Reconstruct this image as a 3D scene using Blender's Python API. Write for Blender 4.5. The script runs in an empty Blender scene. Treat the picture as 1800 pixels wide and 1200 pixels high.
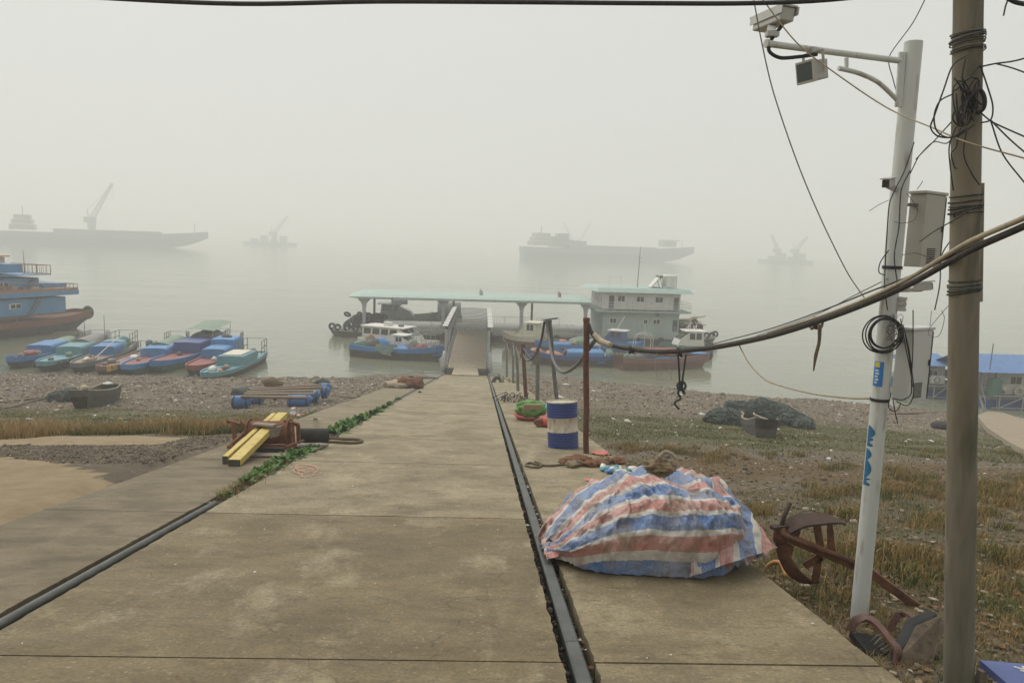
import bpy, bmesh, math, random
import numpy as np
from mathutils import Vector, Matrix, noise as mnoise
R = math.radians
rnd = random.Random(7)
nrs = np.random.RandomState(11)
scene = bpy.context.scene
COL = scene.collection

# ---------------------------------------------------------------- camera
HC = 10.6                      # eye height above the river
PITCH, YAW, ROLL, FPX = R(7.4), R(2.28), R(1.95), 1350.0
CF = Vector((math.sin(YAW)*math.cos(PITCH), math.cos(YAW)*math.cos(PITCH), -math.sin(PITCH)))
_r0 = Vector((math.cos(YAW), -math.sin(YAW), 0)); _u0 = _r0.cross(CF)
CR = _r0*math.cos(ROLL) + _u0*math.sin(ROLL)
CU = _u0*math.cos(ROLL) - _r0*math.sin(ROLL)
cam_d = bpy.data.cameras.new('camera'); cam = bpy.data.objects.new('camera', cam_d); COL.objects.link(cam)
cam_d.sensor_width = 36; cam_d.lens = FPX/1800*36; cam_d.clip_end = 6000; cam_d.clip_start = .05
cam.matrix_world = Matrix(((CR.x, CU.x, -CF.x, 0), (CR.y, CU.y, -CF.y, 0), (CR.z, CU.z, -CF.z, HC), (0, 0, 0, 1)))
scene.camera = cam
CAMP = Vector((0, 0, HC))
def ray(px, py): return CF + CR*((px-900)/FPX) - CU*((py-600)/FPX)
def at(px, py, y):                       # world point seen at a photo pixel, at ground distance y
    d = ray(px, py); return CAMP + d*(y/d.y)
def atz(px, py, z):
    d = ray(px, py); return CAMP + d*((z-HC)/d.z)

# ---------------------------------------------------------------- world, sun, exposure
w = bpy.data.worlds.new('World'); scene.world = w; w.use_nodes = True
nt = w.node_tree; nt.nodes.clear()
sky = nt.nodes.new('ShaderNodeTexSky'); sky.sky_type = 'NISHITA'; sky.sun_disc = False
SUN_EL, SUN_AZ = R(52), R(-35)
sky.sun_elevation = SUN_EL; sky.sun_rotation = SUN_AZ; sky.dust_density = 6; sky.air_density = 1
hs = nt.nodes.new('ShaderNodeHueSaturation'); hs.inputs['Saturation'].default_value = .12; hs.inputs['Value'].default_value = .7
nt.links.new(sky.outputs[0], hs.inputs['Color'])
mx = nt.nodes.new('ShaderNodeMix'); mx.data_type = 'RGBA'; mx.inputs[0].default_value = .88
nt.links.new(hs.outputs[0], mx.inputs[6]); mx.inputs[7].default_value = (6.0, 6.08, 5.82, 1)
bg = nt.nodes.new('ShaderNodeBackground'); bg.inputs[1].default_value = .1
nt.links.new(mx.outputs[2], bg.inputs[0])
wo = nt.nodes.new('ShaderNodeOutputWorld'); nt.links.new(bg.outputs[0], wo.inputs[0])
sl = bpy.data.lights.new('sun', 'SUN'); sl.energy = 1.5; sl.angle = R(60); sl.color = (1, .96, .9)
so = bpy.data.objects.new('sun', sl); COL.objects.link(so)
sd = Vector((math.sin(SUN_AZ)*math.cos(SUN_EL), math.cos(SUN_AZ)*math.cos(SUN_EL), math.sin(SUN_EL)))
so.rotation_euler = sd.to_track_quat('Z', 'Y').to_euler(); so.location = (0, 0, 60)
scene.view_settings.view_transform = 'Standard'; scene.view_settings.look = 'None'
scene.view_settings.exposure = 0.33; scene.view_settings.gamma = 1
scene.view_settings.use_curve_mapping = False
cy = scene.cycles
cy.max_bounces = 7; cy.diffuse_bounces = 3; cy.glossy_bounces = 3; cy.transmission_bounces = 4; cy.volume_bounces = 4
cy.transparent_max_bounces = 6; cy.use_denoising = True; cy.use_adaptive_sampling = True
cy.adaptive_threshold = .02; cy.caustics_reflective = False; cy.caustics_refractive = False

# ---------------------------------------------------------------- helpers: meshes
class MB:
    def __init__(s): s.v = []; s.f = []
    def add(s, vs, fs, m=None):
        o = len(s.v)
        for p in vs:
            p = Vector(p)
            s.v.append(tuple(m @ p) if m is not None else tuple(p))
        s.f += [tuple(i+o for i in f) for f in fs]; return s
    def box(s, c, d, rz=0, m=None, b=0):
        x, y, z = d[0]/2, d[1]/2, d[2]/2
        M = Matrix.Translation(c) @ Matrix.Rotation(rz, 4, 'Z')
        if m is not None: M = M @ m
        vs = [(-x,-y,-z),(x,-y,-z),(x,y,-z),(-x,y,-z),(-x,-y,z),(x,-y,z),(x,y,z),(-x,y,z)]
        return s.add(vs, [(0,3,2,1),(4,5,6,7),(0,1,5,4),(1,2,6,5),(2,3,7,6),(3,0,4,7)], M)
    def bar(s, p, q, w, h=None, up=(0,0,1)):          # rectangular bar from p to q
        p, q = Vector(p), Vector(q); h = h or w; d = q-p
        if d.length < 1e-6: return s
        t = d.normalized(); u = Vector(up)
        if abs(t.dot(u)) > .98: u = Vector((0, 1, 0)) if abs(t.y) < .9 else Vector((1, 0, 0))
        a = t.cross(u).normalized()*w/2; b = a.cross(t).normalized()*h/2
        vs = [p-a-b, p+a-b, p+a+b, p-a+b, q-a-b, q+a-b, q+a+b, q-a+b]
        return s.add(vs, [(0,1,2,3),(7,6,5,4),(0,4,5,1),(1,5,6,2),(2,6,7,3),(3,7,4,0)])
    def tube(s, pts, r, n=8, cap=True):
        pts = [Vector(p) for p in pts]; k = len(pts)
        rs = r if isinstance(r, (list, tuple)) else [r]*k
        o = len(s.v); nrm = None
        for i, p in enumerate(pts):
            t = (pts[min(i+1, k-1)]-pts[max(i-1, 0)])
            t = t.normalized() if t.length > 1e-9 else Vector((0, 0, 1))
            if nrm is None:
                nrm = t.orthogonal().normalized()
            else:
                nrm = (nrm - t*nrm.dot(t)); nrm = nrm.normalized() if nrm.length > 1e-6 else t.orthogonal().normalized()
            b = t.cross(nrm)
            for j in range(n):
                a = 2*math.pi*j/n
                s.v.append(tuple(p + (nrm*math.cos(a)+b*math.sin(a))*rs[i]))
        for i in range(k-1):
            for j in range(n):
                j2 = (j+1) % n
                s.f.append((o+i*n+j, o+i*n+j2, o+(i+1)*n+j2, o+(i+1)*n+j))
        if cap:
            s.f.append(tuple(o+j for j in range(n-1, -1, -1))); s.f.append(tuple(o+(k-1)*n+j for j in range(n)))
        return s
    def lathe(s, prof, n=16, m=None, cap=True):
        o = len(s.v)
        for r_, z in prof:
            for j in range(n):
                a = 2*math.pi*j/n; p = Vector((r_*math.cos(a), r_*math.sin(a), z))
                s.v.append(tuple(m @ p if m is not None else p))
        k = len(prof)
        for i in range(k-1):
            for j in range(n):
                j2 = (j+1) % n
                s.f.append((o+i*n+j, o+i*n+j2, o+(i+1)*n+j2, o+(i+1)*n+j))
        if cap:
            s.f.append(tuple(o+j for j in range(n-1, -1, -1))); s.f.append(tuple(o+(k-1)*n+j for j in range(n)))
        return s
    def torus(s, c, Rr, r, m=None, n=20, k=8):
        M = Matrix.Translation(c) @ (m if m is not None else Matrix())
        vs = []; fs = []
        for i in range(n):
            a = 2*math.pi*i/n
            for j in range(k):
                b = 2*math.pi*j/k
                vs.append(((Rr+r*math.cos(b))*math.cos(a), (Rr+r*math.cos(b))*math.sin(a), r*math.sin(b)))
        for i in range(n):
            for j in range(k):
                i2, j2 = (i+1) % n, (j+1) % k
                fs.append((i*k+j, i2*k+j, i2*k+j2, i*k+j2))
        return s.add(vs, fs, M)
    def prism(s, poly, z0, z1, m=None):
        n = len(poly)
        vs = [(x, y, z0) for x, y in poly]+[(x, y, z1) for x, y in poly]
        fs = [tuple(range(n-1, -1, -1)), tuple(range(n, 2*n))]+[(i, (i+1) % n, n+(i+1) % n, n+i) for i in range(n)]
        return s.add(vs, fs, m)
    def grid(s, fn, nu, nv, closed=False):
        o = len(s.v)
        for i in range(nu+1):
            for j in range(nv+1):
                s.v.append(tuple(fn(i/nu, j/nv)))
        for i in range(nu):
            for j in range(nv):
                a = o+i*(nv+1)+j
                s.f.append((a, a+1, a+nv+2, a+nv+1))
        return s
    def blob(s, c, rad, seed=0, amp=.25, n=2, freq=1.2, flat=None):
        bm = bmesh.new(); bmesh.ops.create_icosphere(bm, subdivisions=n, radius=1)
        o = len(s.v); off = Vector((seed*3.7, seed*1.3, seed*.7))
        for v in bm.verts:
            k = 1+amp*mnoise.noise(v.co*freq+off)
            p = Vector((v.co.x*rad[0]*k, v.co.y*rad[1]*k, v.co.z*rad[2]*k))
            if flat is not None and p.z < flat: p.z = flat
            s.v.append(tuple(p+Vector(c)))
        for f in bm.faces: s.f.append(tuple(o+v.index for v in f.verts))
        bm.free(); return s
    def build(s, name, mat, parent=None, smooth=False, bevel=0, angle=None):
        me = bpy.data.meshes.new(name); me.from_pydata(s.v, [], s.f); me.update()
        ob = bpy.data.objects.new(name, me); COL.objects.link(ob)
        if mat is not None: me.materials.append(mat if not isinstance(mat, str) else MT[mat])
        if parent is not None: ob.parent = parent
        if bevel:
            md = ob.modifiers.new('bevel', 'BEVEL'); md.width = bevel; md.segments = 2; md.limit_method = 'ANGLE'
        if smooth:
            me.polygons.foreach_set('use_smooth', [True]*len(me.polygons))
            if angle: me.set_sharp_from_angle(angle=R(angle))
        return ob
def fastmesh(name, v, faces_flat, nside, mat, parent=None, smooth=False):
    me = bpy.data.meshes.new(name); v = np.asarray(v, np.float32); f = np.asarray(faces_flat, np.int32).ravel()
    me.vertices.add(len(v)); me.vertices.foreach_set('co', v.ravel())
    me.loops.add(len(f)); me.loops.foreach_set('vertex_index', f)
    n = len(f)//nside; me.polygons.add(n)
    me.polygons.foreach_set('loop_start', np.arange(0, len(f), nside, dtype=np.int32))
    me.update(calc_edges=True); me.validate()
    if smooth: me.polygons.foreach_set('use_smooth', [True]*n)
    ob = bpy.data.objects.new(name, me); COL.objects.link(ob); me.materials.append(MT[mat] if isinstance(mat, str) else mat)
    if parent is not None: ob.parent = parent
    return ob
def thing(name, label, cat, loc=(0, 0, 0), rz=0, group=None):
    o = bpy.data.objects.new(name, None); COL.objects.link(o); o.empty_display_size = .2
    o.location = loc; o.rotation_euler = (0, 0, rz); tag(o, label, cat, group); return o
def tag(o, label, cat, group=None, kind=None):
    o['label'] = label; o['category'] = cat
    if group: o['group'] = group
    if kind: o['kind'] = kind
    return o
def struct(o): o['kind'] = 'structure'; return o
def copy_tree(o, parent=None):
    c = o.copy(); COL.objects.link(c); c.parent = parent
    for ch in list(o.children): copy_tree(ch, c)
    return c
def sag(p, q, s=.2, n=12, jit=0):
    p, q = Vector(p), Vector(q); out = []
    for i in range(n+1):
        t = i/n; v = p.lerp(q, t); v.z -= s*4*t*(1-t)
        if jit and 0 < i < n: v += Vector((rnd.uniform(-jit, jit), rnd.uniform(-jit, jit), rnd.uniform(-jit, jit)))
        out.append(v)
    return out
def smoothpath(pts, n=6):
    pts = [Vector(p) for p in pts]; out = []; k = len(pts); T = []
    for i in range(k):
        a, c = pts[max(i-1, 0)], pts[min(i+1, k-1)]; d = c-a
        la = (pts[i]-a).length if i > 0 else 1e9; lc = (c-pts[i]).length if i < k-1 else 1e9
        T.append(d.normalized()*min(la, lc) if d.length > 1e-9 else Vector())
    for i in range(k-1):
        p, q = pts[i], pts[i+1]
        for m in range(n):
            t = m/n; t2 = t*t; t3 = t2*t
            out.append(p*(2*t3-3*t2+1)+T[i]*(t3-2*t2+t)+q*(-2*t3+3*t2)+T[i+1]*(t3-t2))
    out.append(pts[-1]); return out

# ---------------------------------------------------------------- helpers: materials
MT = {}
def mat(name, c1, c2=None, scale=6, rough=.8, bump=0, metal=0, c3=None, stretch=(1, 1, 1), bscale=None, spec=.5, p=(.35, .65), p3=(.55, .75), rvar=0, s3=None, obrand=0, alpha=None, emit=None):
    m = bpy.data.materials.new(name); m.use_nodes = True; t = m.node_tree; L = t.links.new; N = t.nodes.new
    b = t.nodes['Principled BSDF']; b.inputs['Roughness'].default_value = rough; b.inputs['Metallic'].default_value = metal
    b.inputs['Specular IOR Level'].default_value = spec
    b.inputs['Base Color'].default_value = (*c1, 1)
    tc = N('ShaderNodeTexCoord'); mp = N('ShaderNodeMapping'); L(tc.outputs['Object'], mp.inputs[0]); mp.inputs['Scale'].default_value = stretch
    src = None
    if c2 is not None:
        nz = N('ShaderNodeTexNoise'); nz.inputs['Scale'].default_value = scale; nz.inputs['Detail'].default_value = 8; nz.inputs['Roughness'].default_value = .62
        L(mp.outputs[0], nz.inputs['Vector'])
        cr = N('ShaderNodeValToRGB'); cr.color_ramp.elements[0].position = p[0]; cr.color_ramp.elements[1].position = p[1]
        cr.color_ramp.elements[0].color = (*c1, 1); cr.color_ramp.elements[1].color = (*c2, 1)
        L(nz.outputs['Fac'], cr.inputs[0]); src = cr.outputs[0]
        if c3 is not None:
            n3 = N('ShaderNodeTexNoise'); n3.inputs['Scale'].default_value = s3 or scale*3.1; n3.inputs['Detail'].default_value = 7
            L(mp.outputs[0], n3.inputs['Vector'])
            r3 = N('ShaderNodeMapRange'); r3.inputs[1].default_value = p3[0]; r3.inputs[2].default_value = p3[1]
            L(n3.outputs['Fac'], r3.inputs[0])
            mxn = N('ShaderNodeMix'); mxn.data_type = 'RGBA'; L(r3.outputs[0], mxn.inputs[0]); L(src, mxn.inputs[6]); mxn.inputs[7].default_value = (*c3, 1)
            src = mxn.outputs[2]
        if rvar:
            rr = N('ShaderNodeMapRange'); rr.inputs[3].default_value = max(0, rough-rvar); rr.inputs[4].default_value = min(1, rough+rvar)
            L(nz.outputs['Fac'], rr.inputs[0]); L(rr.outputs[0], b.inputs['Roughness'])
    if obrand:
        oi = N('ShaderNodeObjectInfo'); hv = N('ShaderNodeHueSaturation')
        rr = N('ShaderNodeMapRange'); rr.inputs[3].default_value = 1-obrand; rr.inputs[4].default_value = 1+obrand
        L(oi.outputs['Random'], rr.inputs[0]); L(rr.outputs[0], hv.inputs['Value'])
        if src is not None: L(src, hv.inputs['Color'])
        else: hv.inputs['Color'].default_value = (*c1, 1)
        src = hv.outputs[0]
    if src is not None: L(src, b.inputs['Base Color'])
    if bump:
        nb = N('ShaderNodeTexNoise'); nb.inputs['Scale'].default_value = bscale or scale*4; nb.inputs['Detail'].default_value = 8
        L(mp.outputs[0], nb.inputs['Vector'])
        bp = N('ShaderNodeBump'); bp.inputs['Strength'].default_value = 1; bp.inputs['Distance'].default_value = bump
        L(nb.outputs['Fac'], bp.inputs['Height']); L(bp.outputs[0], b.inputs['Normal'])
    if alpha is not None: b.inputs['Alpha'].default_value = alpha
    MT[name] = m; return m

# ---------------------------------------------------------------- terrain functions
SL = .147
def rampz(y): return HC-1.75-SL*y
TL = ([-60, -12, 0, 5, 10, 14, 20, 28, 34, 45, 57, 66, 85, 130], [14, 10.4, 8.8, 8.06, 7.33, 6.62, 5.25, 3.75, 2.85, 1.4, 0, -1.0, -2.6, -5])
TR = ([-60, -12, 0, 5, 10, 14, 20, 28, 34, 45, 57, 66, 85, 130], [14, 10.3, 8.55, 7.78, 7.02, 6.35, 5.25, 3.75, 2.85, 1.4, 0, -1.0, -2.6, -5])
SHX = ([-150, -60, -35, -16, -10, -6, -4, 3, 6, 9, 17, 28, 35, 60, 150], [-6, -3, -1.2, 0, .6, 3.2, 4.6, 4.6, 3.6, 2.2, -1.6, -4.6, -8.5, -20, -40])
def terr0(x, y):
    ys = y-float(np.interp(x, *SHX))*min(max(y/57, 0), 1)
    a = float(np.interp(ys, *TL)); b = float(np.interp(ys, *TR)); t = min(max((x+4)/6, 0), 1)
    return a+(b-a)*t
def terr(x, y):
    z = terr0(x, y)
    z += .10*mnoise.noise(Vector((x*.35, y*.35, 3)))*min(1, max(0, (abs(x+1)-3.6)/3))+.035*mnoise.noise(Vector((x*1.3, y*1.3, 9)))
    return z
def onterr(px, py, dz=0):               # terrain point seen at a photo pixel
    d = ray(px, py); t = 2.5
    for _ in range(4000):
        p = CAMP+d*t
        if p.z < terr(p.x, p.y)+dz: break
        t += .03 if t < 40 else .08
    return CAMP+d*t
def onramp(px, py, dz=0):
    d = ray(px, py); t = -(1.75-dz)/(d.z+SL*d.y); return CAMP+d*t
# ================================================================ setting
# --- haze: one closed box of even pale air
hz = MB().box((0, 790, 22), (3200, 1820, 56)).build('haze', None)
hm = bpy.data.materials.new('haze_air'); hm.use_nodes = True; hm.node_tree.nodes.clear()
pv = hm.node_tree.nodes.new('ShaderNodeVolumePrincipled'); ho = hm.node_tree.nodes.new('ShaderNodeOutputMaterial')
pv.inputs['Color'].default_value = (.988, .992, .975, 1); pv.inputs['Density'].default_value = .0025; pv.inputs['Anisotropy'].default_value = .2
hm.node_tree.links.new(pv.outputs[0], ho.inputs['Volume']); hz.data.materials.append(hm)
tag(hz, 'pale grey river haze hanging over everything', 'haze', kind='stuff')

# --- river
def water_mat():
    m = bpy.data.materials.new('river_water'); m.use_nodes = True; t = m.node_tree; L = t.links.new; N = t.nodes.new
    b = t.nodes['Principled BSDF']; b.inputs['Base Color'].default_value = (.19, .20, .135, 1); b.inputs['Roughness'].default_value = .09; b.inputs['IOR'].default_value = 1.33
    g = N('ShaderNodeNewGeometry'); mp = N('ShaderNodeMapping'); mp.inputs['Scale'].default_value = (.55, 1.0, 1); L(g.outputs['Position'], mp.inputs[0])
    n1 = N('ShaderNodeTexNoise'); n1.inputs['Scale'].default_value = 1.5; n1.inputs['Detail'].default_value = 5; L(mp.outputs[0], n1.inputs['Vector'])
    n2 = N('ShaderNodeTexNoise'); n2.inputs['Scale'].default_value = .12; n2.inputs['Detail'].default_value = 3; L(mp.outputs[0], n2.inputs['Vector'])
    mr = N('ShaderNodeMapRange'); mr.inputs[1].default_value = .38; mr.inputs[2].default_value = .62; mr.inputs[3].default_value = .25; mr.inputs[4].default_value = 1; L(n2.outputs[0], mr.inputs[0])
    mu = N('ShaderNodeMath'); mu.operation = 'MULTIPLY'; L(n1.outputs[0], mu.inputs[0]); L(mr.outputs[0], mu.inputs[1])
    bp = N('ShaderNodeBump'); bp.inputs['Strength'].default_value = 1; bp.inputs['Distance'].default_value = .05; L(mu.outputs[0], bp.inputs['Height']); L(bp.outputs[0], b.inputs['Normal'])
    MT['river_water'] = m; return m
water_mat()
wx = np.array([-1500, -600, -250, -120, -60, -30, 0, 30, 60, 120, 250, 600, 1500.]); wy = np.array([20, 45, 60, 80, 110, 160, 250, 400, 700, 1100, 1640.])
wb = MB()
for i in range(len(wx)):
    for j in range(len(wy)): wb.v.append((wx[i], wy[j], 0))
for i in range(len(wx)-1):
    for j in range(len(wy)-1):
        a = i*len(wy)+j; wb.f.append((a, a+len(wy), a+len(wy)+1, a+1))
struct(wb.build('river', 'river_water'))

# --- bank
def graded(a, b, fine0, fine1, df, dc):
    out = [fine0]; 
    while out[-1] < fine1: out.append(out[-1]+df)
    st = dc
    lo = []; x = fine0
    k = df
    while x > a: k = min(k*1.25, 12); x -= k; lo.append(x)
    hi = []; x = out[-1]; k = df
    while x < b: k = min(k*1.25, 12); x += k; hi.append(x)
    return np.array(lo[::-1]+out+hi)
gx = graded(-150, 150, -36, 36, .28, 0); gy = graded(-60, 120, 2, 62, .22, 0)
SAND = []
def cover(x, y):
    """what the bank is made of: sand, green growth, dry grass (0..1 each)"""
    n = mnoise.fractal(Vector((x*.22, y*.22, 1)), .8, 2.1, 4)
    n2 = mnoise.fractal(Vector((x*.55, y*.55, 5)), .8, 2.1, 4)
    sand = green = dry = 0
    if x < -3.9:
        # sand/concrete dust aprons near the slip, a gravel strip runs through them
        u = y-.34*(x+4.5)
        edge = 14.6+.5*n+.015*(x+5)
        strip = abs(y-(12.55+.33*(x+5.5))+.35*n2)
        if y < edge: sand = 1
        if strip < .95+.2*n2 and x < -4.4: sand *= max(0, (strip-.7)/.3)
        if y > 9.3+.85*(-4.5-x)+.4*n2 and y < 13.2+.2*n: sand = 0
        if x > -5.6 and y > 11.0: sand *= .3
        dry = max(0, 1-abs(y-17.6-.5*n)/3.4)*1.3 if y > 14.4 else 0
        green = max(0, min(1, (33.5+3*n-y)/5))*max(0, min(1, (y-15)/3))
        if y > 31: green *= .5
    else:
        green = max(0, min(1, (36+4*n-y)/6))*max(0, min(1, (y-16)/4))*.9
        green = max(green, .35+.6*n2 if y < 9 else 0)
        dry = max(0, .25+.9*n)*max(0, min(1, (17-y)/3)) if y > 2 else .5
        dry = max(dry, max(0, 1-abs(y-14.0-1.0*n-.12*(x-8))/2.3))
    return min(1, max(0, sand)), min(1, max(0, green)), min(1, max(0, dry))
tv = []; tcov = []
for x in gx:
    for y in gy:
        if -4.0 < x < 1.9 and y < 62.0:
            z = rampz(y)-.38
        elif -4.5 < x < 2.4 and y < 62.0: z = min(terr(x, y), rampz(y)-.06)
        else: z = terr(x, y)
        tv.append((x, y, z)); tcov.append((*cover(x, y), 1))
nx_, ny_ = len(gx), len(gy)
I, J = np.meshgrid(np.arange(nx_-1), np.arange(ny_-1), indexing='ij'); A = (I*ny_+J).ravel()
tf = np.stack([A, A+ny_, A+ny_+1, A+1], 1)
def bank_mat():
    m = bpy.data.materials.new('bank_soil'); m.use_nodes = True; t = m.node_tree; L = t.links.new; N = t.nodes.new
    b = t.nodes['Principled BSDF']; b.inputs['Roughness'].default_value = .93; b.inputs['Specular IOR Level'].default_value = .25
    g = N('ShaderNodeNewGeometry'); at_ = N('ShaderNodeAttribute'); at_.attribute_name = 'cover'
    sp = N('ShaderNodeSeparateColor'); L(at_.outputs['Color'], sp.inputs[0])
    def nz(s, d=8, r=.65, st=None):
        n = N('ShaderNodeTexNoise'); n.inputs['Scale'].default_value = s; n.inputs['Detail'].default_value = d; n.inputs['Roughness'].default_value = r
        L(g.outputs['Position'], n.inputs['Vector']); return n.outputs['Fac']
    def ramp(f, a, ca, bb, cb):
        r = N('ShaderNodeValToRGB'); e = r.color_ramp.elements; e[0].position = a; e[1].position = bb; e[0].color = (*ca, 1); e[1].color = (*cb, 1); L(f, r.inputs[0]); return r.outputs[0]
    def mix(f, a, c):
        x = N('ShaderNodeMix'); x.data_type = 'RGBA'; L(f, x.inputs[0]); L(a, x.inputs[6]); L(c, x.inputs[7]); return x.outputs[2]
    def math_(op, a, c, cl=False):
        x = N('ShaderNodeMath'); x.operation = op; x.use_clamp = cl
        for k, q in enumerate((a, c)):
            if isinstance(q, (int, float)): x.inputs[k].default_value = q
            else: L(q, x.inputs[k])
        return x.outputs[0]
    fine, mid, big = nz(26, 6, .75), nz(3.2), nz(.45, 5)
    gravel = mix(math_('MULTIPLY', fine, 1.0), ramp(mid, .3, (.06, .047, .032), .7, (.17, .135, .092)), ramp(big, .3, (.19, .155, .11), .7, (.32, .265, .19)))
    vo = N('ShaderNodeTexVoronoi'); vo.inputs['Scale'].default_value = 9; L(g.outputs['Position'], vo.inputs['Vector'])
    sv = N('ShaderNodeSeparateColor'); L(vo.outputs['Color'], sv.inputs[0])
    stone = math_('MULTIPLY', math_('GREATER_THAN', sv.outputs[0], .72), math_('LESS_THAN', vo.outputs['Distance'], .38))
    gravel = mix(stone, gravel, ramp(sv.outputs[1], .2, (.10, .085, .065), .9, (.32, .28, .22)))
    sand = ramp(mid, .3, (.33, .25, .15), .7, (.45, .35, .22))
    green = ramp(fine, .35, (.06, .062, .026), .65, (.19, .175, .085))
    dry = ramp(fine, .35, (.08, .055, .025), .65, (.24, .165, .08))
    brk = math_('SUBTRACT', math_('ADD', mid, math_('MULTIPLY', fine, .6)), .8)
    def msk(ch, gain): return math_('MULTIPLY', math_('ADD', math_('SUBTRACT', math_('ADD', ch, math_('MULTIPLY', brk, gain)), .45), .12), 4, True)
    c = mix(msk(sp.outputs[1], 1.6), gravel, green)
    c = mix(msk(sp.outputs[2], 1.6), c, dry)
    c = mix(msk(sp.outputs[0], .35), c, sand)
    # wet dark rim along the water
    sx = N('ShaderNodeSeparateXYZ'); L(g.outputs['Position'], sx.inputs[0])
    wet = N('ShaderNodeMapRange'); wet.inputs[1].default_value = .22; wet.inputs[2].default_value = .0; wet.inputs[3].default_value = 0; wet.inputs[4].default_value = .55; L(math_('ADD', sx.outputs[2], math_('MULTIPLY', math_('SUBTRACT', mid, .5), .3)), wet.inputs[0])
    dk = N('ShaderNodeRGB'); dk.outputs[0].default_value = (.06, .055, .04, 1)
    c = mix(wet.outputs[0], c, dk.outputs[0])
    L(c, b.inputs['Base Color'])
    bp = N('ShaderNodeBump'); bp.inputs['Strength'].default_value = 1; bp.inputs['Distance'].default_value = .05; L(math_('ADD', fine, math_('MULTIPLY', stone, .5)), bp.inputs['Height'])
    L(bp.outputs[0], b.inputs['Normal']); MT['bank_soil'] = m
bank_mat()
bank = fastmesh('river_bank', tv, tf, 4, 'bank_soil', smooth=True); struct(bank)
ca = bank.data.color_attributes.new('cover', 'FLOAT_COLOR', 'POINT'); ca.data.foreach_set('color', np.array(tcov, np.float32).ravel())

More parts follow.
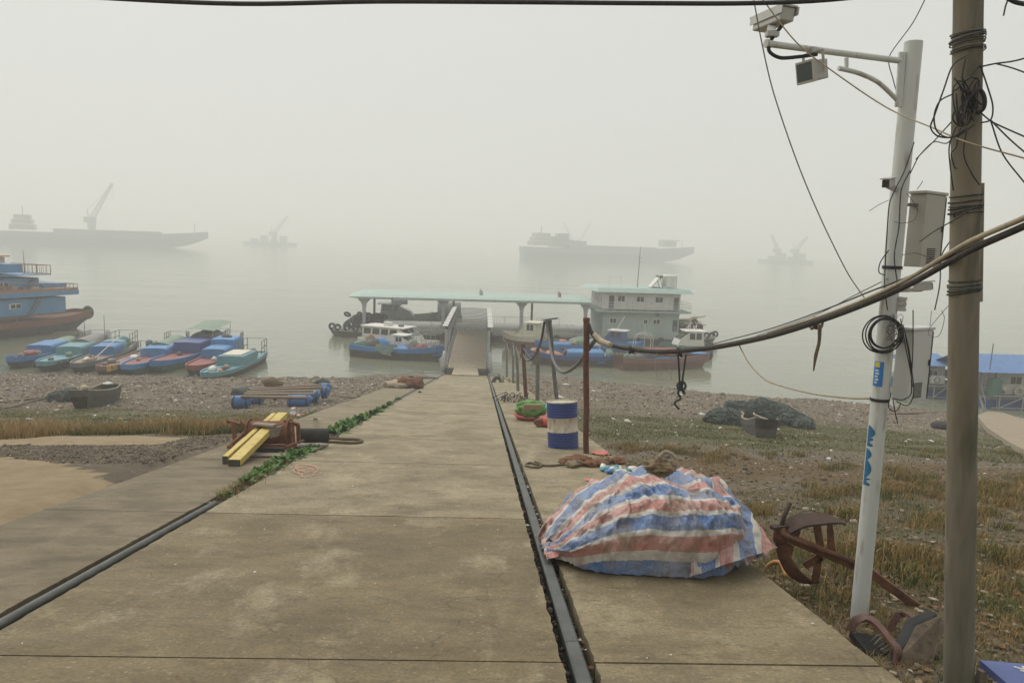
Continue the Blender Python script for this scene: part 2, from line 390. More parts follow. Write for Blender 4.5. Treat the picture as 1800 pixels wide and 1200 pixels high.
# --- concrete slipway: lanes of slabs with two rail slots between them
def conc_mat():
    m = bpy.data.materials.new('slip_concrete'); m.use_nodes = True; t = m.node_tree; L = t.links.new; N = t.nodes.new
    b = t.nodes['Principled BSDF']; b.inputs['Roughness'].default_value = .78; b.inputs['Specular IOR Level'].default_value = .35
    g = N('ShaderNodeNewGeometry'); oi = N('ShaderNodeObjectInfo')
    def nz(s, st=(1, 1, 1), d=8, r=.62):
        mp = N('ShaderNodeMapping'); mp.inputs['Scale'].default_value = st; L(g.outputs['Position'], mp.inputs[0])
        n = N('ShaderNodeTexNoise'); n.inputs['Scale'].default_value = s; n.inputs['Detail'].default_value = d; n.inputs['Roughness'].default_value = r; L(mp.outputs[0], n.inputs['Vector']); return n.outputs['Fac']
    def mr(f, a, c, lo=0, hi=1):
        x = N('ShaderNodeMapRange'); x.inputs[1].default_value = a; x.inputs[2].default_value = c; x.inputs[3].default_value = lo; x.inputs[4].default_value = hi; L(f, x.inputs[0]); return x.outputs[0]
    def mix(f, a, c):
        x = N('ShaderNodeMix'); x.data_type = 'RGBA'; L(f, x.inputs[0])
        for k, q in ((6, a), (7, c)):
            if isinstance(q, tuple): x.inputs[k].default_value = (*q, 1)
            else: L(q, x.inputs[k])
        return x.outputs[2]
    big, mid, fine, strk = nz(.8, (1, 1, 1), 6), nz(2.6, (.6, 1.2, 1)), nz(45), nz(5, (.35, 1.6, 1))
    # object colour: r = how dirty the slab is
    sc_ = N('ShaderNodeSeparateColor'); L(oi.outputs['Color'], sc_.inputs[0])
    c = mix(sc_.outputs[0], (.43, .365, .24), (.25, .197, .108))
    c = mix(mr(mid, .42, .68, 0, .65), c, mix(sc_.outputs[0], (.28, .22, .115), (.135, .10, .043)))
    c = mix(mr(nz(1.3, (1, 1, 1), 9, .7), .50, .62, 0, .42), c, (.10, .078, .042))
    c = mix(mr(big, .47, .68, 0, .6), c, (.14, .108, .058))
    c = mix(mr(strk, .58, .70, 0, .5), c, (.10, .08, .05))
    c = mix(mr(nz(1.7, (1, .5, 1), 8), .54, .68, 0, .6), c, (.50, .425, .28))
    c = mix(mr(fine, .35, .7, 0, .55), c, (.06, .048, .028))
    c = mix(mr(nz(16, (.5, 1.5, 1), 5), .58, .70, 0, .55), c, (.07, .056, .034))
    c = mix(mr(nz(30, (1, 1, 1), 4), .60, .72, 0, .4), c, (.5, .44, .33))
    c = mix(sc_.outputs[1], c, mix(mr(mid, .35, .65, 0, 1), (.20, .16, .10), (.085, .066, .042)))
    gm = N('ShaderNodeMapping'); gm.inputs['Scale'].default_value = (1, 1, 1); L(g.outputs['Position'], gm.inputs[0])
    wn_ = N('ShaderNodeTexNoise'); wn_.inputs['Scale'].default_value = 1.6; wn_.inputs['Detail'].default_value = 5; L(gm.outputs[0], wn_.inputs['Vector'])
    av = N('ShaderNodeVectorMath'); av.operation = 'MULTIPLY_ADD'; av.inputs[1].default_value = (1.1, 1.1, 0); L(wn_.outputs['Color'], av.inputs[0]); L(gm.outputs[0], av.inputs[2])
    vc = N('ShaderNodeTexVoronoi'); vc.feature = 'DISTANCE_TO_EDGE'; vc.voronoi_dimensions = '2D'; vc.inputs['Scale'].default_value = .42; L(av.outputs[0], vc.inputs['Vector'])
    ck = N('ShaderNodeMath'); ck.operation = 'MULTIPLY'; L(mr(vc.outputs['Distance'], .0, .005, .5, 0), ck.inputs[0]); L(mr(nz(.7, (1, 1, 1), 3), .46, .56, 0, 1), ck.inputs[1])
    c = mix(ck.outputs[0], c, (.035, .028, .018))
    c = mix(mr(nz(7, (.8, 1.4, 1), 7, .72), .54, .66, 0, .5), c, (.085, .066, .036))
    sp = nz(70, (1, 1, 1), 2); c = mix(mr(sp, .76, .80, 0, .6), c, (.5, .46, .38))
    L(c, b.inputs['Base Color'])
    bp = N('ShaderNodeBump'); bp.inputs['Distance'].default_value = .006; L(fine, bp.inputs['Height'])
    bp2 = N('ShaderNodeBump'); bp2.inputs['Distance'].default_value = .02; L(mid, bp2.inputs['Height']); L(bp.outputs[0], bp2.inputs['Normal']); L(bp2.outputs[0], b.inputs['Normal'])
    MT['slip_concrete'] = m
conc_mat()
mat('dirt_black', (.012, .011, .009), (.05, .042, .03), 30, .95, .03)
mat('rail_steel', (.06, .064, .06), (.10, .105, .098), 5, .55, .002, .2, c3=(.13, .075, .04), p3=(.62, .8))
slip = struct(MB().grid(lambda u, v: (-4.36+6.62*u, -8+70*v, rampz(-8+70*v)-.16), 1, 1).build('slipway', 'dirt_black'))
lanes = ((-4.46, -2.995), (-2.835, .515), (.685, 2.36))
joints = [-8, .3, 4.06, 7.79, 11.6, 15.4, 19.2, 23, 26.8, 30.6, 34.4, 38.2, 42, 45.8, 49.6, 53.4, 57.2, 61.8]
def slab(x0, x1, y0, y1):
    g = .011; rg = random.Random(int(x0*100+y0*7)); b = MB()
    n = max(10, int((y1-y0)/.08)) if y0 < 20 and y0 > -1 else 8
    vs = []; 
    def jit(s): return rg.gauss(0, s*.55) if y0 < 20 else 0
    left = [(x0+g+jit(.007), y0+g+(y1-y0-2*g)*i/n) for i in range(n+1)]
    right = [(x1-g+jit(.007), y0+g+(y1-y0-2*g)*i/n) for i in range(n+1)]
    dz = rg.uniform(-.0015, .0015)
    for (xa, ya), (xb, yb) in zip(left, right):
        for xx, yy in ((xa, ya), (xb, yb)): vs.append((xx, yy, rampz(yy)+dz))
    for (xa, ya), (xb, yb) in zip(left, right):
        for xx, yy in ((xa, ya), (xb, yb)): vs.append((xx, yy, rampz(yy)-.45))
    k = 2*(n+1); fs = []
    for i in range(n):
        a = 2*i
        fs += [(a, a+1, a+3, a+2), (a+k, a+2+k, a+3+k, a+1+k), (a, a+2, a+2+k, a+k), (a+1, a+1+k, a+3+k, a+3)]
    fs += [(0, k, k+1, 1), (2*n, 2*n+1, 2*n+1+k, 2*n+k)]
    b.add(vs, fs); o = b.build('slab', 'slip_concrete', slip)
    return o
for li, (x0, x1) in enumerate(lanes):
    for a, b_ in zip(joints[:-1], joints[1:]):
        o = slab(x0, x1, a, b_)
        d = rnd.uniform(.05, .4)
        if li == 1: d = 1.0 if b_ < 8 else (.35 if b_ < 16 else rnd.uniform(.05, .25))
        if li == 2: d = .8 if b_ < 8 else (.3 if b_ < 16 else rnd.uniform(.1, .4))
        if li == 0: d = rnd.uniform(.75, 1) if b_ < 12 else (.6 if b_ < 20 else rnd.uniform(.2, .5))
        o.color = (d, (rnd.uniform(.55, .9) if b_ < 14 else .3) if li == 0 else 0, 0, 1)
# rails
def rail(x, y0, y1, w, h, top, round_=False):
    b = MB(); n = 24 if round_ else 6
    if round_:
        b.tube([(x, y0+(y1-y0)*i/n, rampz(y0+(y1-y0)*i/n)-w/2+top) for i in range(n+1)], w/2, 14)
        return b
    prof = [(-w/2, top-.012), (-w/2+.012, top), (w/2-.012, top), (w/2, top-.012), (w/2, top-.04), (.02, top-.06), (.02, top-h), (-.02, top-h), (-.02, top-.06), (-w/2, top-.04)]
    k = len(prof); vs = [(x+a, yy, rampz(yy)+c) for yy in (y0, y1) for a, c in prof]
    b.add(vs, [(i, (i+1) % k, k+(i+1) % k, k+i) for i in range(k)]+[tuple(range(k-1, -1, -1)), tuple(range(k, 2*k))])
    return b
for y0, y1 in ((-7, 4.35), (4.356, 13.4), (13.406, 28), (28.006, 60)):
    o = rail(.60, y0, y1, .086, .15, .012).build('slipway_rail', 'rail_steel')
    tag(o, {-7: 'flat grey steel rail section uphill of the tarpaulin, beyond the rail joint', 4.356: 'flat grey steel rail section running right beside the striped tarpaulin', 13.406: 'flat grey steel rail section between the blue drum and the dark net bundle', 28.006: 'flat steel rail section beside the wooden cradle, ending at the gangway'}[y0], 'rail', 'steel rail sections along the open slot')
o = rail(-2.915, -7, 8.35, .07, .15, .012, True).build('slipway_pipe', 'rail_steel', smooth=True)
tag(o, 'round grey pipe lying in the slot across the slipway from the striped tarpaulin', 'pipe')
o = rail(-2.9, 26, 60, .08, .12, .0).build('slipway_rail', 'rail_steel')
tag(o, 'far dull rail past the weeds, running down to the gangway wheel', 'rail')
# ================================================================ floating wharf
mat('pale_green', (.36, .44, .40), (.30, .37, .33), 2.5, .6, c3=(.22, .25, .2), p3=(.6, .8))
mat('canopy_green', (.32, .43, .38), (.38, .48, .43), 1.5, .55, c3=(.24, .32, .28), p3=(.58, .8))
mat('wall_white', (.70, .69, .66), (.6, .59, .56), 1.2, .7, c3=(.36, .33, .28), p3=(.62, .85), stretch=(1, 1, .25))
mat('wall_green', (.37, .45, .41), (.31, .39, .36), 1.2, .7, c3=(.24, .27, .23), p3=(.6, .85), stretch=(1, 1, .25))
mat('paint_white', (.74, .74, .70), (.62, .61, .57), 2, .5)
mat('galv', (.34, .36, .36), (.44, .46, .46), 6, .5, metal=.3)
mat('steel_dark', (.10, .11, .115), (.16, .17, .17), 6, .6, metal=.2)
mat('hull_black', (.035, .035, .033), (.09, .07, .05), 3, .8, c3=(.13, .08, .05), p3=(.58, .75))
mat('rubber', (.018, .018, .018), (.04, .038, .035), 8, .85)
mat('glass_dark', (.02, .03, .03), rough=.12, spec=.6)
mat('deck_grey', (.27, .28, .26), (.36, .36, .33), 1.2, .8, c3=(.2, .16, .12), p3=(.6, .8))
mat('deck_tan', (.50, .42, .30), (.58, .50, .37), 1.6, .8, c3=(.36, .29, .2), p3=(.5, .75))
mat('roof_sheet', (.045, .048, .048), (.085, .09, .088), 3, .6, obrand=.25)
mat('rust', (.12, .045, .02), (.22, .09, .04), 9, .9, .004, c3=(.05, .025, .015))
mat('red_cloth', (.45, .06, .05), (.34, .05, .04), 4, .85)
mat('pink_cloth', (.55, .2, .18), (.45, .12, .11), 4, .85)

PO = Vector((5.0, 81.4, 0)); PRZ = math.atan2(2.8, 42.2)
pon = thing('floating_pontoon', 'long pale grey steel landing pontoon with black tyre fenders at the gangway end', 'pontoon', PO, PRZ)
def toP(v): return Matrix.Rotation(-PRZ, 4, 'Z') @ (Vector(v)-PO)
def pl(px, py, ylocal):            # pontoon-local point seen at a pixel on the plane local y = ylocal
    d = Matrix.Rotation(-PRZ, 4, 'Z') @ ray(px, py); c = toP(CAMP); t = (ylocal-c.y)/d.y; return c+d*t
plan = [(-21.2, 2.6), (-20.2, 1.2), (-16.6, 0), (18, 0), (21, 1.4), (21.9, 3), (21.9, 7), (18, 10), (-16.6, 10), (-21.2, 7)]
low = [(x*.955, y*.9+.4) for x, y in plan]
b = MB(); n = len(plan)
b.add([(x, y, -1) for x, y in low]+[(x, y, .62) for x, y in plan], [(i, (i+1) % n, n+(i+1) % n, n+i) for i in range(n)]+[tuple(range(n-1, -1, -1))])
b.build('hull', 'hull_black', pon)
MB().prism([(x*1.004, y+(.03 if y > 5 else -.03)) for x, y in plan], .62, .9).build('deck', 'deck_grey', pon)
MB().prism([(-20.6, 2.8), (-16.5, .25), (-13.6, .25), (-13.6, 6.5), (-20.6, 6.5)], .9, .98).build('bow_plate', 'pale_green', pon)
MB().prism([(16.6, .3), (18, .3), (21.4, 2.9), (21.4, 6.5), (16.6, 6.5)], .9, .97).build('bow_plate', 'pale_green', pon)
tyr = MB().torus((0, 0, 0), .34, .15, n=16, k=8)
tyre_me = tyr.build('tyre', 'rubber', pon, True).data
bpy.data.objects.remove([o for o in pon.children if o.name.startswith('tyre')][0])
def tyre(parent, loc, rot=(0, 0, 0), s=1, name='tyre'):
    o = bpy.data.objects.new(name, tyre_me); COL.objects.link(o); o.parent = parent; o.location = loc; o.rotation_euler = rot; o.scale = (s, s, s); return o
for i in range(15): tyre(pon, (-16+i*2.35+rnd.uniform(-.3, .3), -.16, .38+rnd.uniform(-.08, .08)), (R(90), 0, 0), rnd.uniform(.85, 1.1), 'fender_tyre')
for k, (x, y) in enumerate(((-20.9, 2.0), (-20.2, 1.2), (-19.2, .8), (-18.3, .5), (-17.3, .2), (19, .55), (20, 1.0), (20.8, 1.5), (21.6, 2.6))):
    tyre(pon, (x, y, 1.02), (R(90+rnd.uniform(-25, 25)), 0, R(rnd.uniform(-30, 30))), .8, 'fender_tyre')
pile = thing('tyre_pile', 'dark heap of old tyres and fenders on the pontoon bow beside the canopy end', 'tyres', pon.matrix_basis @ Vector((-17.7, 2.6, .98)), PRZ)
for i in range(40): tyre(pile, (rnd.uniform(-1.8, 2.4), rnd.uniform(-1.2, 1.6), .3+rnd.random()**1.5*1.0), (rnd.uniform(-.7, .7)+(R(90) if rnd.random() < .5 else 0), rnd.uniform(-.5, .5), rnd.uniform(0, 3)), rnd.uniform(.8, 1.15))
pile2 = thing('tyre_pile', 'brown heap of tyres and driftwood on the pontoon bow behind the two-storey house', 'tyres', pon.matrix_basis @ Vector((18.2, 3.0, .97)), PRZ)
for i in range(22): tyre(pile2, (rnd.uniform(-1.6, 1.5), rnd.uniform(-1.2, 1.6), .3+rnd.random()**1.3*1.1), (rnd.uniform(-.7, .7)+(R(90) if rnd.random() < .5 else 0), rnd.uniform(-.5, .5), rnd.uniform(0, 3)), rnd.uniform(.8, 1.1))
for i in range(7):
    a = rnd.uniform(-.5, .5); p = Vector((rnd.uniform(-1.5, .4), rnd.uniform(-.8, 1), 1.0+rnd.uniform(0, .5)))
    MB().tube([p, p+Vector((1.6, .3, .35+a)), p+Vector((2.6, .2, .3+a*1.6))], [.12, .1, .05], 7).build('driftwood_limb', 'deck_tan', pile2, True)
# railings
def railing(parent, pts, h=1.02, step=.26, bal=True, mname='paint_white', post=1.9, r=.022):
    rb = MB(); bb = MB()
    for p, q in zip(pts[:-1], pts[1:]):
        p, q = Vector(p), Vector(q); d = q-p; L_ = d.length; n_ = max(1, int(L_/step))
        for zz in (h, h*.12) if bal else (h, h*.66, h*.33): rb.tube([p+Vector((0, 0, zz)), q+Vector((0, 0, zz))], r, 6)
        m_ = max(1, int(L_/post))
        for i in range(m_+1): rb.tube([p+d*(i/m_), p+d*(i/m_)+Vector((0, 0, h))], r*1.2, 6)
        if bal:
            for i in range(n_): bb.bar(p+d*(i/n_)+Vector((0, 0, h*.12)), p+d*(i/n_)+Vector((0, 0, h)), .028)
    o = rb.build('railing', mname, parent)
    if bal: bb.build('balusters', mname, o)
    return o
railing(pon, [(-15.3, .5, .9), (-7.9, .5, .9)]); railing(pon, [(-4.0, 7.8, .9), (4.6, 7.8, .9)])
railing(pon, [(-3.9, .5, .9), (-3.9, 7.8, .9)]); railing(pon, [(3.0, .6, .9), (4.9, .6, .9)], step=.5)
for x, m_ in ((-14.9, 'bale_green'), (-8.6, 'bale_green'), (.9, 'bale_green')):
    if m_ not in MT: mat('bale_green', (.05, .13, .11), (.09, .19, .16), 4, .8)
    MB().blob((x, 1.5, 1.5), (.5, .5, .62), x, .2, 2).build('covered_bollard', m_, pon, True)

# canopy shelter
can = thing('canopy_shelter', 'long pale green flat canopy on flared white columns over the pontoon', 'canopy', PO, PRZ)
A_ = pl(612, 519, .3); xe = pl(1040, 536, .3).x; x0 = A_.x
zc = 4.18
b = MB(); nseg = 1
prof = [(.3, zc), (.3, zc+.22), (1.0, zc+.46), (6.0, zc+.62), (7.8, zc+.4), (7.8, zc+.1)]
k = len(prof); vs = []
for xx, ins in ((x0, 0), (x0+1.3, 1), (xe, 1)):
    for (yy, zz) in prof: vs.append((xx, yy if ins else 1.4+(yy-.3)*.72, zz if ins else zc+.02+(zz-zc)*.35))
fs = []
for s_ in range(2):
    for i in range(k): fs.append((s_*k+i, s_*k+(i+1) % k, (s_+1)*k+(i+1) % k, (s_+1)*k+i))
fs += [tuple(range(k-1, -1, -1)), tuple(range(2*k, 3*k))]
b.add(vs, fs).build('roof', 'canopy_green', can)
MB().box(((x0+xe)/2+.7, .27, zc+.1), (xe-x0-1.6, .05, .24)).build('fascia', 'pale_green', can)
for fx in (690, 830, 870, 930): MB().box((pl(fx, 520, .3).x, .235, zc+.11), (.06, .03, .27)).build('fascia_seam', 'steel_dark', can)
railing(can, [(x0+1.6, 6.2, zc+.6), (xe-.5, 6.2, zc+.6)], h=.8, bal=False, post=2.2, r=.014)
for cx, tint in ((640, 0), (779, 0), (917, 0), (1030, 0)):
    x = pl(cx, 545, 1.2).x; c = MB(); y = 1.3
    hw = [(0, .42), (.55, .40), (.62, .2), (2.3, .22), (2.75, .34), (3.22, .85)]
    ring = []
    for zz, h_ in hw:
        ring.append([(x-h_*.8, y-.2, .9+zz), (x+h_*.8, y-.2, .9+zz), (x+h_*.8, y+.2, .9+zz), (x-h_*.8, y+.2, .9+zz)])
    vs = [p for r_ in ring for p in r_]; fs = []
    for i in range(len(ring)-1):
        for j in range(4): fs.append((i*4+j, i*4+(j+1) % 4, (i+1)*4+(j+1) % 4, (i+1)*4+j))
    fs += [(3, 2, 1, 0), tuple(len(vs)-4+j for j in range(4))]
    c.add(vs, fs).build('column', 'galv', can)
    xb = pl(cx+18, 545, 6.8).x
    MB().tube([(xb, 6.8, .9), (xb, 6.8, zc+.3)], .13, 10).build('rear_post', 'steel_dark', can)
for fx in (843, 981):
    x = pl(fx, 522, 3).x; fl = MB(); fl.bar((x, 3, zc+.5), (x, 3, zc+1.15), .04).build('flag_stick', 'galv', can)
    MB().grid(lambda u, v: (x+.32*u+.05*math.sin(v*5), 3+.08*math.sin(u*6+v*4), zc+1.2-.85*v-.3*u), 4, 6).build('faded_pennant', 'pink_cloth' if fx > 900 else 'galv', can)

# two-storey house
hx0 = pl(1060, 560, .9).x; hx1 = pl(1194, 560, .9).x; hy0, hy1 = .9, 7.6; hz0, hz1, hz2 = .9, 3.5, 5.55
hou = thing('pontoon_house', 'two-storey pontoon house, white upper floor over pale green lower floor', 'house', PO, PRZ)
cx, cy_ = (hx0+hx1)/2, (hy0+hy1)/2; W = hx1-hx0; D_ = hy1-hy0
MB().box((cx, cy_, (hz0+hz1)/2), (W, D_, hz1-hz0)).build('lower_wall', 'wall_green', hou)
MB().box((cx, cy_, (hz1+hz2)/2+.09), (W, D_, hz2-hz1-.18)).build('upper_wall', 'wall_white', hou)
MB().prism([(hx0-.9, hy0-.65), (hx1+.1, hy0-.65), (hx1+1.25, hy0-.2), (hx1+1.25, hy1+.2), (hx0-.9, hy1+.3)], hz1-.1, hz1+.08).build('balcony_floor', 'pale_green', hou)
rf = MB(); o_ = 1.05
top = [(hx0-.7, hy0-.2, hz2+.46), (hx1+.9, hy0-.2, hz2+.46), (hx1+.9, hy1+.3, hz2+.46), (hx0-.7, hy1+.3, hz2+.46)]
bot = [(hx0-.95, hy0-.85, hz2+.02), (hx1+1.3, hy0-.85, hz2+.02), (hx1+1.3, hy1+.5, hz2+.02), (hx0-1.4, hy1+.5, hz2+.02)]
rf.add(bot+top, [(3, 2, 1, 0), (4, 5, 6, 7), (0, 1, 5, 4), (1, 2, 6, 5), (2, 3, 7, 6), (3, 0, 4, 7)])
roof = rf.build('roof', 'canopy_green', hou)
def opening(px0, py0, px1, py1, kind, yl=hy0, split=1):
    a = pl(px0, py0, yl); c = pl(px1, py1, yl); w_, h_ = c.x-a.x, a.z-c.z
    x, z = (a.x+c.x)/2, (a.z+c.z)/2; fr = MB(); t_ = .06
    if kind == 'window':
        for sx in (-1, 1): fr.box((x+sx*(w_/2), yl-.03, z), (t_, .09, h_+t_))
        for sz in (-1, 1): fr.box((x, yl-.03, z+sz*h_/2), (w_-t_, .09, t_))
        for q in range(1, split+1): fr.box((x-w_/2+w_*q/(split+1), yl-.03, z), (t_*.7, .07, h_-t_))
        f_ = fr.build('window', 'paint_white', hou); MB().box((x, yl-.012, z), (w_-.02, .02, h_-.02)).build('pane', 'glass_dark', f_)
    elif kind == 'door':
        f_ = MB().box((x, yl-.02, z), (w_, .06, h_)).build('door', 'steel_dark', hou)
        MB().box((x, yl-.06, z+h_*.2), (w_*.7, .025, h_*.45)).build('pane', 'glass_dark', f_)
    else:
        f_ = MB().box((x, yl-.02, z), (w_, .05, h_)).build('door', 'wall_white' if kind == 'wdoor' else 'wall_green', hou)
        MB().box((x+w_*.38, yl-.06, z), (.05, .06, .14)).build('handle', 'steel_dark', f_)
for a in ((1086, 519, 1098, 530), (1119, 521, 1132, 531), (1152, 522, 1165, 532)): opening(*a, 'window')
for a in ((1071, 519, 1079, 542), (1185, 523, 1192, 545)): opening(*a, 'door')
for a in ((1104, 521, 1112, 543), (1138, 522, 1146, 544), (1169, 523, 1177, 545)): opening(*a, 'wdoor')
for a in ((1072, 559, 1083, 568), (1148, 561, 1160, 570)): opening(*a, 'window')
opening(1131, 561, 1138, 570, 'window', split=0); opening(1183, 562, 1190, 583, 'door')
for a in ((1098, 561, 1110, 584), (1120, 562, 1129, 585)): opening(*a, 'gdoor')
MB().box((pl(1156, 556, .8).x, .78, 3.18), (.34, .16, .26)).build('lamp_box', 'steel_dark', hou)
for yy in (2.1, 3.6, 5.1):
    f_ = MB().box((hx0-.02, yy, 4.75), (.06, .7, 1.1)).build('window', 'paint_white', hou); MB().box((hx0-.055, yy, 4.75), (.02, .55, .95)).build('pane', 'glass_dark', f_)
railing(hou, [(hx0-.85, hy1, hz1+.08), (hx0-.85, hy0-.6, hz1+.08), (hx1+.1, hy0-.6, hz1+.08), (hx1+1.2, hy0-.15, hz1+.08), (hx1+1.2, hy1, hz1+.08)], h=.95, bal=False, post=1.6, r=.018)
zr = hz2+.46
mx_ = pl(1122, 470, 3.0).x
ms = MB().tube([(mx_, 3, zr), (mx_+.08, 3, zr+2.2), (mx_+.12, 3, zr+4.5)], [.05, .04, .02], 6).build('mast', 'steel_dark', roof)
MB().bar((mx_-.1, 3, zr+3.3), (mx_+.4, 3, zr+3.3), .03).build('aerial', 'steel_dark', hou).parent = roof
b = MB(); ax = pl(1072, 490, 4).x; bx_ = pl(1092, 490, 4).x
for q in (ax, bx_): b.bar((q, 4, zr), (q, 4, zr+1.35), .035)
b.bar((ax, 4, zr+1.05), (bx_, 4, zr+1.05), .03); b.build('antenna_frame', 'galv', roof)
tx = pl(1178, 498, 3).x
tk = MB().lathe([(.75, 0), (.82, .05), (.82, 1.25), (.7, 1.38), (.1, 1.42)], 18, Matrix.Translation((tx, 3.2, zr+.12))).build('water_tank', 'paint_white', roof, True, angle=40)
sx_ = pl(1158, 497, 3).x
b = MB(); b.add([(sx_-1.0, 2.4, zr+.1), (sx_-1.0, 3.9, zr+.1), (sx_-.05, 3.9, zr+1.25), (sx_-.05, 2.4, zr+1.25)], [(0, 1, 2, 3)])
b.add([(sx_-.95, 2.4, zr+.04), (sx_-.95, 3.9, zr+.04), (sx_, 3.9, zr+1.19), (sx_, 2.4, zr+1.19)], [(3, 2, 1, 0)]); b.build('solar_panel', 'paint_white', roof)
b = MB()
for yy in (2.5, 3.8): b.bar((sx_+.35, yy, zr), (sx_-.05, yy, zr+1.2), .06); b.bar((sx_-.9, yy, zr+.05), (sx_+.35, yy, zr+.05), .06)
b.tube([(sx_+.05, 2.3, zr+1.25), (sx_+.05, 4.0, zr+1.25)], .18, 10); b.build('panel_frame', 'steel_dark', roof)

# ================================================================ gangway
GX = -1.12
gw = thing('gangway', 'covered steel gangway with tan deck leading from the slipway to the pontoon', 'gangway', (GX, 60, 0))
def gz(y): return .62+.018*y
b = MB()
NP = 14
for i in range(NP):                                  # deck plates
    y0, y1 = i*21.2/NP, (i+1)*21.2/NP-.02
    MB().add([(-1.52, y0, gz(y0)), (1.52, y0, gz(y0)), (1.52, y1, gz(y1)), (-1.52, y1, gz(y1)), (-1.52, y0, gz(y0)-.1), (1.52, y0, gz(y0)-.1), (1.52, y1, gz(y1)-.1), (-1.52, y1, gz(y1)-.1)],
             [(0, 1, 2, 3), (7, 6, 5, 4), (0, 4, 5, 1), (1, 5, 6, 2), (2, 6, 7, 3), (3, 7, 4, 0)]).build('deck_plate', 'deck_tan', gw)
b = MB().add([(-.98, .05, gz(0)-.02), (.82, .05, gz(0)-.02), (.98, -1.75, rampz(58.2)+.04), (-1.12, -1.75, rampz(58.2)+.04)], [(3, 2, 1, 0)])
b.add([(-.98, .05, gz(0)-.08), (.82, .05, gz(0)-.08), (.98, -1.75, rampz(58.2)-.0), (-1.12, -1.75, rampz(58.2)-.0)], [(0, 1, 2, 3)]); b.build('landing_flap', 'deck_tan', gw)
MB().box((0, .14, gz(0)-.24), (3.3, .2, .26)).build('end_beam', 'steel_dark', gw)
rt = lambda y: 3.66-.012*y
for s_ in (-1, 1):
    xs = s_*1.68
    b = MB(); b.bar((xs, 0, gz(0)-.2), (xs, 21.2, gz(21.2)-.2), .16, .3); b.bar((xs, 0, rt(0)-.12), (xs, 21.2, rt(21.2)-.12), .14, .16); b.build('side_chord', 'galv', gw)
    for i in range(15):
        y = i*21.2/14
        MB().bar((xs, y, gz(y)-.15), (xs, y, rt(y)-.1), .1 if i else .2, .1 if i else .2).build('upright', 'galv', gw)
    b = MB()
    for zz in (.5, 1.0): b.tube([(s_*1.55, .2, gz(0)+zz), (s_*1.55, 21, gz(21)+zz)], .03, 6)
    b.build('handrail', 'galv', gw)
    b = MB()
    for i in range(70): y = .3+i*.3; b.bar((s_*1.62, y, gz(y)), (s_*1.62, y, gz(y)+1.6), .022)
    b.build('side_bars', 'steel_dark', gw)
    MB().bar((s_*1.6, .15, gz(0)+.1), (s_*1.6, 7.0, rt(7)-.4), .06).build('brace', 'galv', gw)
    # curved foot guard at the entrance
    b = MB().tube([(s_*1.75, -.1, gz(0)+1.3), (s_*1.8, -.2, gz(0)+.8), (s_*1.86, -.3, gz(0)+.2), (s_*1.8, -.35, gz(0)-.35)], [.12, .16, .2, .16], 8); b.build('foot_guard', 'galv', gw, True)
    t_ = tyre(gw, (s_*1.62, -.35, .34), (0, R(90), 0), .62, 'wheel')
for i in range(NP):                                  # roof sheets, each lapped over the next
    y0, y1 = i*21.2/NP, (i+1.06)*21.2/NP
    b = MB(); nW = 26
    for k in range(nW+1):
        x = -1.82+3.64*k/nW; zz = .03*(k % 2)+.1*(1-(x/1.82)**2)
        b.v += [(x, y0, rt(y0)+.09+zz), (x, y1, rt(y1)-.02+zz), (x, y0, rt(y0)+.05+zz), (x, y1, rt(y1)-.06+zz)]
    for k in range(nW):
        a = 4*k; b.f += [(a, a+4, a+5, a+1), (a+2, a+3, a+7, a+6), (a, a+2, a+6, a+4)]
    sh = b.build('roof_sheet', 'roof_sheet', gw)
    for s_ in (-1, 1): MB().box((s_*1.78, (y0+y1)/2-.1, rt(y0)+.19), (.42, .85, .04)).build('edge_flashing', 'paint_white', sh)
b = MB()
for i in range(16): b.box((-1.4+i*.187, 19.6, gz(19.6)+.75), (.09, .05, 1.5))
b.build('gate', 'wall_white', gw)
# ================================================================ boats
for n_, c1, c2 in (('boat_blue', (.03, .15, .42), (.05, .2, .46)), ('boat_sky', (.035, .19, .46), (.06, .23, .48)), ('boat_navy', (.025, .06, .22), (.04, .08, .26)), ('boat_teal', (.09, .25, .30), (.14, .3, .34)),
                 ('boat_red', (.27, .03, .022), (.2, .035, .028)), ('boat_brown', (.16, .075, .055), (.22, .1, .075)), ('boat_green', (.05, .14, .11), (.08, .18, .15)), ('boat_cream', (.60, .55, .42), (.68, .63, .50)),
                 ('boat_white', (.72, .71, .66), (.64, .62, .57)), ('tarp_green', (.10, .17, .11), (.16, .24, .17)), ('tarp_grey', (.13, .13, .12), (.2, .19, .175)), ('tarp_dark', (.05, .06, .055), (.09, .09, .08)), ('boat_grey', (.10, .115, .12), (.16, .175, .175)), ('boat_wood', (.2, .13, .08), (.28, .2, .13)), ('boat_yellow', (.62, .36, .05), (.7, .42, .08)), ('boat_orange', (.45, .16, .07), (.5, .22, .1))):
    mat(n_, c1, c2, 2.2, .55, c3=tuple(.45*v+.04 for v in c1), p3=(.56, .78), stretch=(1, 1, .6), obrand=.06)
mat('net_gear', (.05, .07, .055), (.12, .14, .11), 6, .95)
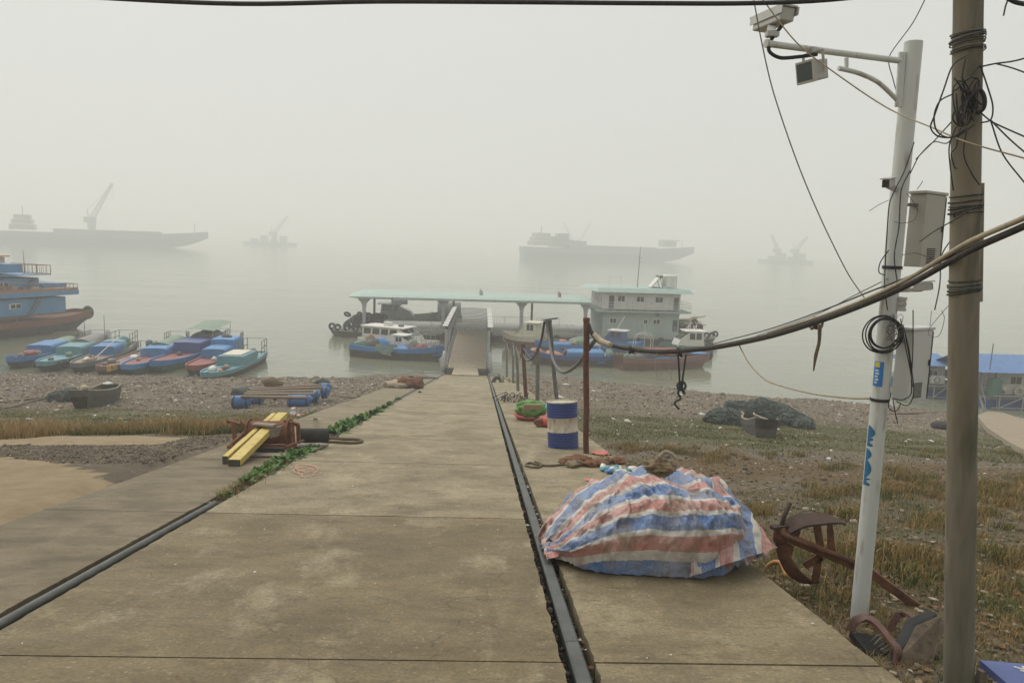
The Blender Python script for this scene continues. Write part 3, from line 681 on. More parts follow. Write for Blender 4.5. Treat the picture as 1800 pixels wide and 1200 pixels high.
class Boat:
    def __init__(s, name, label, stern, bow, B, H=.75, sheer=.5, hull='hull_black', band='boat_blue', deck='boat_red', group=None, dk=.35, cat='boat', bowf=.1, full=0, parts=True):
        s.fu = full
        stern, bow = Vector(stern), Vector(bow); d = bow-stern; s.L = math.hypot(d.x, d.y); s.B = B; s.H = H; s.sh = sheer; s.bf = bowf; s.dk = dk
        s.o = thing(name, label, cat, (stern.x, stern.y, 0), math.atan2(d.y, d.x), group)
        n = 16; ts = [i/n for i in range(n+1)]; b = MB(); g = MB(); dkm = MB()
        for t in ts:
            x = t*s.L; h = s.hb(t); z = s.zg(t); xk = x-(.06*s.L*max(0, (t-.7)/.3)**2); zk = -.35+.55*H*max(0, (t-.72)/.28)**2
            b.v += [(x, -h, z*.62), (xk, -h*.72, zk), (xk, h*.72, zk), (x, h, z*.62)]
            g.v += [(x, -h*1.015, z), (x, -h*1.01, z*.6), (x, h*1.01, z*.6), (x, h*1.015, z), (x, h*.88, z), (x, -h*.88, z), (x, h*.88, z*dk), (x, -h*.88, z*dk)]
        for i in range(n):
            a = 4*i
            for k in range(3): b.f.append((a+k, a+k+1, a+5+k, a+4+k))
            c = 8*i
            g.f += [(c, c+1, c+9, c+8), (c+2, c+3, c+11, c+10), (c+3, c+4, c+12, c+11), (c+5, c, c+8, c+13), (c+4, c+6, c+14, c+12), (c+7, c+5, c+13, c+15)]
            dkm.v += []
        b.f += [(0, 3, 2, 1), tuple(4*n+k for k in range(4))]
        g.f += [(0, 3, 2, 1), tuple(8*n+k for k in (0, 1, 2, 3)), (5, 4, 3, 0), (6, 4, 5, 7)]
        b.build('hull', hull, s.o); g.build('topside', band, s.o)
        for t in ts:
            x = t*s.L; h = s.hb(t)*.885; z = s.zg(t)*dk+.01; dkm.v += [(x, -h, z), (x, h, z)]
        for i in range(n): dkm.f.append((2*i, 2*i+2, 2*i+3, 2*i+1))
        dkm.build('deck', deck, s.o)
    def hb(s, t): return s.B/2*float(np.interp(t, [0, .12, .3, .6, .8, .92, 1], [.78, .9, 1, .98, .72+.18*s.fu, .42+.28*s.fu, s.bf]))
    def zg(s, t): return s.H+s.sh*max(0, (t-.45)/.55)**2+.12*max(0, (.25-t)/.25)
    def zd(s, t): return s.zg(t)*s.dk
    def cover(s, t0, t1, h, m, w=.9, rnd_=.25, name='cabin', z=None, taper=1, sub=None):
        h *= .76; x0, x1 = t0*s.L, t1*s.L; z0 = s.zd((t0+t1)/2) if z is None else z; b = MB(); wB = s.B*w/2
        pr = [(-1, 0), (-1, 1-rnd_*1.1), (-1+rnd_*.25, 1-rnd_*.45), (-1+rnd_*.7, 1-rnd_*.08), (0, 1.03), (1-rnd_*.7, 1-rnd_*.08), (1-rnd_*.25, 1-rnd_*.45), (1, 1-rnd_*1.1), (1, 0)]
        k = len(pr)
        for x, tp in ((x0, 1), (x1-.12*min(1, h), 1), (x1, taper*.97)):
            for u, v in pr: b.v.append((x, u*wB*(tp if tp == 1 else .97), z0+v*h*(1 if tp == 1 else .97*taper)))
        for q in range(2):
            for i in range(k-1): b.f.append((q*k+i, (q+1)*k+i, (q+1)*k+i+1, q*k+i+1))
        b.f += [tuple(range(k)), tuple(range(3*k-1, 2*k-1, -1))]
        return b.build(name, m, s.o)
    def arch(s, t0, t1, h, m, w=.92, name='hooped_cover', z=None, sagk=0):
        x0, x1 = t0*s.L, t1*s.L; z0 = s.zg((t0+t1)/2)*.9 if z is None else z; h = h*.78 if z is None else h; b = MB(); wB = s.B*w/2; nA, nL = 10, 6
        sd_ = rnd.random()*9
        for i in range(nL+1):
            for j in range(nA+1):
                a = math.pi*j/nA; k = 1+.05*mnoise.noise(Vector((i*.9, j*.7, sd_)))-sagk*(abs(math.sin(math.pi*i/nL*2)))
                b.v.append((x0+(x1-x0)*i/nL, -math.cos(a)*wB*k, z0+math.sin(a)**.8*h*k))
        for i in range(nL):
            for j in range(nA): a = i*(nA+1)+j; b.f.append((a, a+nA+1, a+nA+2, a+1))
        b.f += [tuple(range(nA+1)), tuple(nL*(nA+1)+j for j in range(nA, -1, -1))]
        return b.build(name, m, s.o, True, angle=60)
    def rails(s, t0, t1, h=.8, m='steel_dark', name='stern_rail', n=3):
        b = MB()
        for sd in (-1, 1):
            P_ = [Vector((s.L*(t0+(t1-t0)*i/n), sd*s.hb(t0+(t1-t0)*i/n)*.93, s.zg(t0))) for i in range(n+1)]
            for p in P_: b.tube([p, p+Vector((0, 0, h))], .03, 5)
            for f_ in (1, .5): b.tube([p+Vector((0, 0, h*f_)) for p in P_], .028, 5)
        p = [Vector((s.L*t0, sd*s.hb(t0)*.93, s.zg(t0)+h)) for sd in (-1, 1)]; b.tube(p, .02, 5)
        return b.build(name, m, s.o)
    def tyres(s, spots, sc_=.75):
        for t, sd in spots: tyre(s.o, (t*s.L, sd*(s.hb(t)+.12), s.zg(t)*.55), (R(90), 0, 0), sc_, 'fender_tyre')
    def lump(s, t, y, r, m, name='gear_heap', z=None):
        return MB().blob((t*s.L, y, (s.zd(t) if z is None else z)+r[2]*.5), r, rnd.random()*20, .35, 2, 1.8).build(name, m, s.o, True)
    def thwart(s, t, m='boat_wood'):
        return MB().box((t*s.L, 0, s.zg(t)*.82), (.22, s.hb(t)*1.8, .05)).build('thwart', m, s.o)
    def outboard(s, m='tarp_green'):
        b = MB().blob((-.1, 0, s.H+.55), (.28, .3, .42), 3, .15, 2); b.build('outboard_motor', m, s.o, True)
    def cabin(s, t0, t1, h, m, rake=.25, w=.78, roof=None, win='glass_dark', z=None, rb=.12, nwin=3):
        """wheelhouse with raked front, roof slab and window panes"""
        x0, x1 = t0*s.L, t1*s.L; z0 = s.zd((t0+t1)/2) if z is None else z; wB = s.B*w/2; b = MB()
        vs = []
        for y in (-wB, wB): vs += [(x0, y, z0), (x1, y, z0), (x1-rake*h*.35, y*.98, z0+h*.45), (x1-rake*h*1.5, y*.92, z0+h), (x0+rb*h, y*.92, z0+h)]
        b.add(vs, [(0, 1, 2, 3, 4), (9, 8, 7, 6, 5), (0, 5, 6, 1), (1, 6, 7, 2), (2, 7, 8, 3), (3, 8, 9, 4), (4, 9, 5, 0)])
        c = b.build('cabin', m, s.o)
        MB().box(((x0+x1-rake*h*1.2)/2, 0, z0+h+.035), ((x1-x0)-rake*h+.35, wB*2.0, .07)).build('cabin_roof', roof or m, s.o)
        for sd in (-1, 1):
            L_ = (x1-x0)-rake*h*1.3-.3; ww = L_/nwin
            for i in range(nwin):
                xx = x0+.2+rb*h*.7+i*ww
                MB().add([(xx, sd*wB*.985, z0+h*.48), (xx+ww*.82, sd*wB*.985, z0+h*.48), (xx+ww*.80, sd*wB*.945, z0+h*.9), (xx+.02, sd*wB*.945, z0+h*.9)], [(0, 1, 2, 3)] if sd < 0 else [(3, 2, 1, 0)]).build('window', win, c)
        p, q = (x1-rake*h*.35, z0+h*.47), (x1-rake*h*1.4, z0+h*.94)
        for sd in (-1, 1):
            y0_, y1_ = (-.94, -.06) if sd < 0 else (.06, .94)
            f_ = MB().add([(p[0]+.015, y0_*wB*.97, p[1]), (p[0]+.015, y1_*wB*.97, p[1]), (q[0]+.015, y1_*wB*.92, q[1]), (q[0]+.015, y0_*wB*.92, q[1])], [(0, 1, 2, 3)]); f_.build('windscreen', win, c)
        return c
Z5 = .55
G1 = 'boats moored in a row along the gravel beach'
def rb(label, sx, sy, bx, by, B, **k): return Boat('fishing_boat', label, atz(sx, sy, Z5+.3), atz(bx, by, Z5+.2), B*.92, H=k.pop('H', .75)*.85, group=G1, **{'dk': .86, 'full': 1, 'bowf': .32, **k, 'sheer': k.get('sheer', .4)*.6})
b1 = rb('blue fishing boat with bright blue cabin and green hooped cover', 122, 598, 19, 632, 2.3, band='boat_blue', deck='boat_red', sheer=.55)
b1.cover(.26, .56, .9, 'boat_sky'); b1.arch(.0, .33, .8, 'tarp_green'); b1.lump(.72, 0, (.6, .5, .3), 'boat_red'); b1.lump(.66, .3, (.4, .4, .25), 'tarp_grey'); b1.rails(0, .1)
b2 = rb('pale teal cabin boat with grey hooped cover and tyres hung at its bow', 176, 596, 72, 638, 2.3, band='boat_teal', deck='boat_teal', sheer=.4)
b2.cover(.30, .58, .9, 'boat_teal'); b2.arch(.04, .38, 1.15, 'tarp_grey'); b2.tyres(((.78, 1), (.86, 1), (.92, 1), (.9, -1)), .62)
MB().tube([(.4, .5, .9), (.4, .5, 3.0)], .025, 5).build('pole', 'steel_dark', b2.o); MB().tube([(1.9, -.6, .9), (1.9, -.6, 2.9)], .025, 5).build('pole', 'steel_dark', b2.o); b2.rails(0, .12, .9)
b3 = rb('grey-blue boat with rounded blue cabin, boat pole and white cloth on its bow', 226, 598, 132, 640, 2.2, band='boat_grey', deck='boat_wood', sheer=.35)
b3.cover(.36, .54, .95, 'boat_blue'); b3.cover(.27, .36, 1.1, 'boat_teal', rnd_=.4, name='engine_box'); b3.rails(0, .22, 1.0); b3.lump(.12, 0, (.5, .5, .6), 'boat_teal'); b3.lump(.2, .4, (.35, .3, .5), 'tarp_dark'); b3.lump(.83, .1, (.4, .3, .22), 'boat_cream', 'cloth_heap')
MB().tube([(.45*b3.L, .6, 1.6), (.8*b3.L, .5, .8)], .03, 5).build('boat_pole', 'boat_cream', b3.o)
b4 = rb('open red-brown boat with orange-yellow bow panel and covered outboard', 262, 612, 176, 645, 2.0, band='boat_brown', deck='boat_brown', sheer=.3)
for t in (.3, .48, .62): b4.thwart(t)
b4.outboard('boat_green'); b4.lump(.4, .2, (.4, .3, .2), 'boat_white'); b4.rails(0, .12, .7)
MB().box((.93*b4.L, b4.hb(.9)*.75+.06, b4.zg(.93)*.78), (1.0, .05, .42), R(-20)).build('bow_panel', 'boat_yellow', b4.o)
b5 = rb('bright blue boat with red deck, blue cabin and green tarpaulin aft', 316, 598, 222, 645, 2.4, band='boat_sky', deck='boat_red', hull='boat_green', sheer=.5)
b5.cover(.34, .55, .9, 'boat_sky'); b5.arch(.06, .42, 1.1, 'tarp_green', sagk=.05); b5.lump(.05, 0, (.4, .4, .4), 'boat_green'); b5.rails(0, .1, .9)
b6 = rb('large boat with square navy cabin, red deck and green awning on thin posts', 386, 594, 271, 640, 2.6, band='boat_blue', deck='boat_red', hull='boat_green', sheer=.5, H=.85)
b6.cover(.30, .56, 1.2, 'boat_navy', rnd_=.08); b6.arch(.12, .35, 1.7, 'tarp_dark'); b6.rails(0, .12, .9)
aw = MB(); aw.grid(lambda u, v: (.02*b6.L+.34*b6.L*u, (-.5+v)*2.5, 2.45-.3*u+.12*math.sin(v*3.14)), 4, 4); aw.build('awning', 'tarp_green', b6.o)
for t in (.03, .35):
    for sd in (-1, 1): MB().tube([(t*b6.L, sd*1.1, .8), (t*b6.L, sd*1.12, 2.42-.28*t*2.9)], .03, 5).build('awning_post', 'galv', b6.o)
b7 = rb('boat with open red bow and stepped light blue cabins, next to the teal boat', 412, 604, 336, 645, 2.3, band='boat_red', deck='boat_red', hull='boat_green', sheer=.4)
b7.cover(.32, .54, 1.0, 'boat_sky'); b7.cover(.10, .32, 1.55, 'boat_sky', rnd_=.15, name='wheelhouse'); tyre(b7.o, (.2*b7.L, 0, 1.75), (0, 0, 0), .9, 'spare_tyre'); b7.rails(0, .12, 1.2)
b8 = rb('teal boat with pale cabin roof, stern rails and tyre under its bow', 452, 615, 362, 657, 2.4, band='boat_teal', deck='boat_teal', hull='hull_black', sheer=.35)
b8.cover(.28, .58, 1.0, 'boat_teal', rnd_=.12); b8.rails(0, .16, 1.1, n=2); b8.lump(.18, .2, (.6, .5, .5), 'tarp_dark'); b8.tyres(((.2, -1), (.35, -1), (.62, -1)), .7); tyre(b8.o, (.97*b8.L, 0, .45), (R(90), 0, R(90)), .8, 'fender_tyre')
MB().box((.43*b8.L, 0, b8.zd(.5)+.80), (.24*b8.L, 1.4, .04)).build('cabin_hatch', 'boat_cream', b8.o)
# boats beside the pontoon, gangway left
c1 = Boat('work_boat', 'long blue work boat with green draped tarpaulin, moored beside the gangway', atz(622, 612, .6), atz(783, 622, .6), 2.8, H=1.0, sheer=.35, band='boat_blue', deck='boat_brown', hull='hull_black')
c1.lump(.1, 0, (.9, .9, .7), 'boat_green'); c1.lump(.22, -.2, (.8, .7, .8), 'tarp_dark'); c1.lump(.3, .3, (.8, .6, .9), 'boat_blue'); c1.lump(.17, .4, (.5, .5, 1.1), 'boat_wood')
MB().grid(lambda u, v: (.30*c1.L+u*1.7-.25*v*u, -1.3-.25*v, 1.25-.95*v*(1-.5*(1-u))+.08*math.sin(u*9)), 8, 5).build('draped_tarpaulin', 'tarp_green', c1.o)
c1.cover(.45, .62, .9, 'boat_blue'); c1.lump(.75, 0, (1.2, .7, .7), 'boat_red'); c1.lump(.64, .3, (.7, .6, .9), 'tarp_grey'); c1.tyres(((.5, -1),), .55)
b = MB()
for i in range(6): b.tube([((.66+.05*i)*c1.L, -.6, .9), ((.66+.05*i)*c1.L, -.6, 2.3)], .025, 5)
for zz in (1.5, 2.3): b.tube([(.66*c1.L, -.6, zz), (.91*c1.L, -.6, zz)], .025, 5)
b.build('side_rack', 'galv', c1.o)
c2 = Boat('cabin_cruiser', 'white passenger cruiser with big side windows behind the blue work boat', atz(640, 592, .8), atz(772, 604, .8), 2.9, H=.8, sheer=.3, band='boat_white', deck='boat_white', hull='boat_green')
c2.cabin(.08, .74, 1.3, 'boat_white', rake=.8, w=.9, z=.75, rb=-.1, nwin=4); c2.lump(.5, 0, (.3, .3, .2), 'boat_grey', 'roof_box', z=2.1)
b = MB().box((.33*c2.L, 0, 2.3), (.7, .6, .4)); b.build('roof_hatch', 'boat_white', c2.o)
c3 = Boat('speedboat', 'small white speedboat with raked windscreen between cruiser and work boat', atz(690, 606, .7), atz(757, 612, .7), 2.0, H=1.0, sheer=.25, band='boat_white', deck='boat_grey', hull='boat_white')
c3.cabin(.12, .6, 1.0, 'boat_white', rake=.7, w=.85, z=.7, nwin=2); c3.lump(.8, 0, (.5, .4, .4), 'boat_white')
# gangway right
c4 = Boat('cabin_cruiser', 'cream cruiser with wheelhouse, moored close beside the gangway', atz(956, 604, .6), atz(884, 598, .6), 2.4, H=1.35, sheer=.3, band='boat_cream', deck='boat_cream', hull='boat_brown')
c4.cabin(.12, .56, 1.35, 'boat_cream', rake=.5, w=.85, z=1.3, nwin=2)
c5 = Boat('fishing_boat', 'blue fishing boat with orange inside and square sky blue cover', atz(1082, 630, .6), atz(925, 626, .6), 2.6, H=.9, sheer=.35, band='boat_navy', deck='boat_orange', hull='hull_black')
c5.cover(.15, .55, 1.25, 'boat_sky', rnd_=.12); c5.lump(.07, 0, (.5, .8, .7), 'boat_green'); c5.lump(.7, 0, (.9, .7, .55), 'boat_orange'); c5.lump(.84, .1, (.6, .4, .5), 'boat_brown')
c6 = Boat('fishing_boat', 'blue boat heaped with green netting behind the square blue cover', atz(1065, 612, .6), atz(940, 608, .6), 2.4, H=.9, sheer=.3, band='boat_blue', deck='boat_blue', hull='hull_black')
c6.lump(.35, 0, (1.4, .9, .9), 'tarp_green'); c6.cover(.5, .75, 1.0, 'boat_sky'); c6.lump(.2, 0, (.7, .7, .8), 'boat_teal'); c6.cover(.1, .2, 1.4, 'boat_white')
c7 = Boat('fishing_boat', 'brown-hulled boat with sky blue cover and tyre at its blue bow', atz(1086, 636, .6), atz(1246, 632, .6), 2.6, H=1.0, sheer=.35, band='boat_brown', deck='boat_brown', hull='boat_brown')
c7.cover(.34, .55, 1.0, 'boat_sky'); c7.lump(.22, 0, (1.0, .8, .6), 'tarp_dark'); c7.lump(.62, .2, (.9, .5, .45), 'boat_teal'); c7.cover(.3, .64, .5, 'boat_red', z=1.3, name='red_tarpaulin', w=.7); tyre(c7.o, (1.0*c7.L, 0, .95), (R(90), 0, 0), .8, 'fender_tyre')
MB().box((.88*c7.L, 0, c7.zg(.88)+.02), (1.6, 1.1, .06)).build('foredeck', 'boat_blue', c7.o)
c8 = Boat('speedboat', 'white-topped speedboat with folded aerial beside the pontoon house', atz(1130, 608, .7), atz(1062, 602, .7), 2.1, H=1.0, sheer=.3, band='boat_blue', deck='boat_white', hull='boat_navy')
c8.cabin(.45, .95, 1.1, 'boat_navy', rake=.4, w=.85, z=.95, roof='boat_white', nwin=2); MB().tube([(.7*c8.L, 0, 2.1), (.5*c8.L, 0, 3.5)], .05, 6).build('aerial', 'boat_white', c8.o); c8.cover(.05, .42, .8, 'boat_sky')
c9 = Boat('patrol_boat', 'small white wheelhouse boat with roof rails behind the brown-hulled boat', atz(1248, 610, .8), atz(1160, 608, .8), 2.4, H=1.0, sheer=.3, band='boat_green', deck='boat_grey', hull='hull_black')
c9.cabin(.18, .72, 1.45, 'boat_white', rake=.6, w=.88, z=.95, nwin=2)
for t in (.35, .5): MB().tube([(t*c9.L, -.5, 2.4), ((t-.06)*c9.L, 0, 3.0), (t*c9.L, .5, 2.4)], .04, 6).build('roof_rail', 'boat_white', c9.o)
MB().tube([(.42*c9.L, 0, 2.4), (.42*c9.L, 0, 3.7)], .025, 5).build('aerial', 'boat_white', c9.o)
c10 = Boat('dinghy', 'small boat with curved white rails between the white-topped speedboat and the wheelhouse boat', atz(1150, 618, .6), atz(1100, 614, .6), 1.8, H=.9, sheer=.2, band='boat_grey', deck='boat_grey', hull='hull_black')
b = MB()
for sd in (-1, 1): b.tube(smoothpath([(.3, sd*.7, .9), (.3, sd*.65, 1.9), (1.0, sd*.65, 2.3), (1.8, sd*.6, 2.1), (2.0, sd*.6, .9)], 4), .03, 5)
b.tube([(1, 0, .9), (1, 0, 3.3)], .025, 5); b.build('tubular_rails', 'boat_white', c10.o)
# two dark launches on the far side of the pontoon
def launch(label, sx, bx, py, yl):
    a, c = pl(sx, py, yl), pl(bx, py, yl); Mx = pon.matrix_basis
    q = Boat('patrol_launch', label, Mx @ a, Mx @ c, 3.0, H=1.35, sheer=.5, band='boat_grey', deck='boat_grey', hull='hull_black', group=None)
    return q
l1 = launch('long dark grey launch with domed cabin on the far side of the railing', 655, 772, 556, 12.4)
l1.cabin(.12, .62, 1.4, 'boat_grey', rake=1.0, w=.85, z=1.3, nwin=3); l1.arch(.28, .52, .8, 'boat_grey', w=.5, z=2.7, name='upper_dome'); MB().tube([(.42*l1.L, 0, 3.3), (.42*l1.L, 0, 4.1)], .04, 5).build('aerial', 'steel_dark', l1.o)
l2 = launch('dark launch with rounded hood, partly behind the gangway roof', 812, 758, 556, 12.6)
l2.arch(.05, .8, 1.9, 'boat_grey', w=.9, z=1.2)
# gear heaped in the boats beside the pontoon and along the beach
rg_ = random.Random(21)
for bt_, n_ in ((c1, 9), (c5, 7), (c6, 8), (c7, 7), (c8, 3), (b1, 3), (b2, 3), (b3, 5), (b4, 5), (b5, 3), (b6, 3), (b7, 3), (b8, 4)):
    row = bt_ in (b1, b2, b3, b4, b5, b6, b7, b8)
    for _ in range(n_):
        t = rg_.choice((rg_.uniform(.03, .22), rg_.uniform(.62, .86))) if row else rg_.uniform(.05, .9); r0 = rg_.uniform(.16, .4)*(.8 if row else 1.25)
        bt_.lump(t, rg_.uniform(-.5, .5)*bt_.hb(t), (r0*1.3, r0, r0*rg_.uniform(.5, 1.1)), rg_.choice(('tarp_dark', 'tarp_grey', 'boat_wood', 'boat_green', 'tarp_green', 'boat_white', 'boat_brown', 'boat_orange', 'net_gear')), z=bt_.zd(t)+(0 if row else rg_.uniform(0, .5)))
    for sd in (-1, 1):
        p0 = Vector((bt_.L*.02, sd*bt_.hb(.02)*.9, bt_.zg(0)+.6)); p1 = Vector((bt_.L*.55, sd*bt_.hb(.5)*.95, bt_.zg(.5)+.1)); MB().tube(sag(p0, p1, .12, 6), .016, 4).build('rope', 'tarp_grey', bt_.o)
# white skiff under the blue vessel
c11 = Boat('skiff', 'white skiff with outboard beside the blue work vessel hull', atz(27, 584, .4), atz(-60, 584, .4), 1.8, H=.8, sheer=.3, band='boat_white', deck='boat_white', hull='boat_white')
c11.outboard('tarp_dark')

# ---------------------------------------------------------------- big blue work vessel
vs_, vb_ = atz(-120, 583, .9), atz(147, 558, .9)
ves = Boat('work_vessel', 'big blue three-deck work vessel with rusty red hull', vs_, vb_, 7.0, H=1.5, sheer=.35, band='rust', deck='rust', hull='hull_black', cat='vessel', bowf=.35, dk=.8)
VL = ves.L; mat('vessel_blue', (.06, .21, .42), (.09, .26, .47), 1.4, .6, c3=(.06, .12, .2), p3=(.56, .8), stretch=(1, 1, .4)); mat('rust_pale', (.24, .13, .09), (.33, .2, .15), 3, .85)
vinv = ves.o.matrix_basis.inverted()
def vl(px, py, yl):
    d = vinv.to_3x3() @ ray(px, py); c = vinv @ CAMP; t = (yl-c.y)/d.y; return c+d*t
ys = -2.9
def vbox(name, p0, p1, m, y0=ys, y1=2.9, parent=None):
    a = vl(*p0, y0); c = vl(*p1, y0); x0_, x1_ = min(a.x, c.x), max(a.x, c.x); z0_, z1_ = min(a.z, c.z), max(a.z, c.z)
    return MB().box(((x0_+x1_)/2, (y0+y1)/2, (z0_+z1_)/2), (x1_-x0_, y1-y0, z1_-z0_)).build(name, m, parent or ves.o)
wall1 = vbox('lower_cabin', (-100, 566), (115, 521), 'vessel_blue'); vbox('main_deck_slab', (-100, 523), (139, 517), 'vessel_blue', ys-.5, 3.4); vbox('deck_edge', (-100, 517), (138, 515), 'rust_pale', ys-.45, 3.35)
wall2 = vbox('middle_cabin', (-100, 515), (68, 488), 'vessel_blue', ys+.5, 2.4); vbox('upper_deck_slab', (-100, 488), (90, 483), 'vessel_blue', ys, 2.9)
vbox('deck_locker', (75, 513), (117, 497), 'vessel_blue', ys+.9, 1.0); vbox('upper_cabin', (-100, 483), (38, 464), 'vessel_blue', ys+.8, 2.0); vbox('wheelhouse', (-100, 464), (8, 452), 'boat_cream', ys+1.2, 1.6); vbox('wheelhouse_roof', (-100, 452), (17, 449), 'boat_orange', ys+.6, 2.2)
def vwin(p0, p1, y, par):
    o = vbox('window', p0, p1, 'paint_white', y-.05, y+.02, par); a = vl(*p0, y); c = vl(*p1, y)
    w_ = abs(c.x-a.x)
    for s_ in (0, 1): MB().box((min(a.x, c.x)+w_*(.27+.46*s_), y-.065, (a.z+c.z)/2), (w_*.38, .02, abs(a.z-c.z)*.75)).build('pane', 'glass_dark', o)
vwin((17, 544), (37, 533), ys, ves.o); vwin((-5, 505), (15, 496), ys+.5, ves.o)
def vrail(p0, p1, y, hp=.95):
    a, c = vl(*p0, y), vl(*p1, y); railing(ves.o, [a, c, Vector((c.x, 2.5, c.z))], h=hp, step=.45, mname='rust_pale', post=1.4, r=.03)
vrail((-60, 515), (136, 515), ys-.4); vrail((40, 483), (89, 483), ys+.05)
for p0, p1, y in (((52, 557), (70, 524), ys-.35), ((45, 511), (62, 488), ys+.2)):
    a, c = vl(*p0, y), vl(*p1, y); b = MB()
    for s_ in (-.3, .3): b.bar(a+Vector((0, s_, 0)), c+Vector((0, s_, 0)), .08)
    for i in range(9): p = a.lerp(c, i/8); b.box(p, (.22, .6, .04))
    b.build('stair', 'steel_dark', ves.o)
a = vl(44, 483, 0); MB().tube([a, a+Vector((-.1, 0, 2.4))], [.05, .02], 6).build('mast', 'steel_dark', ves.o)
a = vl(155, 560, 0); MB().tube([a, a+Vector((0, 0, 1.0))], .12, 8).build('bollard', 'rust', ves.o); tyre(ves.o, (VL+.05, -.6, 1.5), (0, R(90), 0), 1.5, 'fender_tyre')
for i in range(9):
    a = vl(rnd.uniform(5, 70), 514, rnd.uniform(-2.8, -1)); MB().blob(a+Vector((0, 0, .3)), (.6, .5, .4), i, .4, 1).build('deck_clutter', 'rust_pale' if i % 3 else 'boat_cream', ves.o)
# ================================================================ far ships and cranes in the haze
mat('ship_hull', (.12, .21, .23), (.15, .24, .26), .3, .8)
mat('ship_house', (.30, .31, .30), (.24, .25, .24), .5, .8)
def lattice(parent, p, q, w, name='boom', m='ship_hull', r=.16, n=10):
    p, q = Vector(p), Vector(q); t = (q-p).normalized(); u = t.cross(Vector((0, 1, 0))).normalized(); v = Vector((0, 1, 0)); b = MB(); c = []
    for i in range(n+1):
        k = 1-.65*i/n; ctr = p.lerp(q, i/n); c.append([ctr+(u*a+v*bb)*w/2*k for a, bb in ((1, 1), (1, -1), (-1, -1), (-1, 1))])
    for i in range(n):
        for j in range(4): b.bar(c[i][j], c[i+1][j], r*2); b.bar(c[i][j], c[i+1][(j+1) % 4], r*1.2)
    return b.build(name, m, parent)
def cargo(label, sw, bw, B, H, house, group=None):
    s = Boat('cargo_ship', label, sw, bw, B, H=H, sheer=H*.45, band='ship_hull', deck='ship_hull', hull='ship_hull', cat='ship', dk=.9, bowf=.25); L = s.L
    MB().box((L*.5, 0, H+.9), (L*.52, B*.7, 1.8)).build('hatch_coaming', 'ship_hull', s.o)
    for i in range(7): MB().box((L*(.27+.075*i), 0, H+2.0), (L*.068, B*.66, .5)).build('hatch_cover', 'ship_house', s.o)
    hx = L*house
    for k, (f, hh) in enumerate(((.11, 3), (.09, 2.7), (.07, 2.6))):
        o = MB().box((hx, 0, H+1+sum((3, 2.7, 2.6)[:k])+hh/2), (L*f, B*(.85-.1*k), hh-.15)).build('deckhouse', 'ship_house', s.o)
        for i in range(5): MB().box((hx-L*f*.4+L*f*.2*i, -B*(.85-.1*k)/2-.03, H+1+sum((3, 2.7, 2.6)[:k])+hh*.6), (L*.008, .1, .9)).build('window', 'ship_hull', o)
    MB().tube([(hx, 0, H+9), (hx, 0, H+14)], .25, 6).build('mast', 'ship_hull', s.o)
    MB().tube([(L*.93, 0, H*1.3), (L*.93, 0, H*1.3+6)], .2, 6).build('foremast', 'ship_hull', s.o)
    return s
S1 = cargo('long cargo ship with pale stern deckhouse fading in haze, off the blue work vessel', atz(2, 428, 0), atz(366, 437, 0), 17, 7.0, .1)
S2 = cargo('cargo ship fading in haze beyond the two-storey pontoon house', atz(918, 454, 0), atz(1216, 462, 0), 17, 7.6, .1)
L2 = S2.L; o = MB().box((L2*.84, 0, 12.5), (L2*.07, 9, 4)).build('fore_deckhouse', 'ship_house', S2.o)
for i in range(4): MB().box((L2*.815+L2*.017*i, -4.55, 13), (L2*.01, .1, 1.3)).build('window', 'ship_hull', o)
MB().box((L2*.85, 0, 15), (L2*.09, 10, .5)).build('roof', 'ship_hull', S2.o)
for t, h in ((.18, 7), (.25, 5), (.32, 4.5), (.22, 9)): MB().box((L2*t, 1, 8+h/2), (L2*.06, 6, h)).build('deck_gear', 'ship_hull', S2.o)
def crane_barge(label, px, py, wpx, booms, y=None, hh=6):
    c = atz(px, py, 0); D = c.y; W_ = wpx*D/FPX; t = thing('crane_barge', label, 'crane', c)
    MB().prism([(-W_/2, -5), (W_/2, -5), (W_/2+2, 5), (-W_/2-2, 5)], -1, 2.6).build('hull', 'ship_hull', t)
    for i in range(4): MB().box((-W_*.3+W_*.2*i, 0, 2.6+1.5*(1+i % 2)), (W_*.13, 6, 3*(1+i % 2))).build('deckhouse', 'ship_house' if i % 2 else 'ship_hull', t)
    for bx_, by_, tx_, ty_ in booms:
        s_ = D/FPX; p = Vector(((bx_-px)*s_, 0, (py-by_)*s_)); q = Vector(((tx_-px)*s_, 0, (py-ty_)*s_))
        MB().lathe([(2.6, 2.6), (2.2, p.z*.7), (2.6, p.z*.7+.3), (2.6, p.z+1)], 10, Matrix.Translation((p.x, 0, 0))).build('pedestal', 'ship_hull', t)
        MB().box((p.x-1, 0, p.z+1.5), (6, 5, 3.6)).build('crane_cab', 'ship_hull', t)
        lattice(t, p+Vector((0, 0, 2)), q, 2.6); a = p+Vector((-2.5, 0, 8)); MB().bar(p+Vector((-2, 0, 3)), a, .5).build('a_frame', 'ship_hull', t)
        MB().tube([a, p.lerp(q, .9)], .12, 4).build('luffing_cable', 'ship_hull', t); MB().tube([q, q+Vector((0, 0, -(q.z-p.z)*.4))], .1, 4).build('hoist_cable', 'ship_hull', t)
    return t
crane_barge('floating crane with tall raised boom behind the long cargo ship', 176, 428, 80, ((163, 392, 200, 326),))
crane_barge('small crane barge alone on the open water, single boom', 473, 431, 82, ((482, 414, 506, 379),))
crane_barge('crane barge with two crossing booms behind the cargo ship', 1010, 447, 90, ((1005, 428, 988, 392), (1018, 428, 1036, 390)))
crane_barge('twin-boom crane barge alone toward the utility pole', 1382, 462, 88, ((1366, 444, 1352, 414), (1398, 444, 1417, 414)))
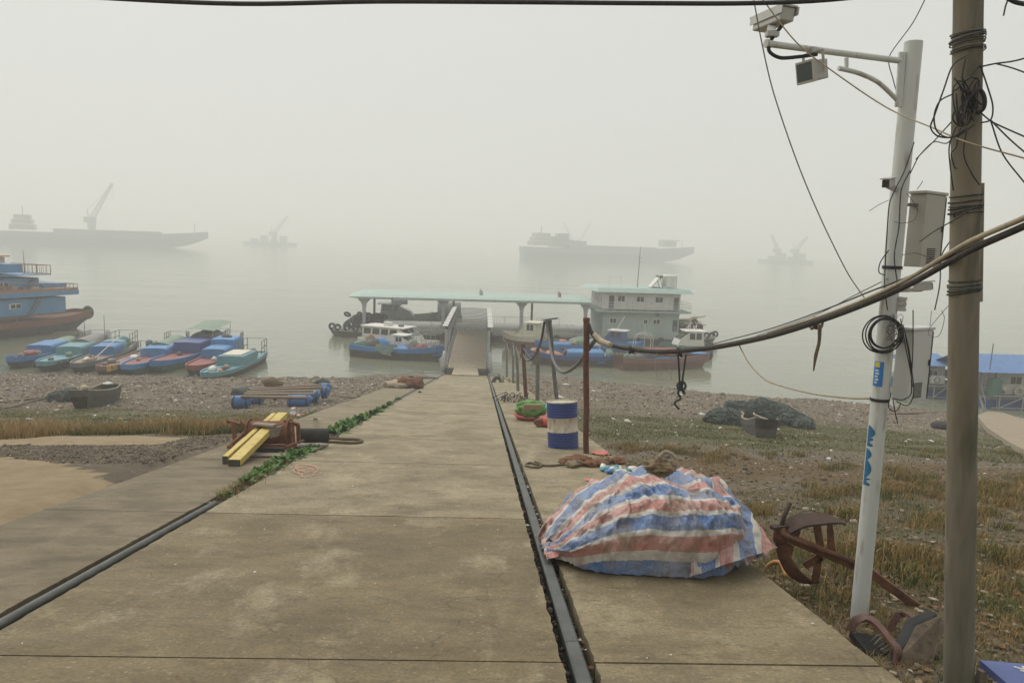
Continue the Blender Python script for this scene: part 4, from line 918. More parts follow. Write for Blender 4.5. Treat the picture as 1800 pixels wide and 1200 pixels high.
# far shed-like barge behind ship one
o = thing('river_barge', 'low hazy barge with cabin behind the stern of the long cargo ship', 'barge', atz(215, 424, 0))
MB().prism([(-38, -5), (38, -5), (42, 5), (-42, 5)], -1, 4).build('hull', 'ship_hull', o); MB().box((15, 0, 6.4), (16, 6, 4.8)).build('deckhouse', 'ship_house', o); MB().box((-12, 0, 5), (30, 6, 2)).build('hatch', 'ship_hull', o)

# ================================================================ blue-roofed floating houses
mat('roof_blue', (.10, .21, .44), (.14, .26, .49), 2, .6)
mat('panel_white', (.6, .6, .57), (.5, .5, .47), 2, .7)
def floathouse(label, px0, px1, pyw, zr, roofspec, wins, D, extra=None, rz=0):
    a, c = at(px0, pyw, D), at(px1, pyw, D); a.z = c.z = 0; W_ = c.x-a.x
    t = thing('floating_house', label, 'house', ((a.x+c.x)/2, D, 0)); mx = (a.x+c.x)/2
    MB().box((0, 2.5, .25), (W_+1.2, 6.4, .8)).build('pontoon_hull', 'boat_navy', t)
    MB().box((0, 2.4, .8), (W_+1.6, 6.8, .18)).build('deck', 'steel_dark', t)
    b = MB(); n_ = max(2, int(W_/1.6))
    for i in range(n_+1):
        x = -W_/2+W_*i/n_; b.bar((x, -1.05, .0), (x, -1.05, 1.0), .07)
        if i < n_: b.bar((x, -1.05, .1), (x+W_/n_, -1.05, .9), .06)
    for zz in (.12, .98): b.bar((-W_/2-.5, -1.08, zz), (W_/2+.5, -1.08, zz), .06)
    b.build('side_truss', 'galv', t)
    return t, mx, W_
t, mx, W_ = floathouse('white cabin with blue pitched roof and air conditioner, left of the concrete pole on a truss pontoon', 1626, 1672, 697, 3, None, None, 56.5)
t['label'] = 'white floating cabin with blue pitched roof, two-pane window and air conditioner'
xl, xr = at(1618, 660, 56.5).x-mx, at(1660, 660, 56.5).x-mx
def zat(px, py, D): return at(px, py, D).z
z0, z1 = .9, zat(1650, 640, 56.5)
MB().box(((xl+xr)/2, 1.6, (z0+z1)/2), (xr-xl, 3.2, z1-z0)).build('wall', 'panel_white', t)
b = MB()
for i in range(9): b.box((xl+(xr-xl)*(i+.5)/9, -.015, (z0+z1)/2), (.03, .03, z1-z0-.1))
b.build('wall_ribs', 'galv', t)
xw0, xw1 = at(1630, 660, 56.5).x-mx, at(1647, 660, 56.5).x-mx; zw0, zw1 = zat(1640, 664, 56.5), zat(1640, 649, 56.5)
f_ = MB().box(((xw0+xw1)/2, -.04, (zw0+zw1)/2), (xw1-xw0, .08, zw1-zw0)).build('window', 'paint_white', t)
for s_ in (0, 1): MB().box((xw0+(xw1-xw0)*(.27+.46*s_), -.09, (zw0+zw1)/2), ((xw1-xw0)*.38, .03, (zw1-zw0)*.78)).build('pane', 'glass_dark', f_)
f_ = MB().box(((xw0+xw1)/2+.3, -.25, z0+.42), (.95, .4, .62)).build('air_conditioner', 'paint_white', t, bevel=.03)
MB().torus(((xw0+xw1)/2+.15, -.46, z0+.42), .2, .03, Matrix.Rotation(R(90), 4, 'X')).build('fan_grille', 'steel_dark', f_)
MB().box(((xw0+xw1)/2, -.05, zw1+.26), (.5, .1, .26)).build('vent', 'steel_dark', t)
zt = zat(1650, 626, 58.5)
b = MB().add([(xl-.6, -.7, z1-.05), (xr+.8, -.7, z1-.05), (xr+.3, 1.7, zt+.25), (xl-.6, 1.7, zt+.25), (xr+.8, 4, z1-.05), (xl-.6, 4, z1-.05)], [(0, 1, 2, 3), (3, 2, 4, 5), (1, 4, 2), (0, 3, 5), (0, 5, 4, 1)]); b.build('roof', 'roof_blue', t)
MB().tube([(xl+.72*(xr-xl), 1.7, zt+.2), (xl+.73*(xr-xl), 1.7, zt+3.6)], .03, 5).build('mast', 'steel_dark', t)
MB().box((xr+.9, .4, z0+.75), (.9, .7, .65)).build('blue_box', 'boat_navy', t)
t2, mx, W_ = floathouse('long floating house with ribbed blue roof, window and white life ring', 1738, 1860, 714, 3, None, None, 53.0)
z1 = zat(1770, 652, 53.0); xl, xr = at(1752, 680, 53).x-mx, W_/2+.3
MB().box(((xl+xr)/2, 1.8, (z0+z1)/2), (xr-xl, 3.2, z1-z0)).build('wall', 'panel_white', t2)
MB().box((xl-.02, 1.8, (z0+z1)/2), (.06, 3.22, z1-z0-.1)).build('corner_panel', 'galv', t2)
xw0, xw1 = at(1777, 670, 53).x-mx, at(1799, 670, 53).x-mx; zw0, zw1 = zat(1788, 677, 53), zat(1788, 661, 53)
f_ = MB().box(((xw0+xw1)/2, .16, (zw0+zw1)/2), (xw1-xw0, .08, zw1-zw0)).build('window', 'paint_white', t2)
for s_ in (0, 1): MB().box((xw0+(xw1-xw0)*(.27+.46*s_), .11, (zw0+zw1)/2), ((xw1-xw0)*.4, .03, (zw1-zw0)*.8)).build('pane', 'glass_dark', f_)
MB().box((xw0-.42, .18, (zw0+zw1)/2), (.6, .05, zw1-zw0)).build('pale_panel', 'wall_green', t2)
MB().torus((at(1792, 688, 53).x-mx, .05, zat(1792, 688, 53)), .3, .1, Matrix.Rotation(R(90), 4, 'X')).build('life_ring', 'boat_cream', t2, True)
rb_ = MB(); xl2 = at(1702, 650, 53).x-mx
n_ = 26
for i in range(n_+1):
    x = xl2+(xr+.6-xl2)*i/n_
    rb_.v += [(x, -.9, z1-.02+.03*(i % 2)), (x, 1.9, z1+.95+.03*(i % 2)), (x, 4.4, z1-.02+.03*(i % 2))]
for i in range(n_): a = 3*i; rb_.f += [(a, a+3, a+4, a+1), (a+1, a+4, a+5, a+2)]
rb_.build('roof', 'roof_blue', t2)
for px in (1716, 1742):
    x = at(px, 690, 53).x-mx; MB().tube([(x, -.3, .9), (x, -.3, z1)], .05, 6).build('post', 'steel_dark', t2)
MB().box((at(1738, 680, 53).x-mx, -.6, 1.5), (.7, .6, 1.25)).build('green_locker', 'boat_green', t2)
for i in range(5): MB().blob((at(1744, 680, 53).x-mx+rnd.uniform(0, .9), rnd.uniform(-.4, .8), 1.2+rnd.uniform(0, .5)), (.3, .3, .35), i, .3, 1).build('sack', ('boat_cream', 'tarp_grey', 'boat_wood')[i % 3], t2, True)
x = at(1733, 640, 53).x-mx; MB().tube([(x, -.4, .9), (x+.1, -.4, z1+2.0)], .035, 5).build('mast', 'steel_dark', t2)
pu, qd = at(1727, 676, 53.5), onterr(1740, 728)
g = thing('access_ladder', 'steep grey access ladder with handrails down from the floating house to the path', 'ladder', qd)
pu = pu-qd; b = MB()
for s_ in (-.4, .4): b.bar((s_, 0, .1), pu+Vector((s_, 0, 0)), .09, .16)
b.build('stringers', 'galv', g)
for i in range(9): MB().box(pu*((i+.5)/9)+Vector((0, 0, .1)), (.76, .2, .04)).build('tread', 'galv', g)
b = MB()
for s_ in (-.42, .42): b.tube([(s_, 0, .9), pu+Vector((s_, 0, .9))], .03, 5); b.tube([(s_, 0, 0.05), (s_, 0, .9)], .03, 5)
b.build('handrail', 'galv', g)
um = thing('red_parasol', 'red parasol top rising above the ribbed blue roof', 'parasol', (at(1815, 645, 56.5).x, 56.5, .9))
zt_ = at(1815, 633, 56.5).z-.9
MB().lathe([(1.35, zt_-.75), (.7, zt_-.3), (.05, zt_)], 10, cap=False).build('canopy', 'red_cloth', um); MB().tube([(0, 0, 0), (0, 0, zt_)], .03, 6).build('pole', 'galv', um)
# ================================================================ things on and beside the slipway
def W(mb, o):                      # world-space geometry -> local to an unrotated thing
    l = o.location; mb.v = [(x-l.x, y-l.y, z-l.z) for x, y, z in mb.v]; return mb
mat('wire_black', (.012, .012, .014), (.03, .03, .03), 30, .55)
mat('wire_grey', (.10, .10, .095), (.16, .15, .14), 30, .7)
mat('wire_beige', (.40, .34, .24), (.32, .27, .19), 8, .7, c3=(.15, .12, .09), p3=(.6, .8))
mat('bundle_dark', (.022, .018, .013), (.05, .04, .028), 9, .8, .004, c3=(.02, .018, .015), p3=(.5, .7)); mat('rope_brown', (.10, .075, .045), (.17, .13, .085), 30, .95, .004)
mat('rust_post', (.085, .03, .018), (.15, .06, .035), 7, .85, .004, c3=(.04, .022, .016), stretch=(1, 1, .35))
mat('post_grey', (.13, .13, .11), (.19, .185, .16), 6, .8, c3=(.1, .06, .04), stretch=(1, 1, .35))
mat('drum_blue', (.010, .035, .19), (.018, .05, .22), 5, .5, .002, c3=(.07, .055, .06), p3=(.56, .72), s3=22)
mat('drum_white', (.50, .45, .34), (.58, .54, .44), 5, .5, .001, c3=(.30, .17, .075), p3=(.5, .72), stretch=(1, 1, .4))
mat('wood_grey', (.19, .15, .115), (.28, .235, .19), 5, .9, .003, stretch=(.3, 3, 3))
mat('yellow_paint', (.50, .37, .075), (.58, .45, .12), 4, .6, .002, c3=(.32, .22, .07), p3=(.58, .75))
mat('black_plastic', (.013, .014, .014), (.028, .03, .03), 6, .8)
mat('red_plastic', (.42, .035, .03), (.5, .07, .05), 6, .5); mat('green_bag', (.07, .22, .035), (.11, .29, .06), 8, .6)
mat('cardboard', (.42, .33, .22), (.5, .41, .29), 5, .85); mat('cloth_brown', (.15, .11, .06), (.24, .185, .11), 14, .95, .01)
mat('rag_rust', (.13, .055, .025), (.22, .10, .05), 12, .95, .01, c3=(.06, .035, .02)); mat('cloth_cyan', (.12, .36, .46), (.3, .5, .56), 12, .8); mat('coral', (.62, .17, .12), (.55, .13, .1), 6, .6)
mat('net_green', (.035, .05, .045), (.075, .095, .08), 22, .95, .03, c3=(.10, .12, .10), p3=(.6, .75)); mat('barrel_blue', (.03, .11, .30), (.05, .15, .36), 5, .5, c3=(.1, .11, .12), p3=(.58, .75))
mat('boat_dark_wood', (.055, .055, .045), (.10, .095, .075), 6, .9, .004); mat('boat_pale_wood', (.26, .22, .16), (.33, .28, .21), 8, .9)

# --- striped tarpaulin heap
def tarp_mat():
    m = bpy.data.materials.new('striped_tarpaulin'); m.use_nodes = True; t = m.node_tree; L = t.links.new; N = t.nodes.new
    b = t.nodes['Principled BSDF']; b.inputs['Roughness'].default_value = .52; b.inputs['Specular IOR Level'].default_value = .35
    uv = N('ShaderNodeUVMap'); uv.uv_map = 'cloth'; sx = N('ShaderNodeSeparateXYZ'); L(uv.outputs[0], sx.inputs[0])
    g = N('ShaderNodeTexCoord')
    def nz(s, d=6, src=None):
        n = N('ShaderNodeTexNoise'); n.inputs['Scale'].default_value = s; n.inputs['Detail'].default_value = d; L(g.outputs['Object'], n.inputs['Vector']); return n.outputs['Fac']
    def ma(op, a, c):
        x = N('ShaderNodeMath'); x.operation = op
        for k, q in enumerate((a, c)):
            if isinstance(q, (int, float)): x.inputs[k].default_value = q
            else: L(q, x.inputs[k])
        return x.outputs[0]
    v = ma('ADD', sx.outputs[1], ma('MULTIPLY', ma('SUBTRACT', nz(28, 3), .5), .011))
    fr = ma('FRACT', ma('MULTIPLY', v, 1/.40), 0)
    cr = N('ShaderNodeValToRGB'); cr.color_ramp.interpolation = 'CONSTANT'; e = cr.color_ramp.elements
    blue, white, red = (.06, .155, .37, 1), (.56, .53, .48, 1), (.46, .185, .16, 1)
    e[0].position = 0; e[0].color = blue; e[1].position = .27; e[1].color = white
    for p, c in ((.41, red), (.74, white), (.88, blue)): q = e.new(p); q.color = c
    L(fr, cr.inputs[0])
    def mix(f, a, c):
        x = N('ShaderNodeMix'); x.data_type = 'RGBA'; L(f, x.inputs[0]); L(a, x.inputs[6])
        if isinstance(c, tuple): x.inputs[7].default_value = (*c, 1)
        else: L(c, x.inputs[7])
        return x.outputs[2]
    def mr(f, a, c, lo, hi):
        x = N('ShaderNodeMapRange'); x.inputs[1].default_value = a; x.inputs[2].default_value = c; x.inputs[3].default_value = lo; x.inputs[4].default_value = hi; L(f, x.inputs[0]); return x.outputs[0]
    c = mix(mr(nz(3.5), .40, .68, .06, .5), cr.outputs[0], (.50, .47, .44)); c = mix(mr(nz(6), .46, .68, 0, .66), c, (.2, .155, .105))
    c = mix(mr(nz(60, 3), .5, .7, 0, .25), c, (.62, .6, .56)); L(c, b.inputs['Base Color'])
    bp = N('ShaderNodeBump'); bp.inputs['Distance'].default_value = .03; L(nz(9, 9), bp.inputs['Height'])
    rn = N('ShaderNodeTexNoise'); rn.noise_type = 'RIDGED_MULTIFRACTAL'; rn.inputs['Scale'].default_value = 2.6; rn.inputs['Detail'].default_value = 3; L(g.outputs['Object'], rn.inputs['Vector'])
    b2_ = N('ShaderNodeBump'); b2_.inputs['Distance'].default_value = .05; L(rn.outputs['Fac'], b2_.inputs['Height']); L(bp.outputs[0], b2_.inputs['Normal']); L(b2_.outputs[0], b.inputs['Normal'])
    MT['striped_tarpaulin'] = m
tarp_mat()
def uvs(o, nu, nv, fn):
    me = o.data; ul = me.uv_layers.new(name='cloth'); vi = np.zeros(len(me.loops), np.int32); me.loops.foreach_get('vertex_index', vi)
    co = np.array([fn(i//(nv+1)/nu, (i % (nv+1))/nv) for i in range((nu+1)*(nv+1))], np.float32); ul.data.foreach_set('uv', co[vi].ravel())
TB = Vector((1.42, 6.55, rampz(6.55)))
heap = thing('tarpaulin_heap', 'heap covered with a worn red, white and blue striped tarpaulin on the slipway', 'tarpaulin', TB)
def rz0(y): return rampz(y)-TB.z
def ridge(x): x = x-math.floor(x); return 1-abs(2*x-1)
def heapf(u, v):
    U = -1+2*u; h = float(np.interp(U, [-1, -.86, -.68, -.45, -.2, .1, .4, .62, .8, .92, 1], [.05, .24, .44, .60, .68, .71, .71, .68, .58, .40, .06]))
    d = .88*(max(0, 1-abs(U)**2.6))**.5*.95+.10+.04*math.sin(U*5)
    th = math.pi*v; sn = math.sin(th); cs = -math.cos(th)
    yy = d*math.copysign(abs(cs)**.72, cs); z = h*max(0, sn)**.55
    x = .085+U*.83*(1+.05*sn)+.05*math.sin(v*9+U*3)*(1-abs(U))
    n1 = mnoise.fractal(Vector((U*2.2, v*3.2, 2.2)), .9, 2.1, 4); n2 = mnoise.fractal(Vector((U*6+2*v, v*5, 7.7)), .8, 2.1, 3)
    fold = (ridge(U*2.3+v*1.6+.8*n1)-.5)*.08*(sn**.5)*min(1, abs(U)*1.1+.25)+(ridge(U*5.1-v*3.3+.9*n2)-.5)*.035+(ridge(v*5.2+U*1.7+1.1*n2)-.5)*.02
    n3 = mnoise.fractal(Vector((U*5.5+3, v*7, 17)), .9, 2.1, 3); fold += .035*(.5-min(1, abs(n3)*2.2))*(sn**.4)
    k = 1+.16*n1*.7
    amp = .35+.65*sn
    y2 = yy*k-fold*amp*(1 if cs < .3 else 0); z2 = max(0, z*k+fold*.6*sn+.02*n2*sn)
    # crumpled hem
    hem = max(0, 1-sn*3.2)
    x += hem*.06*n2; y2 += (hem*(.11+.07*n1)*(1-abs(U)**3)+hem*.014*math.sin(U*9+n1*5))*(1 if cs < 0 else -1); z2 += hem*hem*.012*abs(math.sin(U*11+4*n2))
    left = max(0, -U-.55)/.45; z2 += left*.05*abs(math.sin(v*21+4*n1)); x -= left*.06*math.sin(v*13)
    Y = y2
    return (x-.02, Y, rz0(TB.y+Y)+z2+.006)
NU, NV = 210, 150
o = MB().grid(heapf, NU, NV).build('striped_cover', 'striped_tarpaulin', heap, True)
uvs(o, NU, NV, lambda u, v: (u*2, v*2.25+.075+.16*max(0, -(2*u-1)-.55)))
def flapf(u, v):                   # loose flap thrown over the anchor side, stripes run downhill
    n1 = mnoise.fractal(Vector((u*3+5, v*3, 4)), .9, 2.1, 4); n2 = mnoise.fractal(Vector((u*7, v*5, 9)), .9, 2.1, 3)
    lx, ly = 1228-14*v+6*n1, 842+170*v; rx, ry = 1262+104*v+6*n2, 836+112*v+14*v*v
    px, py = lx+(rx-lx)*u, ly+(ry-ly)*u
    dl = 6.42-.80*v**.55; dr = 6.75-.72*v**.8; D_ = dl+(dr-dl)*u-.10*math.sin(math.pi*u)*(.4+v)+.05*(ridge(u*2.6+.9*n1)-.5)+.03*n2
    p = at(px, py, D_)-TB
    return (p.x, p.y, max(rz0(TB.y+p.y)+.006, p.z))
o = MB().grid(flapf, 40, 46).build('folded_flap', 'striped_tarpaulin', heap, True); uvs(o, 40, 46, lambda u, v: (v, u*(.42+.42*v)+.27))
def skirtf(u, v):                  # crumpled corner on the anchor side
    n1 = mnoise.fractal(Vector((u*4, v*4, 14)), .9, 2.1, 4); x = .60+.50*u+.05*n1; y = -.78+.42*u+.20*v; z = (.05+.30*v*math.sin(math.pi*min(1, u*.9+.15)))*(1+.5*n1)+.05*abs(math.sin(u*14))
    return (x, y, rz0(TB.y+y)+max(.006, z))
o = MB().grid(skirtf, 40, 20).build('crumpled_corner', 'striped_tarpaulin', heap, True); uvs(o, 40, 20, lambda u, v: (v, u*.8+.3*v+.18))
def tailf(u, v):                   # crumpled tail beside the rail
    n1 = mnoise.fractal(Vector((u*4, v*4, 24)), .9, 2.1, 4); x = -.84+.36*u+.03*n1; y = -.50+.80*v+.06*n1; z = (.03+.16*u)*(1+.9*n1)+.05*abs(math.sin(v*17+2*n1))*(1-u)
    return (x, y, rz0(TB.y+y)+max(.006, z))
o = MB().grid(tailf, 24, 44).build('crumpled_tail', 'striped_tarpaulin', heap, True); uvs(o, 24, 44, lambda u, v: (v, v*.85+.45*u+.1))
b = MB(); bm = b.blob((0, 0, .02), (.125, .10, .065), 5, .75, 4, 2.4); p = at(1160, 843, 6.45)
sk = tag(W(b, bpy.data.objects.new('t', None)).build('sack_rag', 'cloth_brown', None, True), 'crumpled brown rag sack lying on top of the striped tarpaulin', 'rag'); sk.location = Vector((p.x, p.y, TB.z+rz0(p.y)+.775))
tw = MB().tube(smoothpath([(-.02, 0, .1), (.03, .02, .15), (.09, .0, .14), (.13, -.02, .1)], 4), [.018]*13, 7).build('twisted_end', 'boat_pale_wood', sk, True)

# --- oil drum
dp = onramp(990, 786); dr = thing('oil_drum', 'blue oil drum with a rust-streaked white middle band beside the rusty post', 'drum', dp); dr.rotation_euler = (R(-6), R(.6), .7)
def ribs(z0, z1, n, r=.286, a=.007):
    out = []
    for i in range(n*6+1):
        t = i/(n*6); out.append((r+a*max(0, math.sin(2*math.pi*n*t-math.pi/2))**.7 if math.sin(2*math.pi*n*t-math.pi/2) > 0 else r, z0+(z1-z0)*t))
    return out
MB().lathe([(.28, 0), (.294, .006), (.294, .02), (.286, .026)]+ribs(.03, .30, 5)+[(.292, .305), (.292, .315)], 40, cap=True).build('lower_band', 'drum_blue', dr, True, angle=50)
MB().lathe([(.292, .315), (.294, .325), (.286, .335), (.286, .565), (.294, .575), (.294, .585)], 40, cap=False).build('middle_band', 'drum_white', dr, True, angle=50)
MB().lathe([(.292, .585), (.286, .592)]+ribs(.595, .85, 5)+[(.287, .862)], 40, cap=False).build('upper_band', 'drum_blue', dr, True, angle=50)
MB().lathe([(.287, .862), (.297, .866), (.297, .882), (.283, .882), (.28, .86), (.0, .858)], 40, cap=False).build('lid', 'drum_white', dr, True, angle=50)

# --- mooring posts and their cable
post_tops = []
for (bx_, by_, y, tx_, ty_, r, m_, lab) in (
    (1031, 796, 13.3, 1031, 562, .052, 'rust_post', 'thick rusty pipe post beside the blue drum'),
    (984, 740, 18.5, 966, 565, .05, 'steel_dark', 'leaning dark post with a flat bar across its top, behind the blue drum'),
    (945, 702, 27.6, 945, 612, .075, 'post_grey', 'grey mooring post behind the green bag and red basin'),
    (925, 698, 30, 919, 604, .08, 'rust_post', 'slim rusty mooring post between two grey posts'),
    (911, 685, 35.8, 908, 611, .075, 'post_grey', 'grey-brown mooring post beside the wooden cradle'),
    (902, 668, 46, 902, 603, .075, 'post_grey', 'thin weathered post standing behind the wooden cradle'),
    (891, 661, 56, 891, 603, .085, 'post_grey', 'pale post at the water edge beside the gangway')):
    top = at(tx_, ty_, y); px_ = at(bx_, by_, y); base = Vector((px_.x, y, (rampz(y) if px_.x < 2.36 else terr(px_.x, y))-.1))
    t_ = thing('mooring_post', lab, 'post', base)
    n_ = 8; MB().tube([(top-base)*(i/n_)+Vector((rnd.uniform(-.008, .008), 0, 0)) for i in range(n_+1)], r, 12).build('shaft', m_, t_, True, angle=50)
    if y < 20: MB().lathe([(r*1.15, 0), (r*1.2, .05), (r*.9, .07)], 12, Matrix.Translation(top-base-Vector((0, 0, .03)))).build('cap', m_, t_)
    if 18 < y < 19: MB().bar(top-base+Vector((-.16, 0, .03)), top-base+Vector((.2, 0, .09)), .05, .03).build('cross_bar', 'steel_dark', t_)
    post_tops.append(top)
def cable(name, label, pts, r, m_, n=8, cat='cable', group=None, seg=6, sm=True):
    P_ = smoothpath(pts, seg) if sm else pts
    if isinstance(r, (list, tuple)):
        k = len(P_); r = [float(np.interp(i/(k-1), [j/(len(r)-1) for j in range(len(r))], r)) for i in range(k)]
    return tag(MB().tube(P_, r, n).build(name, m_, None, True), label, cat, group)
pt = post_tops
cable('mooring_cable', 'dark hose sagging between the rusty post and the leaning dark post', [at(1046, 598, 13.2), at(1030, 620, 13.6), at(1010, 645, 14.6), at(988, 654, 15.8), at(972, 632, 17.2), at(964, 590, 18.3), at(961, 563, 18.5)], .035, 'wire_grey')
cable('mooring_cable', 'slack cable loop between the leaning dark post and the grey posts behind', [at(957, 566, 18.4), at(951, 600, 20), at(940, 625, 24), at(927, 634, 27), at(919, 622, 30)], .03, 'wire_black')
cable('mooring_cable', 'thin pale cable looping along the farther mooring posts', [at(945, 612, 27.6), at(935, 630, 29), at(919, 612, 30), at(913, 630, 33), at(908, 613, 35.8), at(904, 625, 42), at(902, 606, 46), at(896, 622, 52), at(891, 606, 56)], .028, 'wire_grey')
main = [(1034, 568, 13.3), (1040, 585, 13.2), (1055, 602, 13), (1100, 612, 12.3), (1160, 618, 11.2), (1250, 611, 9.9), (1350, 591, 8.0), (1450, 560, 6.5), (1530, 530, 5.5), (1600, 499, 4.9), (1700, 443, 4.02), (1800, 398, 3.6), (1900, 350, 3.3), (3000, -150, 2.3), (6500, -1750, 1.2)]
cable('cable_bundle', 'thick dark cable bundle crossing in front of both poles to the rusty post', [at(*p) for p in main], [.03, .036, .03, .034, .036, .034, .032, .028, .024, .02, .017, .017, .017, .017, .017], 'bundle_dark', 10)
cable('conduit', 'beige conduit tied along the top of the dark cable bundle', [at(x, y-dy, d-.02) for (x, y, d), dy in zip(main[6:], (6, 7, 8, 11, 16, 15, 15, 24, 50))], [.009, .011, .013, .014, .014, .014, .014, .014, .014], 'wire_beige', 10)
cable('thin_wire', 'thin black wire running just above the beige conduit past the poles', [at(x, y-dy, d+.03) for (x, y, d), dy in zip(main[5:], (6, 12, 16, 18, 14, 6, 5, 4, 4, 4))], .006, 'wire_black', 6)
cable('taped_joint', 'white taped joint where the cable bundle leaves the rusty post', [at(1045, 588, 13.15), at(1058, 600, 12.95), at(1075, 606, 12.6)], [.045, .055, .045], 'wire_beige', 10)
for px, py, d, lab in ((1110, 614, 12, 'black tape knot around the sagging cable near the rusty post'), (1195, 618, 10.7, 'rope knot on the sagging cable where black rope hangs'), (1435, 566, 7.4, 'frayed rope knot on the rising cable bundle')):
    c_ = at(px, py, d); b = MB()
    for k in range(4): b.torus(c_+Vector((rnd.uniform(-.04, .04), 0, rnd.uniform(-.02, .02))), .055, .014, Matrix.Rotation(R(90+rnd.uniform(-25, 25)), 4, 'Y'), 12, 5)
    tag(b.build('rope_knot', 'wire_black' if px != 1435 else 'rope_brown', None, True), lab, 'rope')
def dangle(label, pts, r, m_, name='hanging_rope'): return cable(name, label, pts, r, m_, 6, 'rope')
dangle('black rope hanging from the sagging cable, doubled and knotted', [at(1192, 622, 10.7), at(1194, 655, 10.7), at(1197, 685, 10.7), at(1200, 665, 10.7), at(1206, 622, 10.7)], .014, 'wire_black')
dangle('frayed end below the knotted black rope', [at(1198, 672, 10.7), at(1192, 690, 10.7), at(1196, 700, 10.7), at(1186, 708, 10.7), at(1194, 719, 10.7)], .016, 'wire_black')
b = MB().torus(at(1198, 678, 10.7), .06, .018, Matrix.Rotation(R(80), 4, 'X'), 12, 6); b.torus(at(1200, 686, 10.7), .05, .018, Matrix.Rotation(R(60), 4, 'Y'), 12, 6); tag(b.build('rope_knot', 'wire_black', None, True), 'big knot halfway down the hanging black rope', 'rope')
dangle('brown frayed rope end hanging from the rising cable bundle', [at(1441, 570, 7.3), at(1440, 600, 7.3), at(1434, 625, 7.3), at(1430, 652, 7.3)], [.02, .016, .018, .006], 'rope_brown')
for px in (1155, 1180, 1165): dangle('thin straw string trailing from the sagging cable', [at(px, 620, 11.2), at(px-4, 645, 11.2), at(px+2, 668, 11.2)], .004, 'wire_beige')['group'] = 'straw strings on the sagging cable'
cable('thin_cable', 'thin pale cable swooping from the cable bundle to the white pole band', [at(1300, 608, 9), at(1318, 640, 8.6), at(1350, 670, 8), at(1420, 690, 7), at(1490, 699, 6), at(1545, 700, 5.55)], .009, 'wire_beige', 6)

# --- white camera pole
wb_ = onterr(1509, 1094); WY = wb_.y; wt = at(1606, 74, WY)
pole_w = thing('camera_pole', 'white steel pole with arm, rust marks and blue paint marks', 'pole', wb_)
mat('pole_white', (.52, .55, .53), (.60, .62, .59), 3, .5, c3=(.28, .22, .15), p3=(.56, .74), s3=14, stretch=(1, 1, .22)); mat('cabinet_grey', (.38, .36, .31), (.43, .41, .36), 2, .6); mat('cabinet_white', (.52, .53, .50), (.57, .58, .55), 2, .55)
PV = wt-wb_; PR_ = .061
def pw(px, py, dy=0): return at(px, py, WY+dy)-wb_
MB().tube([PV*t for t in (-.03, .25, .5, .75, 1)], [PR_*1.04, PR_*1.02, PR_, PR_, PR_], 24).build('shaft', 'pole_white', pole_w, True, angle=50)
a0, a1 = pw(1590, 108), at(1348, 77, WY*.94)-wb_
MB().tube([a0, a1], .0215, 14).build('arm', 'pole_white', pole_w, True, angle=50)
MB().tube([a1-(a0-a1).normalized()*.01, a1+(a0-a1).normalized()*.03], .027, 12).build('arm_collar', 'pole_white', pole_w)
MB().bar(pw(1586, 92, -.02), pw(1579, 188, -.02), .045, .02, up=(0, 1, 0)).build('mount_plate', 'pole_white', pole_w)
MB().tube(smoothpath([at(1474, 120, WY*.97)-wb_, at(1510, 129, WY*.975)-wb_, at(1545, 146, WY*.985)-wb_, at(1582, 181, WY)-wb_], 5), .016, 12).build('brace', 'pole_white', pole_w, True, angle=60)
MB().bar(at(1488, 102, WY*.972)-wb_, at(1488, 122, WY*.972)-wb_, .02).build('strut', 'pole_white', pole_w)
for px, py in ((1570, 470), (1547, 702)):
    MB().lathe([(PR_+.004, -.012), (PR_+.008, -.01), (PR_+.008, .01), (PR_+.004, .012)], 24, Matrix.Translation(PV*((pw(px, py).z)/PV.z))).build('steel_band', 'wire_black', pole_w)
# painted marks that follow the pole's round face
mat('sign_blue', (.02, .19, .52), rough=.4); mat('spray_blue', (.02, .14, .27), rough=.7); mat('sign_yellow', (.62, .52, .06), rough=.4)
def onpole(name, m_, z0, z1, a0_, a1_, outline=None, off=.002):
    b = MB(); n_ = 8; k = 10
    for i in range(n_+1):
        z = z0+(z1-z0)*i/n_; lo, hi = (a0_, a1_) if outline is None else outline(i/n_)
        for j in range(k+1):
            a = R(lo+(hi-lo)*j/k); c_ = PV*(z/PV.z); b.v.append((c_.x+(PR_*1.025+off)*math.sin(a), c_.y-(PR_*1.025+off)*math.cos(a), z))
    for i in range(n_):
        for j in range(k): q = i*(k+1)+j; b.f.append((q, q+1, q+k+2, q+k+1))
    return b.build(name, m_, pole_w)
zz = lambda py: pw(1540, py).z
onpole('blue_sticker', 'sign_blue', zz(677), zz(634), -88, -22); onpole('yellow_warning_patch', 'sign_yellow', zz(644), zz(635), -78, -45, off=.0035)
for i in range(5): onpole('sticker_lettering', 'paint_white', zz(672-i*5.2), zz(669-i*5.2), -74+(i % 2)*3, -55+(i*7 % 11), off=.0035)
# sprayed blue characters, bulbous strokes
for (p0, p1, f) in ((770, 747, lambda t: (-90, -35-40*abs(2*t-1)**2)), (783, 768, lambda t: (-90, -55+14*math.sin(t*9))), (806, 787, lambda t: (-92, -45-28*abs(2*t-1)**2)), (838, 806, lambda t: (-92, -38-35*abs(2*t-1)**2)), (851, 838, lambda t: (-92, -52+16*math.sin(t*8)))):
    onpole('sprayed_mark', 'spray_blue', zz(p0), zz(p1), 0, 0, f)
